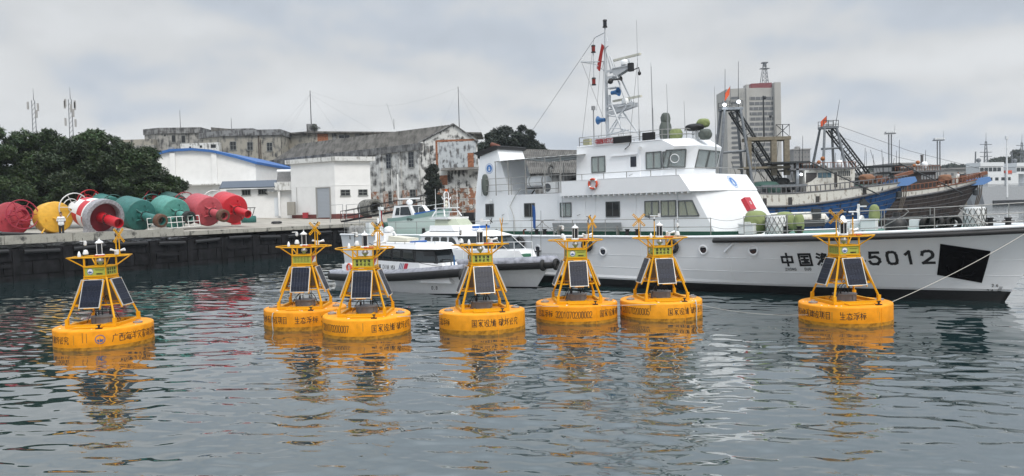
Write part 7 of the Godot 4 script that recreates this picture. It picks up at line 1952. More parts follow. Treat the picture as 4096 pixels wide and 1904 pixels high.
func gantry(o: Node3D, x: float, half: float, y0: float, y1: float, foot: float, m: Material, boom_to: Vector3, dark: Material) -> void:
	var g := Node3D.new(); g.name = "stern_gantry"; o.add_child(g, true)
	for s in [-1, 1]:
		for z in [-1.6, 1.6]:
			put("gantry_leg", M.new().cone(Vector3(x + s * foot, y0, z * 1.5), Vector3(x + s * half * .8, y1, z * .6), .26, .2, 8), m, g)
	put("gantry_top", M.new().box(Vector3(x, y1 + .1, 0), Vector3(half * 2.1, .35, 2.2)), m, g)
	for z in [-1.05, 1.05]:
		for y in [.55, 1.2]: put("platform_rail", M.new().cone(Vector3(x - half, y1 + y, z), Vector3(x + half, y1 + y, z), .05, .05, 5), dark, g)
		for i in 4: put("platform_post", M.new().cone(Vector3(x - half + i * half * .667, y1 + .2, z), Vector3(x - half + i * half * .667, y1 + 1.25, z), .05, .05, 5), dark, g)
	put("cross_beam", M.new().cone(Vector3(x - foot * .9, lerpf(y0, y1, .5), 1.2), Vector3(x + foot * .9, lerpf(y0, y1, .52), 1.2), .18, .18, 8), m, g)
	var a := Vector3(x + half * .2, y1, 0)
	var bm := Node3D.new(); bm.name = "ladder_boom"; o.add_child(bm, true)
	var up := (boom_to - a).cross(Vector3.BACK).normalized() * .55
	for z in [-.5, .5]:
		put("boom_rail", M.new().cone(a + Vector3(0, 0, z) + up, boom_to + Vector3(0, 0, z) + up, .14, .14, 6), dark, bm)
		put("boom_rail", M.new().cone(a + Vector3(0, 0, z) - up, boom_to + Vector3(0, 0, z) - up, .14, .14, 6), dark, bm)
	var n := 16
	for i in n:
		var p := a.lerp(boom_to, (i + .5) / n)
		put("rung", M.new().cone(p + up + Vector3(0, 0, .5), p - up + Vector3(0, 0, .5), .07, .07, 5), dark, bm)
		put("rung", M.new().cone(p + up + Vector3(0, 0, -.5), p + up + Vector3(0, 0, .5), .06, .06, 5), dark, bm)

func fishing_boats() -> void:
	var paint := plaster("boat_white", 131, Color(.60, .59, .54), Color(.50, .48, .43), Color(.30, .27, .23), Color.BLACK, 0, .3, 7.0)
	var blue := plaster("boat_blue", 134, Color(.018, .085, .24), Color(.016, .06, .17), Color(.02, .03, .05), Color.BLACK, 0, .4, 8.0)
	var wood := plaster("boat_brown", 137, Color(.055, .042, .037), Color(.035, .028, .026), Color(.015, .013, .013), Color.BLACK, 0, .45, 7.0)
	var rub := worn("strake_grey", Color(.13, .13, .135), .4, .4, .8, 61)
	var steel := worn("gantry_grey", Color(.15, .165, .18), .35, .4, .6, 62)
	var dark := mat("boom_dark", Color(.022, .026, .028), .6)
	var rail_b := worn("rail_brown", Color(.17, .065, .032), .35, .5, .8, 63)
	var sky_b := mat("canvas_blue", Color(.10, .21, .44), .7)
	var ic := mat("painted_opening_shade")  # shade of the openings put into the colour, flat fill without recess
	for k in 2:
		var X: float = [31.5, 52.5][k]; var Z: float = [-113.0, -126.0][k]
		var x1: float = [28.2, 26.6][k]
		var o := thing("fishing_boat", ["large blue and white wooden fishing boat with grey stern gantry and white wheelhouse", "brown planked fishing boat with cream bulwark and bow draped in blue canvas"][k], "boat", Vector3(X, 0, Z), 0, "")
		var lowb: float = [3.3, 3.9][k]
		var sheer := func(t: float) -> float: return lowb + 2.9 * pow(maxf((t - .25) / .75, 0), 1.8) + .5 * pow(maxf((.3 - t) / .3, 0), 2)
		var bul := func(t: float) -> float: return sheer.call(t) + lerpf(1.9 if k == 0 else 1.1, .35, pow(t, 3))
		var hm := M.new(); var bw := M.new()
		for s in [-1, 1]:
			hm.loft(boat_rows(0, x1, sheer, 7.0, s, [0, .2, .4, .6, .8, 1.0]), true, s < 0)
			var a := boat_rows(0, x1, sheer, 7.0, s, [1.0]); var b := boat_rows(0, x1 + .5, bul, 7.1, s, [1.0])
			var rr := []
			for i in 41: rr.append([a[i][0], b[i][0]])
			bw.loft(rr, true, s < 0)
			var p := []; var p2 := []
			for i in 41: p.append(a[i][0] + Vector3(0, 0, s * .1)); p2.append(b[i][0])
			put("rubbing_strake", M.new().tube(p, .17, 6), rub, o)
			put("cap_rail", M.new().tube(p2, .11, 6), rub if k == 0 else rail_b, o)
			for q in 5:      # planking seams
				var pr := []
				for r in boat_rows(0, x1, sheer, 7.04, s, [.3 + q * .14]): pr.append(r[0])
				put("plank_seam", M.new().tube(pr, .035, 4), rub, o)
			for i in 38:
				var c: Vector3 = b[i + 2][0]
				put("rail_post", keep("boat_post%d" % k, func(): return M.new().box(Vector3(0, .45, 0), Vector3(.12, .9, .12))), rail_b if k else rub, o, Transform3D(Basis(), c))
			var p3 := []
			for i in range(2, 40): p3.append(b[i][0] + Vector3.UP * .92)
			put("hand_rail", M.new().tube(p3, .08, 6), rail_b if k else rub, o)
		var stern: Array = boat_rows(0, x1, sheer, 7.0, 1, [0, .5, 1.0])[0]
		for i in 2: hm.quad(stern[i] * Vector3(1, 1, -1), stern[i], stern[i + 1], stern[i + 1] * Vector3(1, 1, -1))
		put("hull", hm, [blue, wood][k], o); put("bulwark", bw, paint, o)
		var dk := M.new()
		for i in 40:
			var t0: float = i / 40.0
			var r := boat_rows(0, x1, sheer, 6.9, 1, [1.0])
			dk.quad(r[i][0], r[i + 1][0], r[i + 1][0] * Vector3(1, 1, -1), r[i][0] * Vector3(1, 1, -1))
		put("deck", dk, worn("boat_deck", Color(.11, .075, .05), .4, .4, .9, 64), o)
		# bow: raised stem, canvas, cathead
		put("bow_timber", M.new().beam(Vector3(x1 - 4.6, 6.6 - k * .0, 1.1), Vector3(x1 + .6, 7.9, .2), .5, .5).beam(Vector3(x1 - 4.6, 6.6, -1.1), Vector3(x1 + .6, 7.9, -.2), .5, .5), rail_b, o)
		put("bow_canvas", M.new().prism(PackedVector2Array([Vector2(x1 - 4.2, 5.7), Vector2(x1 - .6, 5.9), Vector2(x1 + .7, 6.5), Vector2(x1 + .4, 7.2), Vector2(x1 - 1.2, 7.0), Vector2(x1 - 3.6, 6.7)]), Transform3D(Basis(), Vector3(0, 0, -1.2)), 2.6), sky_b, o)
		for q in 3: put("bow_rope", M.new().tube([Vector3(x1 - 1.4 + q * .4, 6.4, 1.0), Vector3(x1 - 1.5 + q * .3, 4.4, 1.2), Vector3(x1 - 1.9 + q * .2, 2.0, .9)], .09, 5), worn("rope_old", Color(.12, .10, .08), .3, 1, .9, 65), o)
		put("bow_fender", M.new().lathe([Vector2(0, -.5), Vector2(.4, -.4), Vector2(.4, .4), Vector2(0, .5)], 10, Transform3D(Basis(), Vector3(x1 - 2.3, 4.6, 1.9))), dark, o)
		# wheelhouse
		var wx0: float = [11.9, 12.2][k]; var wx1: float = [18.6, 17.5][k]
		var wy0: float = [4.9, 5.2][k]; var wy1: float = [8.55, 8.2][k]
		var wm: Material = paint if k == 0 else mat("house_dark", Color(.045, .03, .026), .7)
		var wh := put("wheelhouse", M.new().box(Vector3((wx0 + wx1) / 2, (wy0 + wy1) / 2, 0), Vector3(wx1 - wx0, wy1 - wy0, 4.6)), wm, o)
		put("house_roof", M.new().box(Vector3((wx0 + wx1) / 2 - .6, wy1 + .12, 0), Vector3(wx1 - wx0 + 3.4, .24, 5.6)), rub, o)
		var wf := wall_frame(Vector3(wx0, 0, 2.31), Vector3.RIGHT)
		if k == 0:
			put("doorway", M.new().prism(PackedVector2Array([Vector2(.1, 6.6), Vector2(.9, 6.9), Vector2(1.7, 7.5), Vector2(1.7, 8.1), Vector2(.1, 8.15)]), wf, .03), ic, wh)  # flat panel on the wall, darkness of the interior painted
			for i in 3: dark_pane(wh, wf, rectp(1.9 + i * .68, 7.35, 2.5 + i * .68, 8.1), mat("sea_glass", Color(.04, .10, .13), .08, 0, .8))
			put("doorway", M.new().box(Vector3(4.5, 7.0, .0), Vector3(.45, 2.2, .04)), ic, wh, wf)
			for i in 6: dark_pane(wh, wf, rectp(4.9 + i * .3, 7.5, 5.08 + i * .3, 8.25), mats.tint_glass)
			var t := M.new(); write(t, "北北32026", .40, .32, .05, plane_place(Vector3(wx0 + 5.0, 6.95, 2.315), Vector3.RIGHT, Vector3.UP), .006, .6)
			put("boat_number", t, mats.ink, wh)
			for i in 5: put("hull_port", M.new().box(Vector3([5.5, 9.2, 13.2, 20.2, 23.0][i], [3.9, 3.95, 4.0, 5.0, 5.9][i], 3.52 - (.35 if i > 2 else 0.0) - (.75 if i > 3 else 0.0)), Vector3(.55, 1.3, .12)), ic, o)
			put("deck_lamp", M.new().ball(Vector3(11.2, 7.9, 2.6), Vector3(.2, .2, .2)), lit("lamp_glow", 1.6), o); lamp_light(o, Vector3(11.2, 7.9, 3.0))
		else:
			for i in 5: dark_pane(wh, wf, Array(rounded(2.9 + i * .46, 7.0, 3.25 + i * .46, 7.75, .1)), mat("pale_pane", Color(.25, .26, .27), .3))
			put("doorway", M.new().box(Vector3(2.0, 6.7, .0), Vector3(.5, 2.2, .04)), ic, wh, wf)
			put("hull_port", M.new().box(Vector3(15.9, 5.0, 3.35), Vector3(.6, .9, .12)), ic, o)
		# roof deck rail, drums, dome, aerials
		var rl := Node3D.new(); rl.name = "roof_rail"; wh.add_child(rl, true)
		put("rail_bar", M.new().cone(Vector3(wx0 - 1.5, wy1 + 1.0, 2.6), Vector3(wx1 + .6, wy1 + 1.0, 2.6), .05, .05, 5), rail_b, rl)
		for i in 18: put("rail_post", keep("roof_post", func(): return M.new().box(Vector3(0, .4, 0), Vector3(.07, .8, .07))), rail_b, rl, Transform3D(Basis(), Vector3(lerpf(wx0 - 1.5, wx1 + .6, i / 17.0), wy1 + .22, 2.6)))
		put("satellite_dome", M.new().lathe([Vector2(0, 0), Vector2(.3, 0), Vector2(.5, .3), Vector2(.5, .7), Vector2(.35, 1.05), Vector2(0, 1.15)], 14, Transform3D(Basis(), Vector3(wx1 - .9, wy1 + .3 + k * .4, .6))), mat("gear_white"), o)
		put("float_ball", M.new().ball(Vector3(wx0 + 3.4, wy1 + 1.7, .4), Vector3(.34, .34, .34)).ball(Vector3(wx0 + 2.9, wy1 + 1.2, .2), Vector3(.3, .3, .3)), mat("float_orange", Color(.30, .10, .02), .6), o)
		put("roof_gear", M.new().box(Vector3(wx0 - .5, wy1 + .6, .8), Vector3(.9, .8, .8)).box(Vector3(wx0 + 1.2, wy1 + .5, -.4), Vector3(1.4, .6, 1.0)).ball(Vector3(wx0 + 2.5, wy1 + .6, -.5), Vector3(.7, .5, .6)), dark, o)
		for a in [[wx0 - 2.0, 6.0, 5.0], [wx0 + .2, 7.8, 4.2], [wx0 + .7, 7.8, 6.0], [wx1 - .2, 8.0, 4.0]]:
			put("aerial", M.new().cone(Vector3(a[0], a[1], -.5), Vector3(a[0] + .1, a[1] + a[2], -.5), .07, .03, 5), dark, o)
		# cluttered standing rigging, poles and lines
		var rr2 := RandomNumberGenerator.new(); rr2.seed = 90 + k
		for q in 16:
			var xa := rr2.randf_range(2.0, wx0 + 1.0); var za := rr2.randf_range(-2.0, 3.0)
			var top := Vector3(xa + rr2.randf_range(-3, 3), rr2.randf_range(8.5, 13.5), rr2.randf_range(-1, 1))
			put("rigging_line", M.new().tube([Vector3(xa, 5.4, za), top], .035, 4), dark, o)
		for q in 9:
			var xb := rr2.randf_range(2.0, wx0)
			put("deck_gear", M.new().box(Vector3(xb, rr2.randf_range(5.2, 6.4), rr2.randf_range(-.5, 2.8)), Vector3(rr2.randf_range(.4, 1.4), rr2.randf_range(.3, 1.3), rr2.randf_range(.4, 1.0)), Basis(Vector3.UP, rr2.randf() * 3)), dark if q % 3 else steel, o)
		for q in 5:
			var xc := wx1 + 1.0 + q * 1.3
			put("deck_gear", M.new().box(Vector3(xc, 6.6 + .15 * q, rr2.randf_range(-1.5, 2.0)), Vector3(.8, rr2.randf_range(.5, 1.2), .7), Basis(Vector3.UP, q)), [rail_b, dark, paint][q % 3], o)
		# gear on the fore and after deck
		ball_cover(o, "net_pile", Vector3(6.5, 5.9, .8), Vector3(2.4, 1.2, 1.6), mat("net_green", Color(.045, .10, .085), .95), 70 + k)
		ball_cover(o, "net_pile", Vector3(9.2, 6.1, .2), Vector3(1.4, 1.5, 1.4), mat("net_black", Color(.02, .022, .022), .95), 72 + k)
		ball_cover(o, "fore_deck_gear", Vector3(x1 - 6.2, 7.0, 0), Vector3(1.2, .8, 1.0), mat("gear_rust", Color(.20, .10, .055), .9), 74 + k)
		put("mooring_boom", M.new().cone(Vector3(wx0 + .2 - k * 1.4, 9.8, 3.0), Vector3(wx1 + 3.6, 4.6, 3.6), .10, .10, 6), dark, o)
		if k == 0:
			gantry(o, 1.75, 1.5, 5.0, 17.9, 2.6, steel, Vector3(8.6, 7.3, 0), dark)
			for p in [[.5, 18.55, 1.15], [2.6, 18.95, 1.15]]: put("flood_lamp", M.new().ball(Vector3(p[0], p[1], p[2]), Vector3(.3, .26, .2)), lit("lamp_glow", 1.6), o); lamp_light(o, Vector3(p[0], p[1], p[2] + .5))
			for p in [[.9, 24.0], [2.9, 25.1]]: put("aerial", M.new().cone(Vector3(p[0], 18, 0), Vector3(p[0] + .1, p[1], 0), .06, .03, 5), dark, o)
			put("pennant", flag_mesh(Vector3(1.7, 21.4, 0), Vector3(-.1, -1.2, 0), Vector3(-.75, -1.0, .1), 1.5), mat("pennant_orange", Color(.52, .075, .02), .7), o)
			put("flag_staff", M.new().cone(Vector3(1.7, 18, 0), Vector3(1.72, 21.5, 0), .04, .03, 5), dark, o)
			put("lamp_mast", M.new().cone(Vector3(6.7, 13.8, 0), Vector3(6.65, 19.9, 0), .13, .1, 6).ball(Vector3(6.9, 19.6, 0), Vector3(.25, .25, .25)).ball(Vector3(7.7, 16.8, 0), Vector3(.22, .22, .22)), dark, o)
			# concrete-like net frame on the stern
			put("net_frame", M.new().box(Vector3(7.0, 13.4, 0), Vector3(6.4, .5, 3.0)).box(Vector3(7.7, 10.6, 1.2), Vector3(.8, 5.4, .5)).box(Vector3(9.6, 10.6, 1.2), Vector3(.8, 5.4, .5)).box(Vector3(4.0, 9.6, 1.2), Vector3(.7, 7.4, .5)).box(Vector3(6.4, 9.1, .6), Vector3(7.0, .3, 3.0)), worn("frame_ochre", Color(.19, .165, .12), .3, .3, .9, 66), o)
			put("frame_rail", M.new().tube([Vector3(8.0, 13.6, 1.4), Vector3(8.0, 15.4, 1.4), Vector3(10.0, 15.4, 1.4), Vector3(10.0, 13.6, 1.4), Vector3(8.0, 15.4, 1.4)], .06, 5).tube([Vector3(10.0, 15.4, 1.4), Vector3(8.0, 13.6, 1.4)], .06, 5).tube([Vector3(9.0, 15.4, 1.4), Vector3(9.0, 13.6, 1.4)], .08, 5), dark, o)
			put("stern_beam", M.new().box(Vector3(8.4, 6.3, 3.4), Vector3(6.6, .35, .3)), steel, o)
			put("dark_canopy", M.new().box(Vector3(9.5, 9.7, .8), Vector3(5.6, .25, 4.6)), dark, o)
			put("canopy_post", M.new().box(Vector3(10.6, 7.5, 2.6), Vector3(.4, 4.4, .4)), steel, o)
			put("tyre_hanging", M.new().box(Vector3(20.1, 3.4, 3.3), Vector3(.9, 1.2, .4), Basis(Vector3.BACK, .78)), dark, o)
		else:
			gantry(o, .85, 1.25, 9.0, 16.0, 1.9, steel, Vector3(7.0, 8.0, 0), dark)
			put("stern_house", M.new().box(Vector3(1.5, 6.9, 0), Vector3(5.5, 4.2, 4.4)), paint, o)
			put("aerial", M.new().cone(Vector3(2.0, 16, 0), Vector3(2.8, 20.7, 0), .06, .03, 5), dark, o)
			put("pennant", flag_mesh(Vector3(.6, 18.1, 0), Vector3(.05, -1.0, 0), Vector3(-1.1, -1.0, .1), 1.5), mats.pennant_orange, o)
			put("flag_staff", M.new().cone(Vector3(.6, 16, 0), Vector3(.6, 18.1, 0), .04, .03, 5), dark, o)
			put("canopy", M.new().box(Vector3(9.5, 9.4, 0), Vector3(5.6, .2, 4.8)), dark, o)
	var sb := thing("work_skiff", "long pale flat skiff lying under the blue fishing boat's side", "boat", Vector3(36.5, 0, -106))
	put("skiff_hull", M.new().lathe([Vector2(0, 0), Vector2(.75, .4), Vector2(.85, 2), Vector2(.85, 7.6), Vector2(.6, 8.8), Vector2(0, 9.4)], 16, Transform3D(Basis(Vector3.FORWARD, PI / 2).scaled_local(Vector3(1.25, 1, 1)), Vector3(-1.0, 1.4, 0))), paint, sb)
	put("outboard_box", M.new().box(Vector3(6.3, 2.2, .6), Vector3(1.1, 1.4, .8)).box(Vector3(5.6, .9, .9), Vector3(3.4, 1.0, .5)), dark, sb)
	person(Vector3(74.6, 6.3, -125.2), 0.3, "person in a white top standing at the brown fishing boat's bow", mat("polo_white"), mat("trousers_dark"), false, 1.05)

func lamp_light(o: Node3D, at: Vector3) -> void:
	var l := OmniLight3D.new()
	l.name = "flood_light"; l.light_energy = 1.2; l.light_size = .2; l.omni_range = 60; l.omni_attenuation = 2.0; l.shadow_enabled = true; l.light_color = Color(.95, .97, 1)
	l.position = at
	o.add_child(l, true)

func lit(key: String, e: float) -> StandardMaterial3D:
	var m := mat(key, Color(.9, .92, .95), .3)
	m.emission_enabled = true; m.emission = Color(.95, .97, 1.0); m.emission_energy_multiplier = e
	return m

func far_shore() -> void:
	var conc := worn("tower_white", Color(.36, .355, .335), .12, .02, .8, 141, .3)
	var band := mat("tower_band", Color(.10, .105, .11), .4)
	var o := thing("tower_block", "tall pale office tower with dark window bands, red roof box and lattice mast", "building", Vector3.ZERO)
	put("wall", block([Vector2(130.9, -452), Vector2(141.5, -450), Vector2(162.0, -452), Vector2(162, -475), Vector2(130.9, -475)], 3, 71.6), conc, o)
	put("stair_shaft", block([Vector2(158.4, -449), Vector2(162.3, -449.5), Vector2(162.3, -470), Vector2(158.4, -470)], 3, 74.4), conc, o)
	put("lift_shaft", block([Vector2(141.6, -449), Vector2(143.3, -449), Vector2(143.3, -455), Vector2(141.6, -455)], 3, 73.5), conc, o)
	put("roof_box", block([Vector2(146.4, -455), Vector2(158.2, -453), Vector2(158.2, -468), Vector2(146.4, -468)], 71.5, 74.9), mat("roof_red", Color(.17, .03, .035), .7), o)
	var f := side(Vector2(141.5, -450), Vector2(162, -452))
	for i in 15:
		var y := 65.4 - i * 3.05
		var w := put("window", M.new().box(Vector3(9.7, y, .06), Vector3(16.6, 1.75, .25)), band, o, f)
		for k in 5: put("mullion", keep("tower_mullion", func(): return M.new().box(Vector3(0, 0, .2), Vector3(.25, 1.75, .1))), conc, w, Transform3D(Basis(), Vector3(2.6 + k * 3.3 + .9 * ((i * 7) % 4), y, 0)))
	var f2 := side(Vector2(130.9, -452), Vector2(141.5, -450))
	for i in 15:
		var y := 66.0 - i * 2.95
		put("window", M.new().prism(rounded(2.2, y - .75, 7.0, y + .75, .7), Transform3D(Basis(), Vector3(0, 0, -.1)), .25), band, o, f2)
	var t := M.new(); write(t, "北", 3.2, 3.2, .45, plane_place(f2 * Vector3(7.6, 66.2, .02), f2.basis.x, Vector3.UP), .1); write(t, "海", 3.2, 3.2, .45, plane_place(f2 * Vector3(7.6, 61.6, .02), f2.basis.x, Vector3.UP), .1)
	put("roof_sign", t, mat("frame_grey"), o)
	var lat := M.new()
	for s in [[-1, -1], [1, -1], [1, 1], [-1, 1]]: lat.cone(Vector3(156 + s[0] * 2.0, 74.9, -460 + s[1] * 2.0), Vector3(156.4 + s[0] * .6, 88, -460 + s[1] * .6), .22, .18, 5)
	for i in 6:
		var a := lerpf(2.0, .6, i / 6.0); var b := lerpf(2.0, .6, (i + 1) / 6.0); var y := 74.9 + i * 2.2
		for s in [-1, 1]: lat.cone(Vector3(156 - s * a, y, -458), Vector3(156.2 + s * b, y + 2.2, -458), .13, .13, 4)
		lat.box(Vector3(156.2, y, -458.4), Vector3(a * 2, .2, .2))
	lat.box(Vector3(156.4, 84.5, -460), Vector3(5.4, .3, 3)); lat.box(Vector3(156.4, 88, -460), Vector3(3.4, .6, 3)); lat.box(Vector3(156.4, 87.0, -460), Vector3(1.4, 2.2, 2))
	put("lattice_mast", lat, mat("mast_steel", Color(.13, .14, .15), .6), o).set_meta("kind", "stuff")
	var gy := mat("far_grey", Color(.19, .185, .18), .8); var gy2 := mat("far_pale", Color(.31, .305, .295), .8)
	for b in [[196.2, 207.6, 38.8, -520, 6, "distant blue grey apartment block with a domed stair house, right of the tower"], [146.5, 153.5, 40.6, -520, 6, "plain grey block peeping out left of the office tower's foot"]]:
		var ob := thing("apartment_block", b[5], "building", Vector3.ZERO)
		put("wall", block([Vector2(b[0], b[3]), Vector2(b[1], b[3]), Vector2(b[1], b[3] - 14), Vector2(b[0], b[3] - 14)], 3, b[2]), gy, ob)
		put("roof_ledge", block([Vector2(b[0] - .6, b[3] + .6), Vector2(b[1] + .6, b[3] + .6), Vector2(b[1] + .6, b[3] - 14), Vector2(b[0] - .6, b[3] - 14)], b[2], b[2] + .7), gy2, ob)
		put("stair_house", M.new().lathe([Vector2(2, 0), Vector2(2, 1.2), Vector2(1.4, 2), Vector2(0, 2.2)], 14, Transform3D(Basis(), Vector3(b[0] + 4, b[2] + .6, b[3] - 4))), gy, ob)
		for i in 5:
			for j in 6: put("window", keep("apart_window", func(): return M.new().box(Vector3.ZERO, Vector3(1.0, 1.2, .1))), band, ob, Transform3D(Basis(), Vector3(b[0] + 1.2 + i * (b[1] - b[0] - 2.4) / 4.0, b[2] - 2 - j * 3.1, b[3] + .05)))
	for b in [[193.2, 204.8, 3, 20.7, -380, "low flat roofed pale house behind the fishing boats, left of the chimney"], [204.8, 219.5, 3, 19.5, -384, "long low pale shed on the far shore, behind the mooring mast"], [219.5, 262, 3, 17.8, -388, "long grey harbour shed filling the far shore behind the brown boat's bow"], [160, 193, 3, 16.6, -386, "long pale wall of sheds on the far shore behind the wheelhouse roofs"], [262, 330, 3, 18.0, -392, "grey stepped building on the far shore behind the white cutters"], [60, 160, 3, 13.5, -390, "far pale sheds glimpsed under the stern gantry"]]:
		var ob := thing("harbour_shed", b[5], "building", Vector3.ZERO)
		put("wall", block([Vector2(b[0], b[4]), Vector2(b[1] - .3, b[4]), Vector2(b[1] - .3, b[4] - 20), Vector2(b[0], b[4] - 20)], b[2], b[3]), gy2, ob)
		put("roof", block([Vector2(b[0] - .5, b[4] + 1), Vector2(b[1] - .35, b[4] + 1), Vector2(b[1] - .35, b[4] - 20), Vector2(b[0] - .5, b[4] - 20)], b[3], b[3] + .8), gy, ob)
		for i in int((b[1] - b[0]) / 3.4): put("window", keep("shed_window", func(): return M.new().box(Vector3.ZERO, Vector3(1.4, 1.5, .1))), band, ob, Transform3D(Basis(), Vector3(b[0] + 1.8 + i * 3.4, b[3] - 2.6, b[4] + .05)))
	one("chimney_stack", M.new().lathe([Vector2(1.3, 3), Vector2(.85, 31), Vector2(1.0, 31.2), Vector2(1.0, 32), Vector2(.7, 32)], 14, Transform3D(Basis(), Vector3(273.8, 0, -500))), mat("chimney_brown", Color(.09, .075, .07), .85), "lone dark brick chimney on the far shore", "chimney")
	# floodlight masts on the far quay
	for p in [[131.4, 26.2, -260, "grey floodlight mast on the far quay, taller one above the blue boat's bow"], [149.3, 23.6, -262, "grey floodlight mast above the brown boat's bow"]]:
		var m := thing("floodlight_mast", p[3], "mast", Vector3(p[0], 0, p[2]))
		for s in [-.45, .45]: put("mast_tube", M.new().cone(Vector3(s, 1, 0), Vector3(s, p[1] - .3, 0), .24, .2, 7), mat("mast_steel"), m)
		put("lamp_frame", M.new().box(Vector3(0, p[1], 0), Vector3(3.4, .3, 1.6)).box(Vector3(0, p[1] + .5, 0), Vector3(3.2, .25, 1.4)), mats.mast_steel, m)
		for i in 5: put("flood_light", M.new().box(Vector3(-1.4 + i * .7, p[1] + .55, .8), Vector3(.5, .5, .3)), mat("gear_white"), m)
		put("rod", M.new().cone(Vector3(1.6, p[1], 0), Vector3(1.7, p[1] + 3.2, 0), .08, .04, 5), mats.mast_steel, m)
	# small pier under the masts
	put("mast_pier", M.new().box(Vector3(140, 1.0, -264), Vector3(34, 2.4, 6)), mat("far_grey")).set_meta("kind", "structure")
	# cell masts far left behind the trees
	for p in [[-138.2, "slim telecom mast with few panels far behind the trees, beside the frame edge"], [-127.5, "telecom mast with clustered panels far behind the banyan crowns"]]:
		var m := thing("telecom_mast", p[1], "mast", Vector3(p[0], 3.5, -220))
		for s in [[-.55, .3], [.55, .3], [0, -.6]]: put("leg", M.new().cone(Vector3(s[0] * 1.4, 0, s[1] * 1.4), Vector3(s[0] * .8, 35.5, s[1] * .8), .13, .1, 5), mat("mast_steel"), m)
		var br := M.new()
		for i in 20: br.cone(Vector3(-.6, 8 + i * 1.35, .3), Vector3(.6, 9.35 + i * 1.35, .3), .06, .06, 4)
		put("bracing", br, mats.mast_steel, m).set_meta("kind", "stuff")
		put("spike", M.new().cone(Vector3(0, 35.5, 0), Vector3(0, 39, 0), .1, .04, 5), mats.mast_steel, m)
		for i in (3 if p[0] < -130 else 8): put("panel_aerial", M.new().box(Vector3([-1.5, 1.4, .9, -1.3, 1.5, .3, -1.5, 1.4][i], [34, 33.5, 31.5, 34.5, 34, 33, 29, 28.6][i], .4), Vector3(.45, 2.2, .3)), mat("far_pale"), m)
	# white patrol cutters at the right
	var cw := worn("cutter_white", Color(.66, .68, .69), .06, .2, .5, 67); var cg := worn("cutter_grey", Color(.33, .345, .36), .12, .2, .6, 68)
	for k in 2:
		var c := thing("patrol_cutter", ["white patrol cutter with tiered bridge and grey bow, moored across the basin", "second white cutter cut off by the frame edge"][k], "ship", Vector3([189.0, 211.5][k], 0, [-300, -312][k]), .25)
		put("hull", M.new().prism(PackedVector2Array([Vector2(-3.6, -.5), Vector2(-6, 7.2), Vector2(3, 7.6), Vector2(20, 7.0), Vector2(20, -.5)]), Transform3D(Basis(), Vector3(0, 0, -4)), 8.0), cg, c)
		put("bow_flare", M.new().cone(Vector3(-2.0, -.5, 0), Vector3(-2.4, 7.3, 0), 2.2, 4.2, 18), cg, c)
		put("boot_top", M.new().box(Vector3(9.5, .6, .3), Vector3(19, 2.6, 8.2)), mat("boot_black"), c)
		put("superstructure", M.new().box(Vector3(6.0, 10.0, 0), Vector3(15, 5.2, 6.6)), cw, c)
		put("bridge", wedge_cabin([Vector2(-5.2, 3.2), Vector2(6.4, 3.2)], 12.4, 15.2, [Vector2(-5.6, 3.2), Vector2(6.2, 3.2)]), cw, c)
		put("bridge_roof", M.new().box(Vector3(.5, 16.2, 0), Vector3(11.6, 1.6, 6.8)), cw, c)
		for i in 5: put("window", M.new().box(Vector3(-4.4 + i * 2.1, 14.2, 3.26), Vector3(1.7, 1.5, .1)), mats.tint_glass, c)
		for i in 4: put("window", M.new().box(Vector3(-.2 + i * 3.0, 10.4, 3.32), Vector3(1.6, 1.2, .1)), mats.tint_glass, c)
		put("funnel_band", M.new().box(Vector3(8.6, 12.9, 2.6), Vector3(3.4, 1.6, 1.4)), mat("life_red"), c)
		var mt := M.new()
		for s in [-.8, .8]: mt.cone(Vector3(s + 1, 17, 0), Vector3(s * .4 + 1, 25.5, 0), .3, .15, 6)
		for y in [19.5, 21.2, 24.3]: mt.box(Vector3(1, y, 0), Vector3(5.4, .2, .6))
		for i in 5: mt.cone(Vector3(.4, 17.4 + i * 1.5, 0), Vector3(1.6, 18.9 + i * 1.5, 0), .1, .1, 4)
		mt.cone(Vector3(1, 25, 0), Vector3(1.1, 29, 0), .12, .05, 5); mt.cone(Vector3(-4.2, 17, 0), Vector3(-4.0, 21.5, 0), .3, .25, 6); mt.ball(Vector3(-2.6, 18, 0), Vector3(.9, .9, .9))
		put("signal_mast", mt, mat("mast_steel"), c)
		put("deck_rail", M.new().tube([Vector3(-5.5, 8.3, 3.6), Vector3(18, 8.2, 3.9)], .08, 5).tube([Vector3(-5.5, 7.8, 3.6), Vector3(18, 7.7, 3.9)], .08, 5), mats.mast_steel, c)
	one("signal_spar", M.new().cone(Vector3(196.8, 3, -298), Vector3(196.8, 27.2, -298), .5, .22, 7).box(Vector3(196.8, 26.6, -298), Vector3(.9, 1.4, .9)).box(Vector3(196.8, 22.3, -298), Vector3(3, .15, .3)), cw, "slender pale spar mast standing between the two white cutters", "mast")
	# boat wire rigging across the sky
	var rg := thing("rigging_wires", "two long thin wires running down from the second gantry to the right", "wire", Vector3.ZERO)
	put("wire", M.new().tube([Vector3(54.8, 16.2, -125), Vector3(68, 12.0, -128), Vector3(84, 8.6, -133)], .03, 4), mats.mast_dark, rg)
	put("wire", M.new().tube([Vector3(54.8, 14.5, -125), Vector3(66, 11.0, -128), Vector3(80, 8.4, -133)], .03, 4), mats.mast_dark, rg)

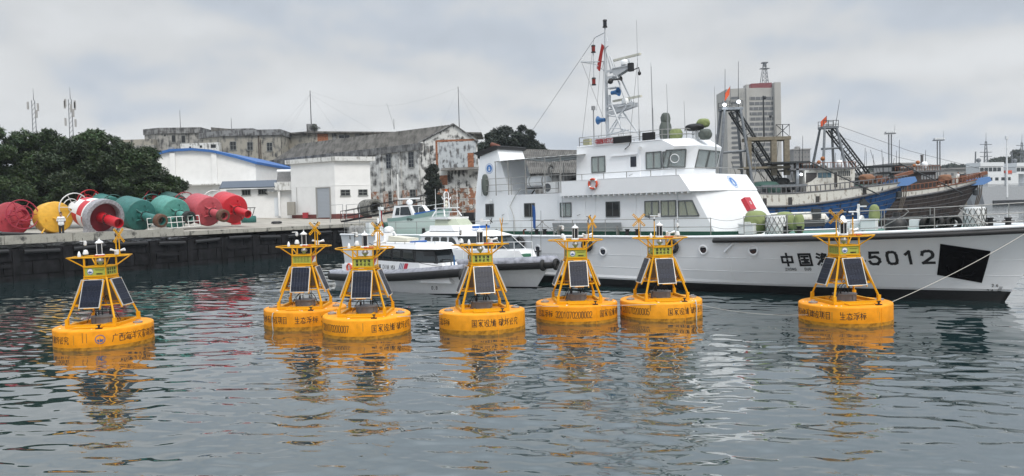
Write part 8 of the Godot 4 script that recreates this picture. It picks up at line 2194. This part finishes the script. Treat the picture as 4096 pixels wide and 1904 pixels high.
func ropes() -> void:
	var rp := mat("rope_white", Color(.45, .43, .38), .85)
	var sag := func(a: Vector3, b: Vector3, s: float) -> Array:
		var q := []
		for i in 17: q.append(a.lerp(b, i / 16.0) - Vector3.UP * s * 4.0 * (i / 16.0) * (1 - i / 16.0))
		return q
	one("mooring_line", M.new().tube(sag.call(Vector3(12.85, .62, -25.4), Vector3(18.3, 3.0, -26.2), .12), .011, 5), rp, "pale mooring line running up from the bow buoy across the black anchor plate", "rope")
	one("tow_line", M.new().tube(sag.call(Vector3(-3.9, .64, -24.9), Vector3(1.0, .66, -26.6), .03), .009, 5), rp, "thin white line slung between the buoy numbered 0007 and the buoy numbered 0002", "rope")
	one("tow_line", M.new().tube(sag.call(Vector3(1.0, .66, -26.4), Vector3(5.9, .63, -26.4), .02), .009, 5), rp, "thin white line lying across the tops of the buoys numbered 0002 and 0005", "rope")
	one("tow_line", M.new().tube(sag.call(Vector3(6.4, .6, -26.6), Vector3(10.1, .3, -25.2), .16), .006, 5), rp, "white line trailing from the buoy numbered 0005 towards the bow buoy", "rope")
	one("rim_rope", M.new().tube([Vector3(-8.55, .66, -26.9), Vector3(-8.62, .63, -26.68), Vector3(-8.66, .45, -26.71), Vector3(-8.66, .2, -26.72), Vector3(-8.64, -.1, -26.74)], .018, 5), rp, "white rope hanging over the rim of the half hidden buoy", "rope")
	one("rim_rope", M.new().tube([Vector3(6.55, .66, -26.95), Vector3(6.50, .63, -26.63), Vector3(6.52, .4, -26.62), Vector3(6.5, .1, -26.63), Vector3(6.52, -.1, -26.64)], .022, 5), rp, "white rope hanging down the side of the buoy numbered 0005", "rope")
	one("shore_line", M.new().tube(sag.call(Vector3(-5.3, 3.0, -27.8), Vector3(-2.5, 1.2, -40.2), .4), .012, 5), mats.gear_black, "dark line from the half hidden buoy's mast to the white launch", "rope")

func _ready() -> void:
	look()
	rng.seed = 7
	sea()
	land()
	white_store_first()
	buoys()
	ship()
	launches()
	stored()
	people()
	fishing_boats()
	far_shore()
	trees()
	ropes()

func white_store_first() -> void:
	mat("gear_white", Color(.74, .76, .77), .4)
	mat("gear_black", Color(.012, .012, .013), .55)
	mat("bare_metal", Color(.34, .35, .36), .4, .6)
	mat("window_wood", Color(.22, .23, .22), .7)
	mat("painted_opening_shade", Color(.035, .032, .03), .8)  # dark colour stands in for unlit interiors of doorways and ports
	white_store()
	low_house()
	blue_warehouse()
	old_warehouse()
	old_blocks()
